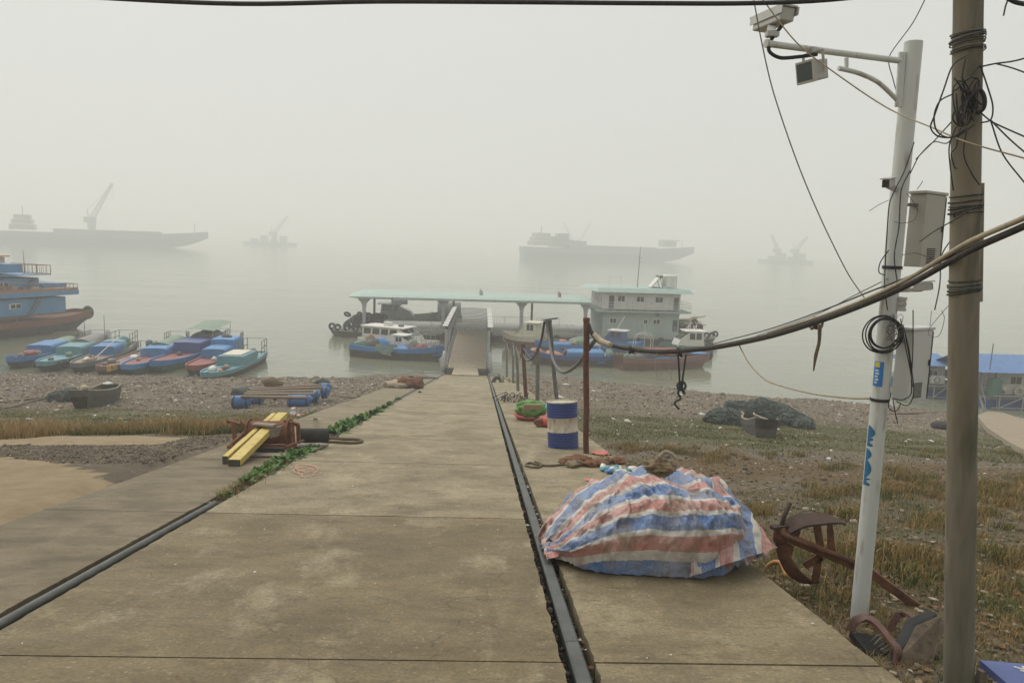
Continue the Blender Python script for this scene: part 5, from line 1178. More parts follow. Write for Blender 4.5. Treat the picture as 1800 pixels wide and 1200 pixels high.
# camera housing on the arm's end
def obox(c, ax, ay, az, d):        # oriented box
    b = MB(); m_ = Matrix((( ax.x, ay.x, az.x, c.x), (ax.y, ay.y, az.y, c.y), (ax.z, ay.z, az.z, c.z), (0, 0, 0, 1)))
    x, y, z = d[0]/2, d[1]/2, d[2]/2
    return b.add([(-x, -y, -z), (x, -y, -z), (x, y, -z), (-x, y, -z), (-x, -y, z), (x, -y, z), (x, y, z), (-x, y, z)], [(0, 3, 2, 1), (4, 5, 6, 7), (0, 1, 5, 4), (1, 2, 6, 5), (2, 3, 7, 6), (3, 0, 4, 7)], m_)
def axes(ax, roll=0):
    ax = Vector(ax).normalized(); ay = Vector((0, 0, 1)).cross(ax).normalized(); az = ax.cross(ay)
    q = Matrix.Rotation(roll, 3, ax); return ax, q @ ay, q @ az
mat('camera_grey', (.40, .40, .37), (.46, .46, .43), 4, .5, c3=(.2, .19, .17), p3=(.6, .8))
cl = wb_+a1+Vector((.02, 0, .03)); cam_o = thing('surveillance_camera', 'long grey surveillance camera housing at the end of the white arm', 'camera', cl)
f0, f1 = at(1334, 46, WY*1.0), at(1386, 24, WY*.93); ax, ay, az = axes(f0-f1, R(4)); cc = (f0+f1)/2-cl; Lc = (f0-f1).length
obox(cc, ax, ay, az, (Lc*.96, .10, .085)).build('housing', 'camera_grey', cam_o, bevel=.008)
obox(cc+az*.05+ax*.02, ax, ay, az, (Lc*1.12, .118, .014)).build('sun_hood', 'camera_grey', cam_o, bevel=.004)
obox(cc+ax*(Lc*.485), ax, ay, az, (.012, .085, .07)).build('front_glass', 'glass_dark', cam_o)
for s_ in (-1, 1): obox(cc+ay*s_*.0585+az*.02, ax, ay, az, (Lc*1.1, .004, .05)).build('hood_side', 'camera_grey', cam_o)
b = MB().bar(cc-az*.04, Vector((0, 0, .03)), .05, .05); b.bar(Vector((-.03, 0, .03)), Vector((.05, 0, .03)), .05, .03); b.build('bracket', 'camera_grey', cam_o)
MB().tube(smoothpath([at(1375, 45, WY*.95)-cl, at(1356, 70, WY*.94)-cl, at(1352, 90, WY*.94)-cl, at(1372, 102, WY*.945)-cl, at(1405, 100, WY*.955)-cl, at(1436, 96, WY*.96)-cl], 5), .012, 10).build('conduit_hose', 'black_plastic', cam_o, True)
il = at(1431, 125, WY*.955); lamp = thing('floodlight', 'small square grey floodlight hanging under the white arm', 'floodlight', il)
ax, ay, az = axes(Vector((-.93, -.30, -.2))); MB_ = obox(Vector((0, 0, 0)), ax, ay, az, (.10, .15, .125)); MB_.build('body', 'camera_grey', lamp, bevel=.006)
obox(ax*.065, ax, ay, az, (.03, .17, .145)).build('lamp_bezel', 'camera_grey', lamp, bevel=.004); obox(ax*.081, ax, ay, az, (.004, .14, .115)).build('lens', 'glass_dark', lamp)
b = MB()
for s_ in (-1, 1): b.bar(ay*s_*.092-az*.02, ay*s_*.092+az*.12, .02, .006)
b.bar(ay*-.092+az*.12, ay*.092+az*.12, .02, .006); b.build('yoke', 'camera_grey', lamp)
MB().bar(az*.12, az*.155, .025).build('clamp', 'camera_grey', lamp)
def bullet(label, px, py, d, dirv, L_=.12, m_='camera_grey'):
    c_ = at(px, py, d); t_ = thing('bullet_camera', label, 'camera', c_); ax, ay, az = axes(dirv)
    obox(Vector(), ax, ay, az, (L_, .055, .055)).build('housing', m_, t_, bevel=.006); obox(az*.034+ax*.012, ax, ay, az, (L_*1.15, .066, .008)).build('sun_hood', m_, t_); obox(ax*(L_/2+.002), ax, ay, az, (.006, .045, .045)).build('front_glass', 'glass_dark', t_)
    q = PV*((c_-wb_).z/PV.z)+wb_-c_; MB().bar(Vector((0, 0, -.02)), q+Vector((0, 0, -.04)), .03).build('bracket', m_, t_)
bullet('small grey bullet camera above the beige cabinet', 1562, 322, WY-.12, (-.7, -.7, -.15)); bullet('small grey bullet camera below the beige cabinet', 1622, 504, WY-.1, (.8, -.5, .15))
def cabinet(label, x0, x1, y0, y1, D, m_, fr=.45, vents=None, depth=.2):
    """box whose two faces show: px x0..xm is the side toward the pole, xm..x1 the door"""
    xm = x0+(x1-x0)*fr; p0, pm, p1 = at(x0, y1, D+.02), at(xm, y1, D-.09), at(x1, y1, D+.06); t_ = thing('control_cabinet', label, 'cabinet', Vector((pm.x, pm.y, p0.z)))
    h_ = at(xm, y0, D).z-p0.z; A_, B_, C_ = (Vector((q.x-pm.x, q.y-pm.y, 0)) for q in (p0, pm, p1)); Dd = A_+C_; lean = PV*(h_/PV.z); lean.z = 0
    lo = [A_, B_, C_, Dd]; vs = [Vector(q) for q in lo]+[q+lean+Vector((0, 0, h_)) for q in lo]
    MB().add(vs, [(3, 2, 1, 0), (4, 5, 6, 7), (0, 1, 5, 4), (1, 2, 6, 5), (2, 3, 7, 6), (3, 0, 4, 7)]).build('body', m_, t_, bevel=.004)
    ctr = (A_+C_)/2; n_ = (B_-ctr).normalized()
    cap = [ctr+(q-ctr)*1.1+lean+Vector((0, 0, h_+.002)) for q in lo]; MB().add(cap+[q+Vector((0, 0, .022)) for q in cap], [(3, 2, 1, 0), (4, 5, 6, 7), (0, 1, 5, 4), (1, 2, 6, 5), (2, 3, 7, 6), (3, 0, 4, 7)]).build('rain_cap', m_, t_, bevel=.004)
    nd = Vector((C_.y, -C_.x, 0)).normalized()
    if nd.y > 0: nd = -nd
    def face(u, v): return B_+(C_-B_)*u+(lean+Vector((0, 0, h_)))*v
    for i in range(8):
        q0, q1 = face(.28, .06+.028*i)+nd*.002, face(.66, .06+.028*i)+nd*.002; MB().bar(q0, q1, .005, .007).build('vent_slot', 'wire_black', t_)
    MB().bar(face(.97, .02)+nd*.002, face(.97, .98)+nd*.002, .006, .006).build('door_gap', 'wire_black', t_)
    MB().bar(face(.9, .5)+nd*.006, face(.9, .58)+nd*.006, .012, .012).build('door_lock', 'wire_black', t_)
    MB().bar(ctr*0+A_*.6+Vector((0, .0, h_*.85))+lean*.85, PV*(((p0.z+h_*.85)-wb_.z)/PV.z)+wb_-t_.location, .04, .02).build('bracket', 'wire_grey', t_)
    return t_
cabinet('tall beige control cabinet on the upper part of the white pole', 1588, 1652, 342, 468, WY+.05, 'cabinet_grey'); cabinet('off-white control cabinet low on the white pole behind black cables', 1566, 1629, 580, 702, WY+.03, 'cabinet_white')
tr = thing('junction_box', 'small ribbed grey junction box under the beige cabinet', 'box', at(1582, 534, WY-.03)); MB().lathe([(.045, -.05), (.045, -.03), (.04, -.028), (.04, -.012), (.045, -.01), (.045, .01), (.04, .012), (.04, .028), (.045, .03), (.045, .05)], 16).build('body', 'camera_grey', tr, True, angle=40); MB().box((0, .03, 0), (.05, .05, .1)).build('base', 'camera_grey', tr)
cc = at(1553, 586, WY-.085); coil = thing('cable_coil', 'coil of black cable hung on the white pole above the low cabinet', 'cable', cc)
for k in range(6):
    r_ = .125+.012*rnd.uniform(-1.6, 1); MB().torus((rnd.uniform(-.012, .012), -.012*k+.02, rnd.uniform(-.012, .012)), r_, .0055, Matrix.Rotation(R(90+rnd.uniform(-7, 7)), 4, 'X') @ Matrix.Rotation(rnd.uniform(-.1, .1), 4, 'Y'), 36, 6).build('turn', 'wire_black', coil, True)
def wires(name, label, specs, m_, r=.004, cat='wire'):
    t_ = thing(name, label, cat, at(*specs[0][0])); 
    for s_ in specs: MB().tube(smoothpath([at(*p)-t_.location for p in s_], 5), r, 6).build('strand', m_, t_, True)
    return t_
w0, w1 = WY-.09, WY-.11
wires('hanging_wires', 'loose black wires running down the front of the white pole', [[(1607, 250, w0), (1590, 300, w0), (1575, 330, w1), (1563, 360, w1), (1558, 430, w1), (1555, 500, w1), (1560, 545, w1)], [(1600, 300, w0), (1584, 335, w1), (1580, 400, w1), (1572, 450, w1), (1578, 500, w1)], [(1562, 440, w1), (1548, 460, w1), (1545, 478, w1), (1556, 484, w1)]], 'wire_black')
wires('hanging_wires', 'bunch of black wires looping under the off-white low cabinet', [[(1587, 570, w1), (1597, 610, w1-.05), (1604, 660, w1-.05), (1606, 690, w1-.05), (1596, 712, w1-.05), (1575, 705, w1)], [(1590, 580, w1), (1600, 640, w1-.05), (1602, 690, w1-.05), (1588, 702, w1), (1570, 700, w1)], [(1583, 560, w1), (1592, 610, w1-.04), (1600, 650, w1-.04), (1604, 680, w1-.04)], [(1570, 702, w1), (1573, 722, w1), (1578, 744, w1)], [(1605, 545, w1), (1605, 600, w1-.05), (1603, 650, w1-.05)], [(1566, 690, w1), (1562, 716, w1), (1575, 722, w1), (1584, 708, w1)]], 'wire_black')
wires('loose_wire', 'tangle of thin pale wire over the cable coil on the white pole', [[(1575+rnd.uniform(-18, 12), 560+rnd.uniform(-10, 40), w1-.03) for _ in range(5)] for _ in range(7)], 'wire_grey', .0022)
wires('loose_wire', 'thin wire ends sticking out beside the small bullet camera', [[(1528, 371, w0), (1545, 360, w0), (1562, 352, w0)], [(1612, 333, w0), (1618, 325, w0), (1622, 318, w0)], [(1594, 340, w1), (1612, 365, w1), (1608, 385, w1), (1590, 392, w1), (1572, 390, w1)], [(1585, 448, w1), (1610, 445, w1), (1648, 458, w1)]], 'wire_grey', .0025)

# --- concrete utility pole
CY_ = 4.35; cb = at(1687, 1228, CY_); cb.z = terr(cb.x, cb.y)-.15; ct = at(1703, -70, 4.2); ct = cb+(ct-cb)*1.9
upole = thing('utility_pole', 'weathered brown concrete utility pole wrapped with wire', 'pole', cb)
mat('pole_concrete', (.145, .128, .092), (.23, .205, .155), 5, .95, .006, c3=(.10, .095, .066), p3=(.5, .68), s3=9, stretch=(1, 1, .16))
CV = ct-cb
MB().tube([CV*(i/10) for i in range(11)], [.085-.0026*i for i in range(11)], 32).build('shaft', 'pole_concrete', upole, True, angle=60)
def cpt(py): 
    z = at(1695, py, 4.3).z; return CV*((z-cb.z)/CV.z)
def wrap(py0, py1, n, m_, r=.0035, name='wire_wrap'):
    a_, b_ = cpt(py0), cpt(py1); P_ = []
    for i in range(n*16+1): t = i/(n*16); q = a_.lerp(b_, t+.10*math.sin(i*.37)+.13*math.sin(i*.083+n)); rr_ = .083+.003*math.sin(i*.21+n)+.002*math.sin(i*.71); P_.append(q+Vector((math.cos(i/16*2*math.pi), math.sin(i/16*2*math.pi), .16*math.sin(i/16*2*math.pi+1+i*.02)))*rr_)
    MB().tube(P_, r, 5).build(name, m_, upole, True)
wrap(62, 92, 6, 'wire_grey'); wrap(66, 100, 3, 'wire_black'); wrap(345, 372, 4, 'net_green', .004); wrap(352, 385, 2, 'wire_black'); wrap(492, 514, 4, 'net_green', .004); wrap(498, 506, 2, 'wire_grey')
MB().bar(at(1725, 322, 4.33)-cb, at(1722, 530, 4.33)-cb, .018, .03).build('batten', 'wood_grey', upole)
d0 = 4.12
wires('wire_tangle', 'tangle of black wires knotted around the top of the concrete pole', [[(1700, 98, d0), (1675, 115, d0-.03), (1658, 160, d0-.05), (1642, 205, d0-.05), (1636, 225, d0-.02), (1650, 240, d0), (1680, 240, d0), (1712, 220, d0)], [(1725, 112, d0), (1700, 140, d0-.02), (1678, 160, d0-.02)], [(1676, 165, d0), (1652, 178, d0-.06), (1642, 205, d0-.06), (1648, 232, d0-.02), (1672, 242, d0-.02), (1700, 225, d0)], [(1724, 118, d0), (1735, 150, d0), (1745, 185, d0), (1742, 210, d0), (1725, 216, d0)], [(1697, 102, d0-.02), (1692, 140, d0-.02), (1705, 175, d0-.02), (1720, 190, d0-.02)], [(1680, 190, d0-.03), (1675, 210, d0-.03), (1690, 222, d0-.03), (1706, 212, d0-.03), (1704, 190, d0-.03)]]+[[(1697+rnd.uniform(-20, 30), 178+rnd.uniform(-44, 44), d0-.03+rnd.uniform(-.04, .02)) for _ in range(5)] for _ in range(7)]+[[(1702+rnd.uniform(-12, 18), 178+rnd.uniform(-22, 22), d0-.03+rnd.uniform(-.02, .02)) for _ in range(6)] for _ in range(5)], 'wire_black', .0042)
wires('thick_cable_loop', 'thick black cable loop bulging from the wire tangle', [[(1718, 152, d0), (1728, 165, d0-.02), (1731, 180, d0-.02), (1727, 193, d0-.01), (1715, 198, d0)], [(1700, 180, d0-.03), (1712, 165, d0-.04), (1722, 152, d0-.03)]], 'wire_black', .012, 'cable')
wires('drop_wires', 'black drop wires falling from the tangle to the white pole and cabinets', [[(1690, 200, d0), (1668, 250, 4.5), (1640, 250, 4.9), (1610, 280, w0)], [(1672, 215, d0), (1640, 250, 4.8), (1615, 275, w0), (1600, 305, w0)], [(1682, 220, d0), (1669, 255, d0), (1670, 290, d0), (1676, 335, d0)], [(1688, 225, d0), (1680, 260, d0), (1672, 270, d0), (1678, 295, d0), (1683, 296, d0)], [(1700, 225, d0-.02), (1694, 270, d0-.02), (1708, 305, d0-.02), (1722, 325, d0)], [(1678, 375, d0+.05), (1672, 420, 4.6), (1655, 450, 4.8), (1652, 500, 4.8), (1643, 545, 4.8)], [(1710, 365, d0), (1680, 385, d0), (1640, 408, 4.8), (1617, 425, WY-.1)]], 'wire_black', .0038)
wires('service_wires', 'black service wires leading off from the tangle away from the white pole', [[(1722, 118, d0), (1750, 112, 4.0), (1780, 108, 3.9), (1810, 100, 3.8), (1900, 70, 3.6), (4200, -700, 1.9)], [(1750, 112, 4.0), (1780, 120, 3.9), (1820, 135, 3.8), (1900, 165, 3.6), (4200, 500, 1.9)], [(1720, 195, d0), (1745, 215, 4.05), (1800, 240, 3.9), (1900, 285, 3.7), (4200, 900, 2.0)], [(1742, 212, 4.05), (1775, 245, 3.95), (1810, 275, 3.85), (1900, 350, 3.7), (3800, 1300, 2.0)], [(1742, 214, 4.05), (1762, 270, 4.0), (1800, 320, 3.9), (1880, 420, 3.7), (2500, 1150, 3.0)]], 'wire_black', .0042)
cable('splice', 'black spliced cable end hanging at the upper edge beyond the concrete pole', [at(1760, -10, 3.9), at(1785, 4, 3.9), at(1815, 10, 3.9), at(1880, 30, 3.8), at(4200, 300, 2.2)], .012, 'wire_black'); cable('wire_end', 'short cut wire end dangling below the spliced cable', [at(1774, -5, 3.9), at(1768, 10, 3.9), at(1764, 28, 3.9)], .004, 'wire_black', 6)
cable('loose_wire', 'thin curly wire hanging left of the pole down to the cabinets', [at(1683, 520, 4.2), at(1660, 545, 4.4), at(1635, 575, 4.6), at(1632, 588, 4.6), at(1650, 590, 4.5), at(1660, 560, 4.5), at(1655, 545, 4.5)], .0018, 'wire_grey', 5)['label'] = 'thin curly wire trailing between the concrete pole and the low cabinet'
# --- overhead lines
cable('overhead_cable', 'heavy black cable crossing overhead from bank to bank side', [at(-6500, -1500, 2.0), at(-1200, -160, 3.9), at(-100, -22, 4.6), at(170, -4, 4.5), at(420, 7, 4.4), at(660, 3, 4.35), at(900, 4, 4.3), at(1130, 6, 4.3), at(1320, 6, 4.3), at(1480, -2, 4.3), at(1700, -32, 4.21), at(2200, -110, 3.9), at(4200, -600, 2.4)], .013, 'wire_black')['label'] = 'heavy black cable sagging overhead above the surveillance camera'
cable('overhead_wire', 'thin kinked wire falling from the overhead cable to the cable bundle', [at(1325, 0, 5), at(1336, 60, 5), at(1356, 150, 5.1), at(1385, 240, 5.2), at(1415, 320, 5.4), at(1450, 400, 5.7), at(1490, 480, 6.0), at(1520, 524, 6.2)], .004, 'wire_grey', 6)
cable('overhead_wire', 'long pale wire crossing in front of both poles below the arm', [at(1335, -8, 4.9), at(1400, 75, 4.85), at(1470, 130, 4.8), at(1560, 190, 4.7), at(1640, 225, 4.3), at(1700, 250, 4.05), at(1800, 278, 3.9), at(1900, 305, 3.8), at(4200, 700, 2.2)], .0042, 'wire_beige', 6)
cable('overhead_wire', 'thin dark wire dropping steeply behind the white arm to the pole plate', [at(1700, -160, 4.3), at(1640, -30, 5.0), at(1605, 40, 5.5), at(1563, 100, 5.8), at(1570, 140, 5.8), at(1577, 165, 5.75)], .0035, 'wire_black', 6)
cable('stay_wire', 'thin grey stay wire slanting down from the white pole along the bundle', [at(1560, 490, WY-.05), at(1500, 520, 6.2), at(1430, 555, 7.2), at(1330, 590, 8.6)], .004, 'wire_grey', 6)

# --- rusty anchor
AD = 6.15; ab = onterr(1430, 1040); anc = thing('anchor', 'large rusty ship anchor lying in dry grass beside the striped tarpaulin', 'anchor', ab)
ab_ = Vector(ab)
def an(px, py, d=0): return at(px, py, AD+d)-ab_
mat('anchor_rust', (.10, .038, .017), (.19, .078, .034), 7, .85, .005, c3=(.045, .028, .02), p3=(.48, .68), s3=10); mat('anchor_dark', (.03, .018, .014), (.07, .035, .022), 8, .8, .004)
hd = an(1372, 940)
b = MB().bar(an(1366, 936, -.02), an(1525, 1002, -.1), .055, .075); b.bar(an(1525, 1002, -.1), an(1612, 1066, -.16), .055, .07); b.build('shank', 'anchor_rust', anc, bevel=.008)
MB().tube([an(1374, 938, -.07), an(1524, 996, -.15)], .021, 10).build('shank_rib', 'anchor_rust', anc, True)
MB().tube([an(1371, 932), an(1379, 905, .05), an(1389, 884, .1)], [.02, .019, .018], 10).build('stock', 'anchor_dark', anc, True); MB().box(an(1371, 926), (.16, .06, .03), .3).build('stock_collar', 'anchor_dark', anc)
MB().blob(hd, (.06, .07, .09), 3, .2, 2).build('crown', 'anchor_rust', anc, True)
def blade(pts, w, name, m_, dd):
    b = MB(); P_ = smoothpath([an(*p) for p in pts], 5); k = len(P_)
    for i, p in enumerate(P_):
        ww = w*math.sin(math.pi*min(.97, .12+.86*i/(k-1)))**.7; q = dd*ww
        b.v += [tuple(p-q), tuple(p+q), tuple(p-q+Vector((0, 0, -.018))), tuple(p+q+Vector((0, 0, -.018)))]
    for i in range(k-1): a = 4*i; b.f += [(a, a+4, a+5, a+1), (a+2, a+3, a+7, a+6), (a, a+2, a+6, a+4), (a+1, a+5, a+7, a+3)]
    b.f += [(0, 1, 3, 2), (4*k-4, 4*k-2, 4*k-1, 4*k-3)]
    return b.build(name, m_, anc, True, angle=50)
blade([(1374, 938), (1385, 925), (1405, 914), (1440, 910), (1468, 911), (1486, 918, .06)], .10, 'fluke', 'anchor_dark', Vector((.1, -.97, -.12)).normalized())
blade([(1368, 950), (1378, 975), (1392, 1000), (1410, 1016), (1428, 1022), (1438, 1018, -.1)], .062, 'fluke', 'anchor_rust', Vector((.5, -.6, .35)).normalized())
def web(pts, name='web_plate', th=.018):
    P_ = [an(*p) for p in pts]; n_ = len(P_); off = Vector((.004, th, 0)); MB().add(P_+[p+off for p in P_], [tuple(range(n_)), tuple(range(2*n_-1, n_-1, -1))]+[(i, n_+i, n_+(i+1) % n_, (i+1) % n_) for i in range(n_)]).build(name, 'anchor_rust', anc)
web([(1376, 940), (1384, 924), (1412, 916), (1402, 952)]); web([(1428, 916), (1442, 917), (1450, 968), (1436, 962)]); web([(1454, 917), (1463, 917), (1470, 975), (1455, 972)]); web([(1374, 948), (1396, 960), (1392, 978), (1380, 968)]); web([(1440, 972), (1448, 984), (1418, 1000), (1410, 990)]); web([(1432, 988), (1446, 978), (1440, 1022), (1426, 1022)])
b = MB().tube(smoothpath([onterr(1345, 1003)+Vector((0, 0, .03)), onterr(1358, 1004)+Vector((0, 0, .09)), onterr(1372, 1008)+Vector((0, 0, .1)), onterr(1382, 1018)+Vector((0, 0, .02))], 5), .022, 8); mat('orange_hose', (.40, .17, .05), (.48, .24, .09), 9, .7); tag(b.build('hose_piece', 'orange_hose', None, True), 'short arched orange hose piece between tarpaulin and anchor', 'hose')

# --- broken armchair beside the poles
cbp = onterr(1555, 1150); cbp = Vector((cbp.x, cbp.y, terr(cbp.x, cbp.y))); chair = thing('broken_armchair', 'broken wooden armchair with curved arms dumped at the foot of the concrete pole', 'chair', cbp)
mat('arm_wood', (.10, .045, .035), (.16, .08, .06), 8, .6, .002, stretch=(4, 1, 1)); mat('board_worn', (.085, .062, .04), (.16, .12, .08), 7, .9, .004, c3=(.06, .045, .035), p3=(.5, .7))
def ch(px, py, d): return at(px, py, d)-cbp
D0 = cbp.y
def band(pts, w, t_, name, m_):
    P_ = smoothpath([ch(*p) for p in pts], 6); b = MB()
    for p, q in zip(P_[:-1], P_[1:]): b.bar(p, q+(q-p)*.12, w, t_, up=(.2, -.6, .9))
    return b.build(name, m_, chair, True, angle=40)
band([(1492, 1108, D0+.12), (1505, 1090, D0+.13), (1525, 1086, D0+.1), (1545, 1100, D0+.02), (1565, 1125, D0-.1), (1578, 1142, D0-.18), (1577, 1165, D0-.2)], .055, .022, 'armrest', 'arm_wood')
band([(1563, 1110, D0+.3), (1573, 1088, D0+.32), (1588, 1077, D0+.3), (1602, 1083, D0+.22), (1612, 1095, D0+.12)], .05, .02, 'armrest', 'arm_wood')
P4 = [ch(1578, 1186, D0-.28), ch(1588, 1148, D0-.2), ch(1612, 1100, D0-.02), ch(1655, 1081, D0+.02), ch(1662, 1100, D0-.05), ch(1640, 1165, D0-.2), ch(1630, 1176, D0-.25)]
n_ = len(P4); off = Vector((.0, .03, -.015)); MB().add(P4+[p+off for p in P4], [tuple(range(n_-1, -1, -1)), tuple(range(n_, 2*n_))]+[(i, (i+1) % n_, n_+(i+1) % n_, n_+i) for i in range(n_)]).build('back_board', 'board_worn', chair, bevel=.006)
P5 = [p+Vector((-.004, .045, -.0)) for p in P4]; MB().add([ (p-P5[0])*.98+P5[0] for p in P5]+[p+Vector((-.015, .06, -.01)) for p in P5], [tuple(range(n_-1, -1, -1)), tuple(range(n_, 2*n_))]+[(i, (i+1) % n_, n_+(i+1) % n_, n_+i) for i in range(n_)]).build('padding', 'black_plastic', chair)
P6 = [ch(1495, 1108, D0+.1), ch(1545, 1118, D0+.1), ch(1572, 1160, D0-.1), ch(1560, 1178, D0-.15), ch(1520, 1140, D0-.05)]
n_ = 5; MB().add(P6+[p+Vector((0, .02, -.05)) for p in P6], [tuple(range(n_-1, -1, -1)), tuple(range(n_, 2*n_))]+[(i, (i+1) % n_, n_+(i+1) % n_, n_+i) for i in range(n_)]).build('seat', 'black_plastic', chair)
for i in range(7): p = ch(1530+i*6, 1128+i*5, D0-.03); MB().tube(smoothpath([p, p+Vector((.05, -.02, .05+.02*rnd.random())), p+Vector((.1, .0, .02)), p+Vector((.13, .03, -.03))], 4), .006, 5).build('torn_strap', 'boat_pale_wood' if i % 2 else 'wire_grey', chair, True)
MB().box(ch(1610, 1196, D0-.28), (.34, .16, .16), .35).build('seat_box', 'boat_red', chair); MB().bar(ch(1640, 1150, D0-.1), ch(1648, 1215, D0-.15), .04).build('leg', 'black_plastic', chair); MB().bar(ch(1500, 1110, D0+.1), ch(1502, 1140, D0+.1), .035).build('leg', 'arm_wood', chair)

# --- blue signboard at the lower corner
sb0 = at(1725, 1162, 4.05); sb0.z = 0
c_ = at(1790, 1190, 3.85); zb = terr(c_.x, c_.y)+.14
sg = thing('signboard', 'fallen blue signboard with white characters lying in the grass', 'sign', (c_.x, c_.y, zb-.14))
mat('board_blue', (.085, .115, .30), (.11, .14, .34), 4, .5)
Q = [atz(1722, 1159, zb), atz(1815, 1167, zb), atz(1880, 1250, zb), atz(1800, 1225, zb)]; Q = [q-sg.location for q in Q]
MB().add(Q+[q-Vector((0, 0, .045)) for q in Q], [(3, 2, 1, 0), (4, 5, 6, 7), (0, 1, 5, 4), (1, 2, 6, 5), (2, 3, 7, 6), (3, 0, 4, 7)]).build('board', 'board_blue', sg)
for p, q in (((1782, 1171), (1800, 1176)), ((1793, 1177), (1806, 1181)), ((1798, 1170), (1806, 1186))): MB().bar(atz(*p, zb+.003)-sg.location, atz(*q, zb+.003)-sg.location, .013, .004).build('white_stroke', 'paint_white', sg)
for q in Q[:4]: MB().bar(Vector((q.x*.9, q.y*.9, -.0)), Vector((q.x*.9, q.y*.9, .1)), .04).build('batten', 'wood_grey', sg)
# ================================================================ clutter
# --- yellow timber and rusty winch on the far lane
wp = onramp(478, 790); wn = thing('cable_winch', 'rusty winch drum in a broken frame under the yellow timber', 'winch', wp); wp_ = Vector(wp)
def wq(px, py, d): return at(px, py, d)-wp_
WD = 12.9
MB().tube([wq(436, 762, WD), wq(510, 762, WD)], .22, 20).build('drum', 'rust', wn, True, angle=50)
for px in (438, 508): MB().tube([wq(px-1, 762, WD), wq(px+2, 762, WD)], .255, 20).build('drum_flange', 'rust', wn, True, angle=50)
for a, c in (((410, 742, 12.9), (413, 776, 12.8)), ((513, 741, 12.75), (516, 783, 12.7)), ((524, 746, 12.8), (525, 778, 12.8)), ((400, 740, 13.1), (445, 752, 12.9)), ((425, 742, 12.9), (443, 755, 12.75)), ((500, 740, 12.9), (524, 746, 12.8)), ((502, 741, 13.1), (514, 762, 12.9)), ((401, 786, 12.5), (440, 752, 12.8)), ((402, 786, 12.5), (412, 785, 12.4)), ((500, 787, 12.4), (520, 780, 12.6)), ((450, 783, 12.4), (502, 783, 12.4))):
    MB().bar(wq(*a), wq(*c), .06, .05).build('frame_bar', 'rust', wn)
MB().bar(wq(445, 789, 12.2), wq(500, 790, 12.25), .07, .06).build('skid', 'black_plastic', wn)
pp = thing('plastic_pipe', 'short black plastic pipe lying against the rusty winch', 'pipe', onramp(550, 776)); l = Vector(pp.location)
b = MB(); a, c = at(524, 765, 13.1)-l, at(576, 765, 13.3)-l; b.tube([a, c], .125, 24, cap=False); b.tube([c, a], .11, 24, cap=False); b.build('wall', 'black_plastic', pp, True, angle=60); MB().lathe([(.11, 0), (.125, 0)], 24, Matrix.Translation(c) @ Matrix.Rotation(R(90), 4, 'Y'), cap=False).build('rim', 'black_plastic', pp)
bt = thing('yellow_timber', 'pair of yellow painted timbers leaning across the rusty winch', 'timber', onramp(412, 818)); l = Vector(bt.location)
near_l, near_r = onramp(396, 815)-l, onramp(412, 819)-l
fl, fr_ = at(482, 731, 13.75)-l, at(494, 729, 13.7)-l
def beam(a, c, w, h, name='beam'):
    o = MB().bar(a+Vector((0, 0, h/2)), c, w, h).build(name, 'yellow_paint', bt, bevel=.006); t_ = (c-a-Vector((0, 0, h/2))).normalized(); MB().bar(a+Vector((0, 0, h/2))-t_*.012, a+Vector((0, 0, h/2))-t_*.002, w*.98, h*.98).build('end_grain', 'boat_dark_wood', o)
beam(near_l, fl, .08, .12); beam(near_r, fr_+Vector((.03, 0, 0)), .17, .10)
d_ = (fl-near_l).normalized(); m1 = near_r.lerp(fr_, .66)
MB().bar(near_l.lerp(fl, .62)+Vector((-.06, 0, .14)), near_r.lerp(fr_, .60)+Vector((.17, .0, .13)), .16, .03).build('cleat_board', 'wood_grey', bt); MB().box(m1+Vector((.18, -.1, -.0)), (.04, .34, .16), R(-30)).build('cleat_board', 'wood_grey', bt)
for k, (p0, p1, p2, p3, lab) in enumerate((((432, 803), (500, 804), (535, 792), (470, 790), 'flat grey plank on the concrete under the yellow timbers'), ((515, 786), (555, 792), (578, 782), (535, 777), 'flat grey plank end beside the green weeds'))):
    q = [onramp(*p, .012) for p in (p0, p1, p2, p3)]; o = MB().add(q+[v+Vector((0, 0, .028)) for v in q], [(3, 2, 1, 0), (4, 5, 6, 7), (0, 1, 5, 4), (1, 2, 6, 5), (2, 3, 7, 6), (3, 0, 4, 7)]).build('plank', 'wood_grey'); tag(o, lab, 'plank')
tag(MB().tube(smoothpath([onramp(525, 777, .16), onramp(545, 770, .13), onramp(570, 769, .08), onramp(600, 771, .035), onramp(630, 772, .03), onramp(636, 775, .03), onramp(620, 778, .03), onramp(580, 776, .03), onramp(535, 779, .03)], 6), .026, 8).build('rope_loop', 'rope_brown', None, True), 'stiff brown rope loop lying on the concrete beside the black pipe', 'rope')
b = MB()
for px in (552, 557): b.tube([onramp(px, 736), onramp(px, 736, .42)], .012, 6)
b.tube([onramp(552, 736, .42), onramp(557, 736, .42)], .012, 6); tag(b.build('iron_hoop', 'rust', None, True), 'small bent iron hoop standing at the slipway edge', 'hoop')
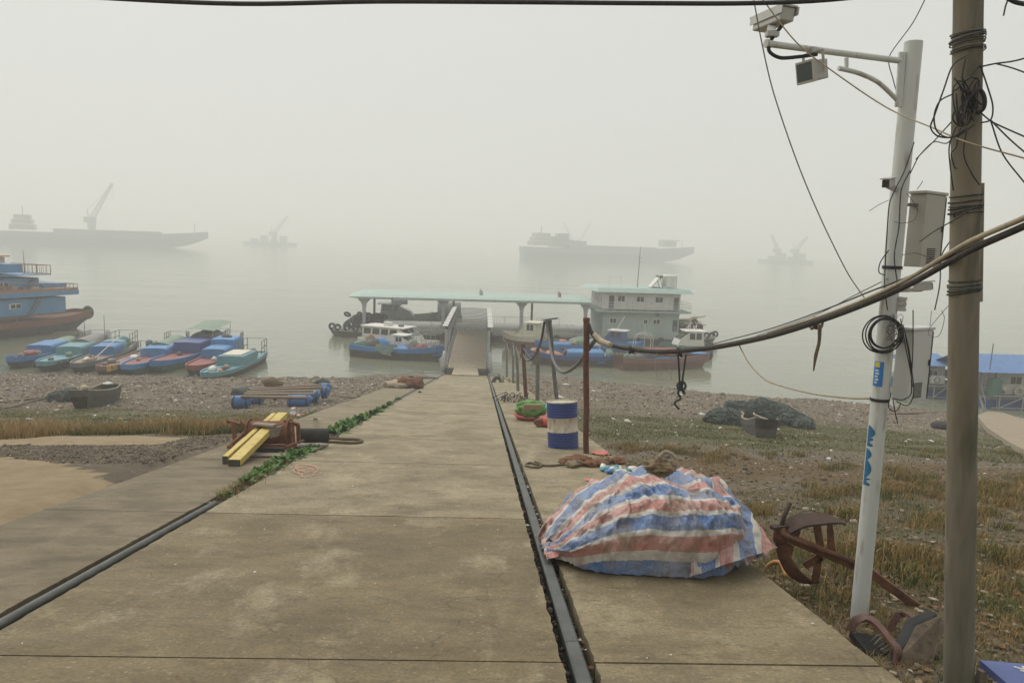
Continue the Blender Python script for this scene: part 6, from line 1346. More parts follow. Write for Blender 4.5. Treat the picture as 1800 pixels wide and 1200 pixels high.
# --- raft frame on blue barrels
rp = onterr(480, 712); raft = thing('raft_frame', 'timber raft frame lashed on blue barrels, stranded on the beach', 'raft', rp); rp_ = Vector(rp)
def rq(px, py, y, dz=0): v = at(px, py, y)-rp_; return v
c00, c10, c11, c01 = rq(430, 697, 33.0), rq(535, 699, 33.0), rq(578, 676, 37.5), rq(448, 683, 37.0)
for t in (0, .28, .52, .78, 1): MB().tube([c00.lerp(c01, t)+Vector((-.15, 0, 0)), c10.lerp(c11, t)+Vector((.1, 0, 0))], .07, 8).build('pole', 'boat_pale_wood' if t in (.28, .52) else 'boat_wood', raft, True, angle=60)
for t in (.02, .5, .97): MB().tube([c00.lerp(c10, t)+Vector((0, 0, -.1)), c01.lerp(c11, t)+Vector((0, 0, -.1))], .06, 8).build('cross_pole', 'boat_dark_wood', raft, True, angle=60)
for px0, px1, py, y in ((408, 440, 706, 33.2), (506, 546, 705, 33.2), (548, 560, 697, 34.5), (440, 462, 701, 35.2), (562, 580, 683, 37.2), (566, 576, 689, 35.8)):
    a, c = rq(px0, py, y), rq(px1, py, y); d_ = c-a; c.z = a.z
    o = MB().tube([a, a+d_*.04, a+d_*.5, a+d_*.96, c], [.2, .28, .29, .28, .2], 16).build('barrel', 'barrel_blue', raft, True, angle=50)
    for t in (.15, .85): MB().lathe([(.3, -.025), (.31, 0), (.3, .025)], 16, Matrix.Translation(a+d_*t) @ Matrix.Rotation(R(90), 4, 'Y'), cap=False).build('lashing', 'wire_black', o)
for px, py, y, r_ in ((478, 672, 37.5, .5), (566, 671, 38, .35), (425, 688, 35.5, .45)): MB().blob(rq(px, py, y), (r_, r_*.7, r_*.6), px, .5, 2, 1.6).build('net_bundle', 'cloth_brown' if px == 478 else 'tarp_dark', raft, True)
# --- stranded dinghies
def dinghy(label, s_px, b_px, B, H, band, deck, bands=None):
    s_, b_ = onterr(*s_px), onterr(*b_px); q = Boat('wooden_dinghy', label, s_, b_, B, H=H, sheer=.16, band=band, deck=deck, hull='boat_dark_wood', dk=.35, bowf=.55)
    q.o.location.z = s_.z+.10; q.o.rotation_mode = 'XYZ'; q.o.rotation_euler.y = -math.asin(max(-.5, min(.5, (b_.z-s_.z)/q.L))); return q
d1 = dinghy('dark wooden dinghy with pale gunwale on the grass beside the net heap', (195, 702), (138, 720), 1.15, .5, 'boat_dark_wood', 'boat_dark_wood')
b = MB()
for sd in (-1, 1): b.tube([(t*d1.L, sd*d1.hb(t)*.96, d1.zg(t)+.02) for t in [i/14 for i in range(15)]], .035, 6)
b.build('gunwale', 'boat_pale_wood', d1.o, True)
for t in (.25, .55, .8): d1.thwart(t, 'boat_dark_wood')
d1.lump(.45, -.5, (.28, .18, .16), 'cardboard', 'cloth_heap', z=.5)
d2 = dinghy('small weathered dinghy, dark transom toward the slipway, before the big net heap', (1346, 770), (1312, 754), .85, .36, 'boat_dark_wood', 'boat_wood')
b = MB()
for sd in (-1, 1): b.tube([(t*d2.L, sd*d2.hb(t)*.96, d2.zg(t)+.02) for t in [i/14 for i in range(15)]], .035, 6)
b.build('gunwale', 'boat_pale_wood', d2.o, True); d2.thwart(.5)
mat('net_strand', (.06, .08, .07), (.17, .20, .175), 3, .95)
# --- net heaps
def nets(label, lumps, seed, nstr=260):
    r_ = random.Random(seed); base = onterr(*lumps[0][0]); t_ = thing('net_heap', label, 'net', base); b = MB(); st = MB(); cs = []
    for (px, py), (rx, ry, rz_) in lumps:
        p = onterr(px, py)-base; b.blob(p+Vector((0, ry*.6, rz_*.25)), (rx, ry, rz_), r_.random()*9, .5, 4, 2.3); cs.append((p+Vector((0, ry*.6, rz_*.25)), (rx, ry, rz_)))
    b.build('net_mass', 'net_green', t_, True)
    for _ in range(nstr):
        c_, rr = r_.choice(cs); th = r_.uniform(0, 6.28); ph = r_.uniform(.0, 1.4); P_ = []
        for k in range(5):
            a = th+(k-2)*.16*r_.uniform(.5, 1.5); e = ph+(k-2)*r_.uniform(-.12, .16); s_ = 1.04+.10*r_.random(); P_.append(c_+Vector((rr[0]*s_*math.cos(a)*math.cos(e), rr[1]*s_*math.sin(a)*math.cos(e), max(-.1, rr[2]*s_*math.sin(e)))))
        st.tube(P_, r_.uniform(.012, .03), 3, cap=False)
    o = st.build('net_strands', 'net_strand', t_); o['kind'] = 'stuff'; return t_
nets('long dark green fishing net heap on the grass behind the small dinghy', [((1282, 746), (.75, .7, .42)), ((1308, 744), (.85, .8, .62)), ((1340, 745), (.85, .8, .70)), ((1372, 747), (.8, .8, .62)), ((1400, 751), (.6, .6, .42)), ((1416, 753), (.42, .45, .3))], 4, 800)
nets('small grey-green net heap beside the dark wooden dinghy', [((100, 706), (.5, .45, .34)), ((120, 705), (.55, .45, .42))], 6, 400)
# --- slipway clutter
def heap(name, label, cat, px, py, items, ramp=True):
    p = onramp(px, py) if ramp else onterr(px, py); t_ = thing(name, label, cat, p)
    for (dx, dy, dz, r_, m_, nm, s_) in items:
        x, y = p.x+dx, p.y+dy; g0 = rampz(y) if (x < 2.36 and x > -4.46) else terr(x, y)
        MB().blob((dx, dy, g0-p.z+dz), r_, s_, .5, 3, 1.9, flat=None).build(nm, m_, t_, True)
    return t_
rr = random.Random(5)
heap('rag_heap', 'heap of rust-brown rags and sacking at the foot of the thick rusty post', 'rags', 1040, 818, [(rr.uniform(-.35, .5), rr.uniform(-.25, .35), .05, (rr.uniform(.08, .17), rr.uniform(.07, .13), rr.uniform(.04, .08)), 'rag_rust' if rr.random() < .7 else 'cloth_brown', 'rag', i) for i in range(18)])
heap('cloth_heap', 'pale blue and white cloth scraps behind the striped tarpaulin', 'cloth', 1085, 832, [(rr.uniform(-.2, .35), rr.uniform(-.2, .3), .04, (rr.uniform(.05, .12), rr.uniform(.05, .09), rr.uniform(.03, .07)), rr.choice(('cloth_cyan', 'boat_white', 'boat_teal', 'boat_blue')), 'scrap', 30+i) for i in range(14)])
def sheet(label, px, py, w, d, m_, name='plastic_sheet', ramp=True, s_=0):
    p = onramp(px, py) if ramp else onterr(px, py)
    def f(u, v):
        x, y = (u-.5)*w+.04*math.sin(v*7+s_), (v-.5)*d; X, Y = p.x+x, p.y+y; g0 = rampz(Y) if -4.46 < X < 2.36 else terr(X, Y)
        return (x, y, g0-p.z+.015+.04*abs(mnoise.noise(Vector((u*4, v*4, s_)))))
    o = MB().grid(f, 12, 8).build(name, m_, None, True); o.location = p; return tag(o, label, 'sheet')
sheet('coral red plastic sheet on the grass edge beside the rag heap', 1055, 797, .30, .5, 'coral', ramp=True, s_=2); sheet('coral red plastic sheet tucked at the tarpaulin edge', 1052, 848, .26, .35, 'coral', s_=5)
sheet('small red and white plastic scrap on the beach beyond the yellow timber', 524, 729, .5, .6, 'coral', ramp=False, s_=8)
tag(MB().tube(smoothpath([onramp(x, y, .02) for x, y in ((1015, 815), (990, 816), (965, 818), (945, 816), (930, 813), (925, 818), (945, 821), (952, 815), (940, 811))], 6), .017, 7).build('rope', 'rope_brown', None, True), 'dark rope with a looped end running from the rag heap', 'rope')
tag(MB().tube(smoothpath([onramp(x, y, .015) for x, y in ((985, 806), (993, 809), (1002, 811))], 5), .025, 6).build('rag_strip', 'cloth_brown', None, True), 'short dark rag strip on the concrete below the blue drum', 'rag')
gp = onramp(934, 738); bas = thing('red_basin', 'shallow red plastic basin holding a green bag beside the mooring posts', 'basin', gp)
MB().lathe([(.36, 0), (.46, .13), (.49, .15), (.47, .15), (.35, .03), (.0, .03)], 24).build('bowl', 'red_plastic', bas, True, angle=50)
gb = tag(MB().blob((0, 0, .22), (.38, .29, .22), 4, .5, 4, 2.2).build('green_bag', 'green_bag', None, True), 'bright green plastic bag stuffed in the red basin', 'bag'); gb.location = gp+Vector((0, 0, .08))
cbx = tag(obox(Vector((0, 0, 0)), *axes((1, .1, .0), R(38)), (.46, .03, .34)).build('cardboard_piece', 'cardboard', None), 'tan cardboard piece leaning on the green bag', 'cardboard'); cbx.location = gp+Vector((-.02, -.3, .38))
heap('red_bags', 'dark and red plastic bags beside the red basin and drum', 'bags', 957, 750, [(-.12, 0, .1, (.14, .12, .11), 'rag_rust', 'bag', 3), (.1, -.05, .12, (.19, .15, .13), 'red_plastic', 'bag', 6), (.3, -.15, .13, (.14, .13, .15), 'red_plastic', 'bag', 9)])
heap('white_bags', 'light blue bag beside the drum behind the red bags', 'bag', 962, 728, [(0, 0, .14, (.26, .16, .14), 'cloth_cyan', 'bag', 13)])
nb = onramp(905, 706); nbt = thing('net_bundle', 'dark tangled net bundle with pale sticks on the slipway edge', 'net', nb)
for i in range(30): p = Vector((rr.uniform(-.5, .5), rr.uniform(-.4, .4), .02)); MB().tube(smoothpath([p, p+Vector((rr.uniform(-.2, .2), rr.uniform(-.2, .2), rr.uniform(.1, .3))), p+Vector((rr.uniform(-.4, .4), rr.uniform(-.3, .3), .03))], 4), .014, 4).build('strand', 'wire_black' if i % 4 else 'wire_beige', nbt)
cr_ = onramp(885, 682); crd = thing('wooden_cradle', 'broken wooden boat cradle frame with a tyre beside the rail end', 'cradle', cr_); l = Vector(cr_)
def cq(px, py, d=46): return at(px, py, d)-l
for a, c in (((866, 680), (877, 656)), ((877, 656), (884, 676)), ((868, 682), (905, 685)), ((884, 664), (906, 672)), ((882, 672), (907, 678)), ((884, 660), (886, 682)), ((896, 664), (893, 684)), ((906, 668), (901, 684)), ((866, 681), (890, 676))): MB().bar(cq(*a), cq(*c), .09, .07).build('timber', 'boat_pale_wood', crd)
tyre(crd, cq(874, 671), (R(80), 0, .4), .75)
heap('sack_heap', 'brown sacks and a round bundle on the slipway edge', 'sacks', 712, 682, [(-.5, 0, .15, (.5, .3, .2), 'cardboard', 'sack', 2), (.0, .1, .22, (.5, .35, .28), 'rag_rust', 'sack', 5), (.55, .05, .25, (.35, .3, .3), 'rag_rust', 'sack', 8), (-.2, -.25, .12, (.35, .2, .15), 'boat_pale_wood', 'sack', 11)])
heap('dark_net', 'flat dark blue-grey net bundle near the gangway wheel', 'net', 742, 665, [(0, 0, .08, (.8, .4, .14), 'tarp_dark', 'bundle', 2), (.6, .1, .05, (.5, .3, .1), 'boat_grey', 'bundle', 4)])
ty = onterr(1658, 752); o = thing('old_tyre', 'old car tyre lying flat on the beach beside the concrete pole', 'tyre', ty); tyre(o, (0, 0, .12), (R(-6), 0, 0), 1.15)
tag(MB().tube([onterr(1312, 868)+Vector((0, 0, .03)), onterr(1376, 859)+Vector((0, 0, .08))], [.014, .01], 7).build('bamboo_stick', 'boat_pale_wood', None, True), 'pale bamboo stick lying on the dirt behind the striped tarpaulin', 'stick')
def beachrope(label, pts, r=.05): tag(MB().tube(smoothpath([onterr(*p)+Vector((0, 0, .03)) for p in pts], 5), r, 6).build('mooring_rope', 'rope_brown', None, True), label, 'rope')
beachrope('long brown mooring rope from the boats across the gravel to the dinghy', [(300, 669), (255, 676), (205, 683), (150, 693), (90, 698), (30, 705), (-20, 710)]); beachrope('second brown rope half buried in grass beside the small net heap', [(120, 695), (70, 703), (35, 713), (10, 719)], .06)
beachrope('brown rope trailing from the raft toward the slipway', [(560, 694), (600, 698), (635, 700), (660, 696)], .04); beachrope('dark rope along the shore beyond the concrete pole', [(1560, 728), (1620, 727), (1690, 726), (1740, 735), (1800, 748), (1850, 760)], .06)
# small wooden piece of path on the right: concrete path to the floating houses
mat('path_concrete', (.27, .215, .145), (.33, .27, .19), 1.5, .9, .006, c3=(.2, .165, .12), p3=(.55, .75))
edge = [(1716, 736), (1735, 760), (1770, 785), (1815, 815), (1880, 850)]; far_ = [(1745, 724), (1790, 740), (1840, 752), (1900, 765), (1960, 790)]
A_ = [onterr(*p) for p in edge]; B_ = [onterr(*p) for p in far_]; b = MB()
for k in range(5):
    for q in (A_[k], B_[k]): b.v.append((q.x, q.y, q.z+.22))
for k in range(5):
    for q in (A_[k], B_[k]): b.v.append((q.x, q.y, q.z-.4))
for k in range(4): b.f += [(2*k, 2*k+1, 2*k+3, 2*k+2), (2*k, 2*k+2, 2*k+12, 2*k+10), (2*k+1, 2*k+11, 2*k+13, 2*k+3)]
b.f.append((0, 10, 11, 1)); struct(b.build('footpath', 'path_concrete'))
# ================================================================ plants, stones and litter
rs = np.random.RandomState(3)
def tint_mat(name, stops, rough=.85, trans=0):
    m = bpy.data.materials.new(name); m.use_nodes = True; t = m.node_tree; b = t.nodes['Principled BSDF']; b.inputs['Roughness'].default_value = rough; b.inputs['Specular IOR Level'].default_value = .2
    a = t.nodes.new('ShaderNodeAttribute'); a.attribute_name = 'tint'; r = t.nodes.new('ShaderNodeValToRGB'); e = r.color_ramp.elements
    sp = t.nodes.new('ShaderNodeSeparateColor'); t.links.new(a.outputs['Color'], sp.inputs[0])
    e[0].position = stops[0][0]; e[0].color = (*stops[0][1], 1); e[1].position = stops[-1][0]; e[1].color = (*stops[-1][1], 1)
    for p, c in stops[1:-1]: q = e.new(p); q.color = (*c, 1)
    t.links.new(sp.outputs[0], r.inputs[0]); t.links.new(r.outputs[0], b.inputs['Base Color']); MT[name] = m
tint_mat('grass_blades', ((0, (.04, .07, .016)), (.25, (.10, .135, .04)), (.45, (.20, .165, .06)), (.7, (.31, .205, .085)), (1, (.43, .31, .16))))
tint_mat('stone_mix', ((0, (.06, .048, .036)), (.35, (.16, .13, .092)), (.7, (.29, .24, .175)), (.92, (.42, .36, .28)), (1, (.6, .56, .49))))
tint_mat('litter_mix', ((0, (.02, .02, .02)), (.2, (.08, .05, .03)), (.4, (.24, .13, .06)), (.55, (.36, .30, .22)), (.7, (.55, .54, .5)), (.86, (.62, .62, .6)), (.93, (.05, .22, .35)), (1, (.5, .07, .05))))
def settint(o, per, rep): 
    ca = o.data.color_attributes.new('tint', 'FLOAT_COLOR', 'POINT'); v = np.repeat(np.asarray(per, np.float32), rep); arr = np.stack([v, v, v, np.ones_like(v)], 1); ca.data.foreach_set('color', arr.ravel())
def gz_(P): return np.array([terr(x, y) for x, y in P])
def blades(name, P, h, w, lean, tint, label):
    n = len(P); z = gz_(P); a = rs.uniform(0, 2*np.pi, n); f = rs.uniform(0, 2*np.pi, n); dx, dy = np.cos(a)*w, np.sin(a)*w; lx, ly = np.cos(f)*lean*h, np.sin(f)*lean*h
    V = np.zeros((n, 5, 3), np.float32); b0 = np.stack([P[:, 0], P[:, 1], z-.01], 1)
    V[:, 0] = b0; V[:, 0, 0] -= dx; V[:, 0, 1] -= dy; V[:, 1] = b0; V[:, 1, 0] += dx; V[:, 1, 1] += dy
    mid = b0+np.stack([lx*.35, ly*.35, h*.6], 1); V[:, 2] = mid; V[:, 2, 0] -= dx*.7; V[:, 2, 1] -= dy*.7; V[:, 3] = mid; V[:, 3, 0] += dx*.7; V[:, 3, 1] += dy*.7
    V[:, 4] = b0+np.stack([lx, ly, h*(1-.25*lean)], 1)
    base = np.arange(n)[:, None]*5; F = np.concatenate([base+np.array([[0, 1, 3]]), base+np.array([[0, 3, 2]]), base+np.array([[2, 3, 4]])], 0)
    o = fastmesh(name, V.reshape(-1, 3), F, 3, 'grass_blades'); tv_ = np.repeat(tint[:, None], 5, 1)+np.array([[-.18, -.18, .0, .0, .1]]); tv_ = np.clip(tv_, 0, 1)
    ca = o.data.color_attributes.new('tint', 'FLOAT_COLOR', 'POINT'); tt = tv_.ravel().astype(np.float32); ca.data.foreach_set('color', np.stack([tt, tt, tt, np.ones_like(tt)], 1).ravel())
    return tag(o, label, 'grass', kind='stuff')
def wedge(n, y0, y1, px0, px1, power=1.0):       # points spread over the part of the bank in view
    y = y0+(y1-y0)*rs.uniform(0, 1, n)**power; t = rs.uniform(px0, px1, n); x = (t-846)/1350*y*1.005; return np.stack([x, y], 1)
def cov(P): return np.array([cover(x, y) for x, y in P])
def tufts(C, nb, spread, hm):
    k = rs.poisson(nb, len(C))+4; idx = np.repeat(np.arange(len(C)), k); s = rs.uniform(.6, 1.35, len(C)); P = C[idx]+rs.normal(0, 1, (len(idx), 2))*(spread*s[idx])[:, None]; h = hm*s[idx]*rs.uniform(.45, 1.15, len(idx)); return P, h, idx
off = lambda P: (P[:, 0] < -4.55) | (P[:, 0] > 2.45)
# dry band on the far-lane side
C = wedge(1700, 14.6, 24, -80, 640); C = C[off(C)]; c_ = cov(C); cn = np.array([mnoise.fractal(Vector((x*.45, y*.7, 41)), .8, 2.1, 4) for x, y in C]); C = C[(rs.uniform(0, 1, len(C)) < c_[:, 2]*(.75+1.1*cn))]
cn = np.array([mnoise.fractal(Vector((x*.5, y*.8, 61)), .8, 2.1, 4) for x, y in C]); P, h, idx = tufts(C, 52, .17, .27); h = h*(1+.9*cn[idx]); tt = np.clip((rs.normal(.66, .12, len(C))+.55*cn)[idx]+rs.normal(0, .12, len(P)), 0, 1)
fr_ = P[:, 1] < 15.8; tt[fr_] -= .45*rs.uniform(0, 1, fr_.sum())*(np.sin(P[fr_, 0]*2.3)+np.sin(P[fr_, 0]*.9+1) > 0)
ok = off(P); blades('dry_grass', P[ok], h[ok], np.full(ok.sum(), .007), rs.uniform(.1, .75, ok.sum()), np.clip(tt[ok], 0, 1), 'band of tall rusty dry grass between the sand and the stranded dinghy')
# dry tufts on the pole side
def pxpy_tufts(spots, n, spread, hm, tmean, name, label, nb=60, w=.006):
    C = []
    for px, py, rx, ry, k in spots:
        for _ in range(k): p = onterr(px+rnd.gauss(0, rx), py+rnd.gauss(0, ry)); C.append((p.x, p.y))
    C = np.array(C); C = C[off(C)]; P, h, idx = tufts(C, nb, spread, hm); tt = np.clip(rs.normal(tmean, .13, len(C))[idx]+rs.normal(0, .12, len(P)), 0, 1)
    ok = off(P); blades(name, P[ok], h[ok], np.full(ok.sum(), w), rs.uniform(.1, .8, ok.sum()), tt[ok], label)
pxpy_tufts([(1460, 868, 26, 7, 12), (1560, 858, 30, 8, 18), (1640, 866, 25, 8, 14), (1600, 842, 25, 5, 10), (1750, 870, 35, 10, 26), (1770, 850, 30, 6, 12), (1490, 905, 22, 6, 8), (1750, 900, 40, 12, 14), (1640, 920, 30, 10, 12), (1200, 795, 50, 3, 14), (1130, 790, 25, 3, 8), (1300, 805, 40, 3, 10), (1400, 803, 10, 2, 3), (1365, 800, 8, 2, 2), (1560, 985, 35, 12, 14), (1610, 1010, 30, 14, 14), (1440, 975, 25, 14, 8), (1750, 985, 30, 20, 14), (1520, 820, 50, 5, 8), (1700, 800, 40, 4, 10), (1330, 905, 12, 5, 4), (1480, 1040, 25, 15, 8), (1950, 900, 80, 25, 20), (1980, 1010, 80, 40, 16)], 0, .10, .16, .58, 'dry_grass', 'clumps of rusty dry grass around the white pole and anchor')
# rough short growth near the poles
P = wedge(130000, 2.4, 11.5, 1150, 2500, 1.25); P = P[off(P)]; nn = np.array([mnoise.fractal(Vector((x*.9, y*.9, 5)), .8, 2.1, 4) for x, y in P]); keep = rs.uniform(-.55, .65, len(P)) < nn+.12; P = P[keep]; nn = nn[keep]
n2 = np.array([mnoise.noise(Vector((x*1.4, y*1.4, 15))) for x, y in P])
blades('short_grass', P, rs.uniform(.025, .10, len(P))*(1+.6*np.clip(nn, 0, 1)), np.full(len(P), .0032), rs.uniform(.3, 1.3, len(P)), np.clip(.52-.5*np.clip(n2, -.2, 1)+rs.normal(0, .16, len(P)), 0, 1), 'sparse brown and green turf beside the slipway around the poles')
# thin green growth over the middle of the bank, both sides
P = np.concatenate([wedge(90000, 15, 36, 1000, 1900), wedge(90000, 18, 34, -60, 700)]); P = P[off(P)]; c_ = cov(P); nn = np.array([mnoise.fractal(Vector((x*.5, y*.5, 25)), .8, 2.1, 4) for x, y in P]); keep = rs.uniform(.0, 1, len(P)) < c_[:, 1]*(.40+.9*nn); P = P[keep]
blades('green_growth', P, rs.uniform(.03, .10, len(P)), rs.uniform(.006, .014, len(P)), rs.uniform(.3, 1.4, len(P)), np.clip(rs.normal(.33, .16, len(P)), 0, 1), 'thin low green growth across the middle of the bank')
# stones
def stones(name, P, s, tint, label, sink=.35, hf=None):
    n = len(P); z = gz_(P) if hf is None else hf(P); cube = np.array([[-1, -1, -1], [1, -1, -1], [1, 1, -1], [-1, 1, -1], [-1, -1, 1], [1, -1, 1], [1, 1, 1], [-1, 1, 1]], np.float32)*.5
    V = cube[None]*rs.uniform(.55, 1.15, (n, 8, 3)); V[:, 4:, :2] *= .72; V[:, :, 2] *= .62; a = rs.uniform(0, 6.28, n); ca, sa = np.cos(a), np.sin(a)
    X = V[:, :, 0]*ca[:, None]-V[:, :, 1]*sa[:, None]; Y = V[:, :, 0]*sa[:, None]+V[:, :, 1]*ca[:, None]; V = np.stack([X, Y, V[:, :, 2]], 2)*s[:, None, None]
    V += np.stack([P[:, 0], P[:, 1], z+s*.3*(1-sink)], 1)[:, None, :]
    q = np.array([[0, 3, 2, 1], [4, 5, 6, 7], [0, 1, 5, 4], [1, 2, 6, 5], [2, 3, 7, 6], [3, 0, 4, 7]]); F = (np.arange(n)[:, None, None]*8+q[None]).reshape(-1, 4)
    o = fastmesh(name, V.reshape(-1, 3), F, 4, 'stone_mix'); settint(o, tint, 8); return tag(o, label, 'stones', kind='stuff')
P = np.concatenate([wedge(15000, 33, 57, -80, 760), wedge(13000, 33, 60, 920, 1900), wedge(3500, 19, 34, -80, 650), wedge(4500, 13, 34, 1000, 1900)]); P = P[off(P)]; zt = gz_(P); P = P[zt > -.08]
stones('gravel', P, rs.gamma(1.6, .026, len(P))*np.clip((P[:, 1]-14)/26, .35, 1.2)+.018, np.clip(rs.beta(2.4, 2, len(P)), 0, 1), 'brown shore gravel and cobbles along the water edge')
P = np.concatenate([wedge(8500, 3, 16, 1010, 2400, 1.1), wedge(9000, 10.5, 14.8, -80, 430)]); P = P[off(P)]; c_ = cov(P); P = P[c_[:, 0] < .4]
stones('gravel', P, rs.gamma(1.6, .014, len(P))*np.where(P[:, 0] < 0, .45, .8)+.010, np.clip(rs.beta(2, 3, len(P))*.85, 0, 1), 'small stones scattered among the dry grass and the gravel strip')
P = []
for px, py, rx, ry, k in ((1120, 815, 30, 8, 30), (1280, 840, 60, 12, 40), (1420, 890, 40, 15, 25), (1500, 905, 50, 15, 25), (1750, 930, 50, 30, 30), (760, 650, 25, 5, 60), (690, 668, 40, 5, 50), (900, 672, 20, 4, 30)):
    for _ in range(k): q = onterr(px+rnd.gauss(0, rx), py+rnd.gauss(0, ry)); P.append((q.x, q.y))
P = np.array(P); P = P[off(P)]; stones('rubble', P, rs.gamma(2, .022, len(P))*np.clip(P[:, 1]/18, .6, 2)+.025, np.clip(rs.beta(3, 2.4, len(P))*.9, 0, 1), 'larger pale rubble stones lying in groups on the bank')
# litter: thin crumpled scraps
def scraps(name, P, s, tint, label, hf=None, lift=.012):
    n = len(P); z = gz_(P) if hf is None else hf(P); V = np.zeros((n, 5, 3), np.float32); a = rs.uniform(0, 6.28, n)
    for k, (ang, r_) in enumerate(((0, 1), (1.4, .7), (3.1, 1.1), (4.6, .6))): V[:, k, 0] = P[:, 0]+np.cos(a+ang)*s*r_; V[:, k, 1] = P[:, 1]+np.sin(a+ang)*s*r_; V[:, k, 2] = z+lift+rs.uniform(0, .35, n)*s
    V[:, 4] = V[:, :4].mean(1); V[:, 4, 2] += s*rs.uniform(.15, .5, n)
    q = np.array([[0, 1, 4], [1, 2, 4], [2, 3, 4], [3, 0, 4]]); F = (np.arange(n)[:, None, None]*5+q[None]).reshape(-1, 3); o = fastmesh(name, V.reshape(-1, 3), F, 3, 'litter_mix'); settint(o, tint, 5); return tag(o, label, 'litter', kind='stuff')
P = np.concatenate([wedge(260, 24, 54, -60, 700), wedge(260, 16, 54, 930, 1850), wedge(60, 14.6, 24, -60, 600), wedge(35, 5, 16, 1150, 1850)]); P = P[off(P)]
scraps('litter', P, rs.gamma(2, .012, len(P))*np.clip(P[:, 1]/14, .7, 3)+.02, np.where(rs.uniform(0, 1, len(P)) < .05, rs.uniform(.88, 1, len(P)), rs.uniform(.45, .84, len(P))), 'scattered pale plastic and paper litter on the bank')
P = wedge(420, 3.5, 8, 1250, 2000); P = P[off(P)]; scraps('fallen_leaves', P, rs.uniform(.018, .045, len(P)), rs.uniform(.28, .6, len(P)), 'dead brown leaves in the grass around the chair and poles')
hr = lambda P: np.array([rampz(y) for y in P[:, 1]])
P = np.stack([rs.uniform(-2.7, 2.3, 260), rs.uniform(3, 14, 260)], 1); P = P[(abs(P[:, 0]-.6) > .13)]; scraps('grit', P, rs.uniform(.004, .014, len(P)), np.where(rs.uniform(0, 1, len(P)) < .5, rs.uniform(.3, .45, len(P)), rs.uniform(.55, .75, len(P))), 'specks of grit and orange chips on the concrete', hr, .009)
P = np.stack([.6+rs.choice([-1, 1], 2600)*rs.uniform(.05, .082, 2600), rs.uniform(2, 26, 2600)], 1); stones('slot_debris', P, rs.gamma(2, .008, len(P))+.008, np.clip(rs.beta(1., 9, len(P))*.8, 0, 1), 'dark dirt and pebbles caught in the open rail slot', .2, lambda P: np.array([rampz(y)-.13 for y in P[:, 1]])+rs.uniform(0, .05, len(P)))
P = np.stack([.6+rs.choice([-1, 1], 110)*rs.uniform(.06, .12, 110), rs.uniform(2.6, 13, 110)], 1); scraps('slot_leaves', P, rs.uniform(.01, .03, len(P)), rs.uniform(.2, .85, len(P)), 'leaves and scraps in the open rail slot', lambda P: np.array([rampz(y)-.07 for y in P[:, 1]]))
P = np.stack([-2.915+rs.uniform(-.13, .13, 700), rs.uniform(8.3, 26, 700)], 1); stones('slot_soil', P, rs.gamma(2, .012, len(P))+.012, np.clip(rs.beta(1.3, 3, len(P)), 0, 1), 'soil crumbs filling the weedy rail slot', .3, lambda P: np.array([rampz(y)-.02 for y in P[:, 1]]))
mat('slot_earth', (.045, .035, .022), (.09, .072, .048), 12, .95, .02)
struct(MB().grid(lambda u, v: (-3.03+.23*u, 8.25+18*v, rampz(8.25+18*v)-.028+.02*mnoise.noise(Vector((u*3, v*60, 1)))), 4, 160).build('slot_fill', 'slot_earth'))
# weeds in the slot
tint_mat('weed_leaf', ((0, (.02, .05, .012)), (.5, (.055, .14, .022)), (1, (.12, .23, .05))), .55)
def weed_mesh(seed, nl=42, R_=.2, H_=.17):
    r_ = random.Random(seed); V = []; F = []; T = []
    for _ in range(nl):
        a = r_.uniform(0, 6.28); L_ = R_*r_.uniform(.45, 1.1); el = r_.uniform(.2, 1.25); w_ = L_*r_.uniform(.13, .22); o0 = Vector((r_.uniform(-.05, .05), r_.uniform(-.07, .07), 0)); dirv = Vector((math.cos(a)*math.cos(el), math.sin(a)*math.cos(el), math.sin(el))); sd_ = Vector((-math.sin(a), math.cos(a), 0)); k = len(V)
        for t, ww in ((.1, .25), (.4, .9), (.7, 1), (1, .05)):
            c0 = o0+dirv*L_*t+Vector((0, 0, -.22*L_*t*t)); V += [tuple(c0-sd_*w_*ww), tuple(c0+sd_*w_*ww+Vector((0, 0, .01)))]
        F += [(k, k+1, k+3, k+2), (k+2, k+3, k+5, k+4), (k+4, k+5, k+7, k+6)]; T += [r_.uniform(.1, 1)]*8
    me = bpy.data.meshes.new('leaves'); me.from_pydata(V, [], F); me.materials.append(MT['weed_leaf']); ca = me.color_attributes.new('tint', 'FLOAT_COLOR', 'POINT'); ca.data.foreach_set('color', np.array([(t, t, t, 1) for t in T], np.float32).ravel()); return me
wm = [weed_mesh(s) for s in range(5)]
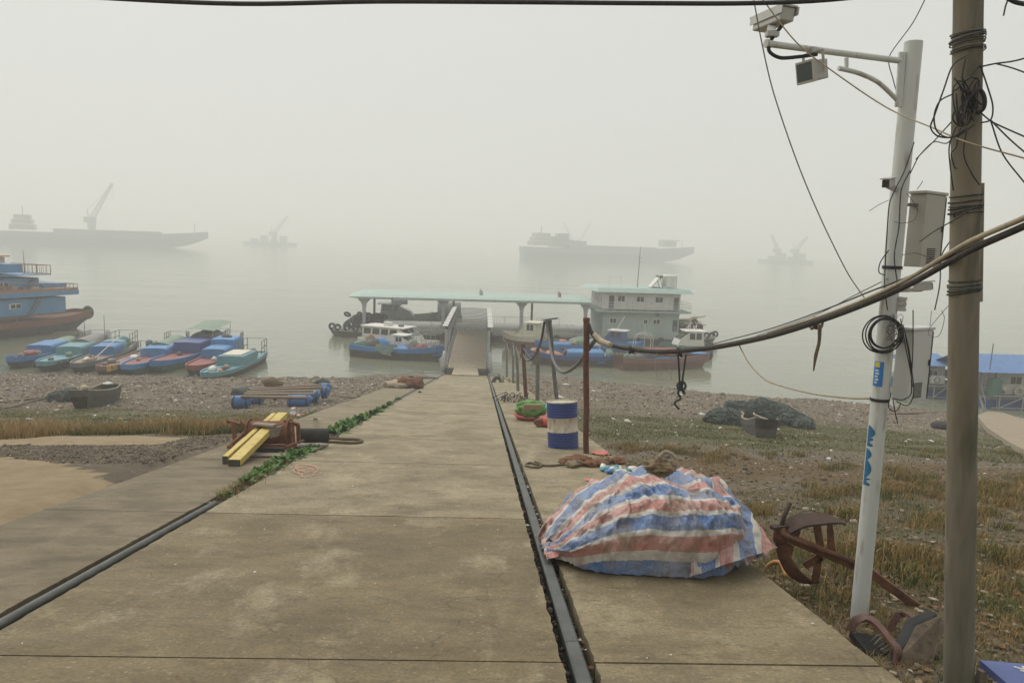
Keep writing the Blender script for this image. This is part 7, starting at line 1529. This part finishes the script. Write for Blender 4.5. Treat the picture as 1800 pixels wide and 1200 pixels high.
for k, (px, py, s_) in enumerate(((392, 871, .5), (401, 868, .45), (432, 848, .8), (446, 840, .9), (460, 834, 1.0), (472, 826, 1.0), (484, 820, 1.0), (494, 813, 1.05), (506, 808, 1.1), (517, 803, 1.1), (528, 799, 1.05), (540, 795, 1.0), (552, 790, .8), (587, 762, 1.2), (598, 757, 1.3), (609, 751, 1.3), (620, 745, 1.2), (633, 739, 1.1), (643, 734, 1.1), (653, 729, 1.1), (663, 724, 1.0), (674, 717, .9), (684, 711, .8), (700, 702, .9), (738, 690, .6))):
    o = bpy.data.objects.new('weed_plant', wm[k % 5]); COL.objects.link(o); p = onramp(px, py); o.location = p-Vector((0, 0, .02)); o.rotation_euler = (0, 0, rnd.uniform(0, 6)); q = s_*(.9 if p.y < 14 else 1.05); o.scale = (q*1.1, q*1.1, q)
    tag(o, 'leafy green weed sprouting from the slot beside the yellow timber', 'weed', 'green weeds in the rail slot beyond the pipe')
P = np.stack([-2.93+rs.normal(0, .08, 900), rs.uniform(8.5, 11.5, 900)], 1)
n = len(P); o_t = terr
def _rt(x, y): return rampz(y)-.02
_old = gz_; gz_ = lambda P: np.array([rampz(y)-.02 for _, y in P]); blades('slot_grass', P, rs.uniform(.03, .16, n), np.full(n, .003), rs.uniform(.2, 1, n), np.clip(rs.normal(.55, .25, n), 0, 1), 'dry wispy grass in the slot at the end of the pipe'); gz_ = _old
# chalk scrawl and dried mud on the concrete
mat('chalk', (.46, .29, .20), rough=.95)
b = MB(); rq_ = random.Random(3)
def ribbon(P_, w_):
    k = len(b.v)
    for i, p in enumerate(P_):
        t = (P_[min(i+1, len(P_)-1)]-P_[max(i-1, 0)]); nrm = Vector((-t.y, t.x, 0)).normalized()*w_; q = Vector((p.x, p.y, rampz(p.y)+.0105)); b.v.append(tuple(q-nrm)); b.v.append(tuple(q+nrm))
    for i in range(len(P_)-1): a = k+2*i; b.f.append((a, a+2, a+3, a+1))
for s_ in range(9):
    c0 = (535+rq_.uniform(-10, 12), 828+rq_.uniform(-7, 5)); ribbon(smoothpath([onramp(c0[0]+22*math.cos(a*1.1+s_)*rq_.uniform(.5, 1.1), c0[1]+7*math.sin(a*1.1+s_)*rq_.uniform(.5, 1.1)) for a in range(6)], 5), .007)
tag(b.build('chalk_scrawl', 'chalk'), 'faint pink chalk scrawl on the concrete beside the weeds', 'scrawl')
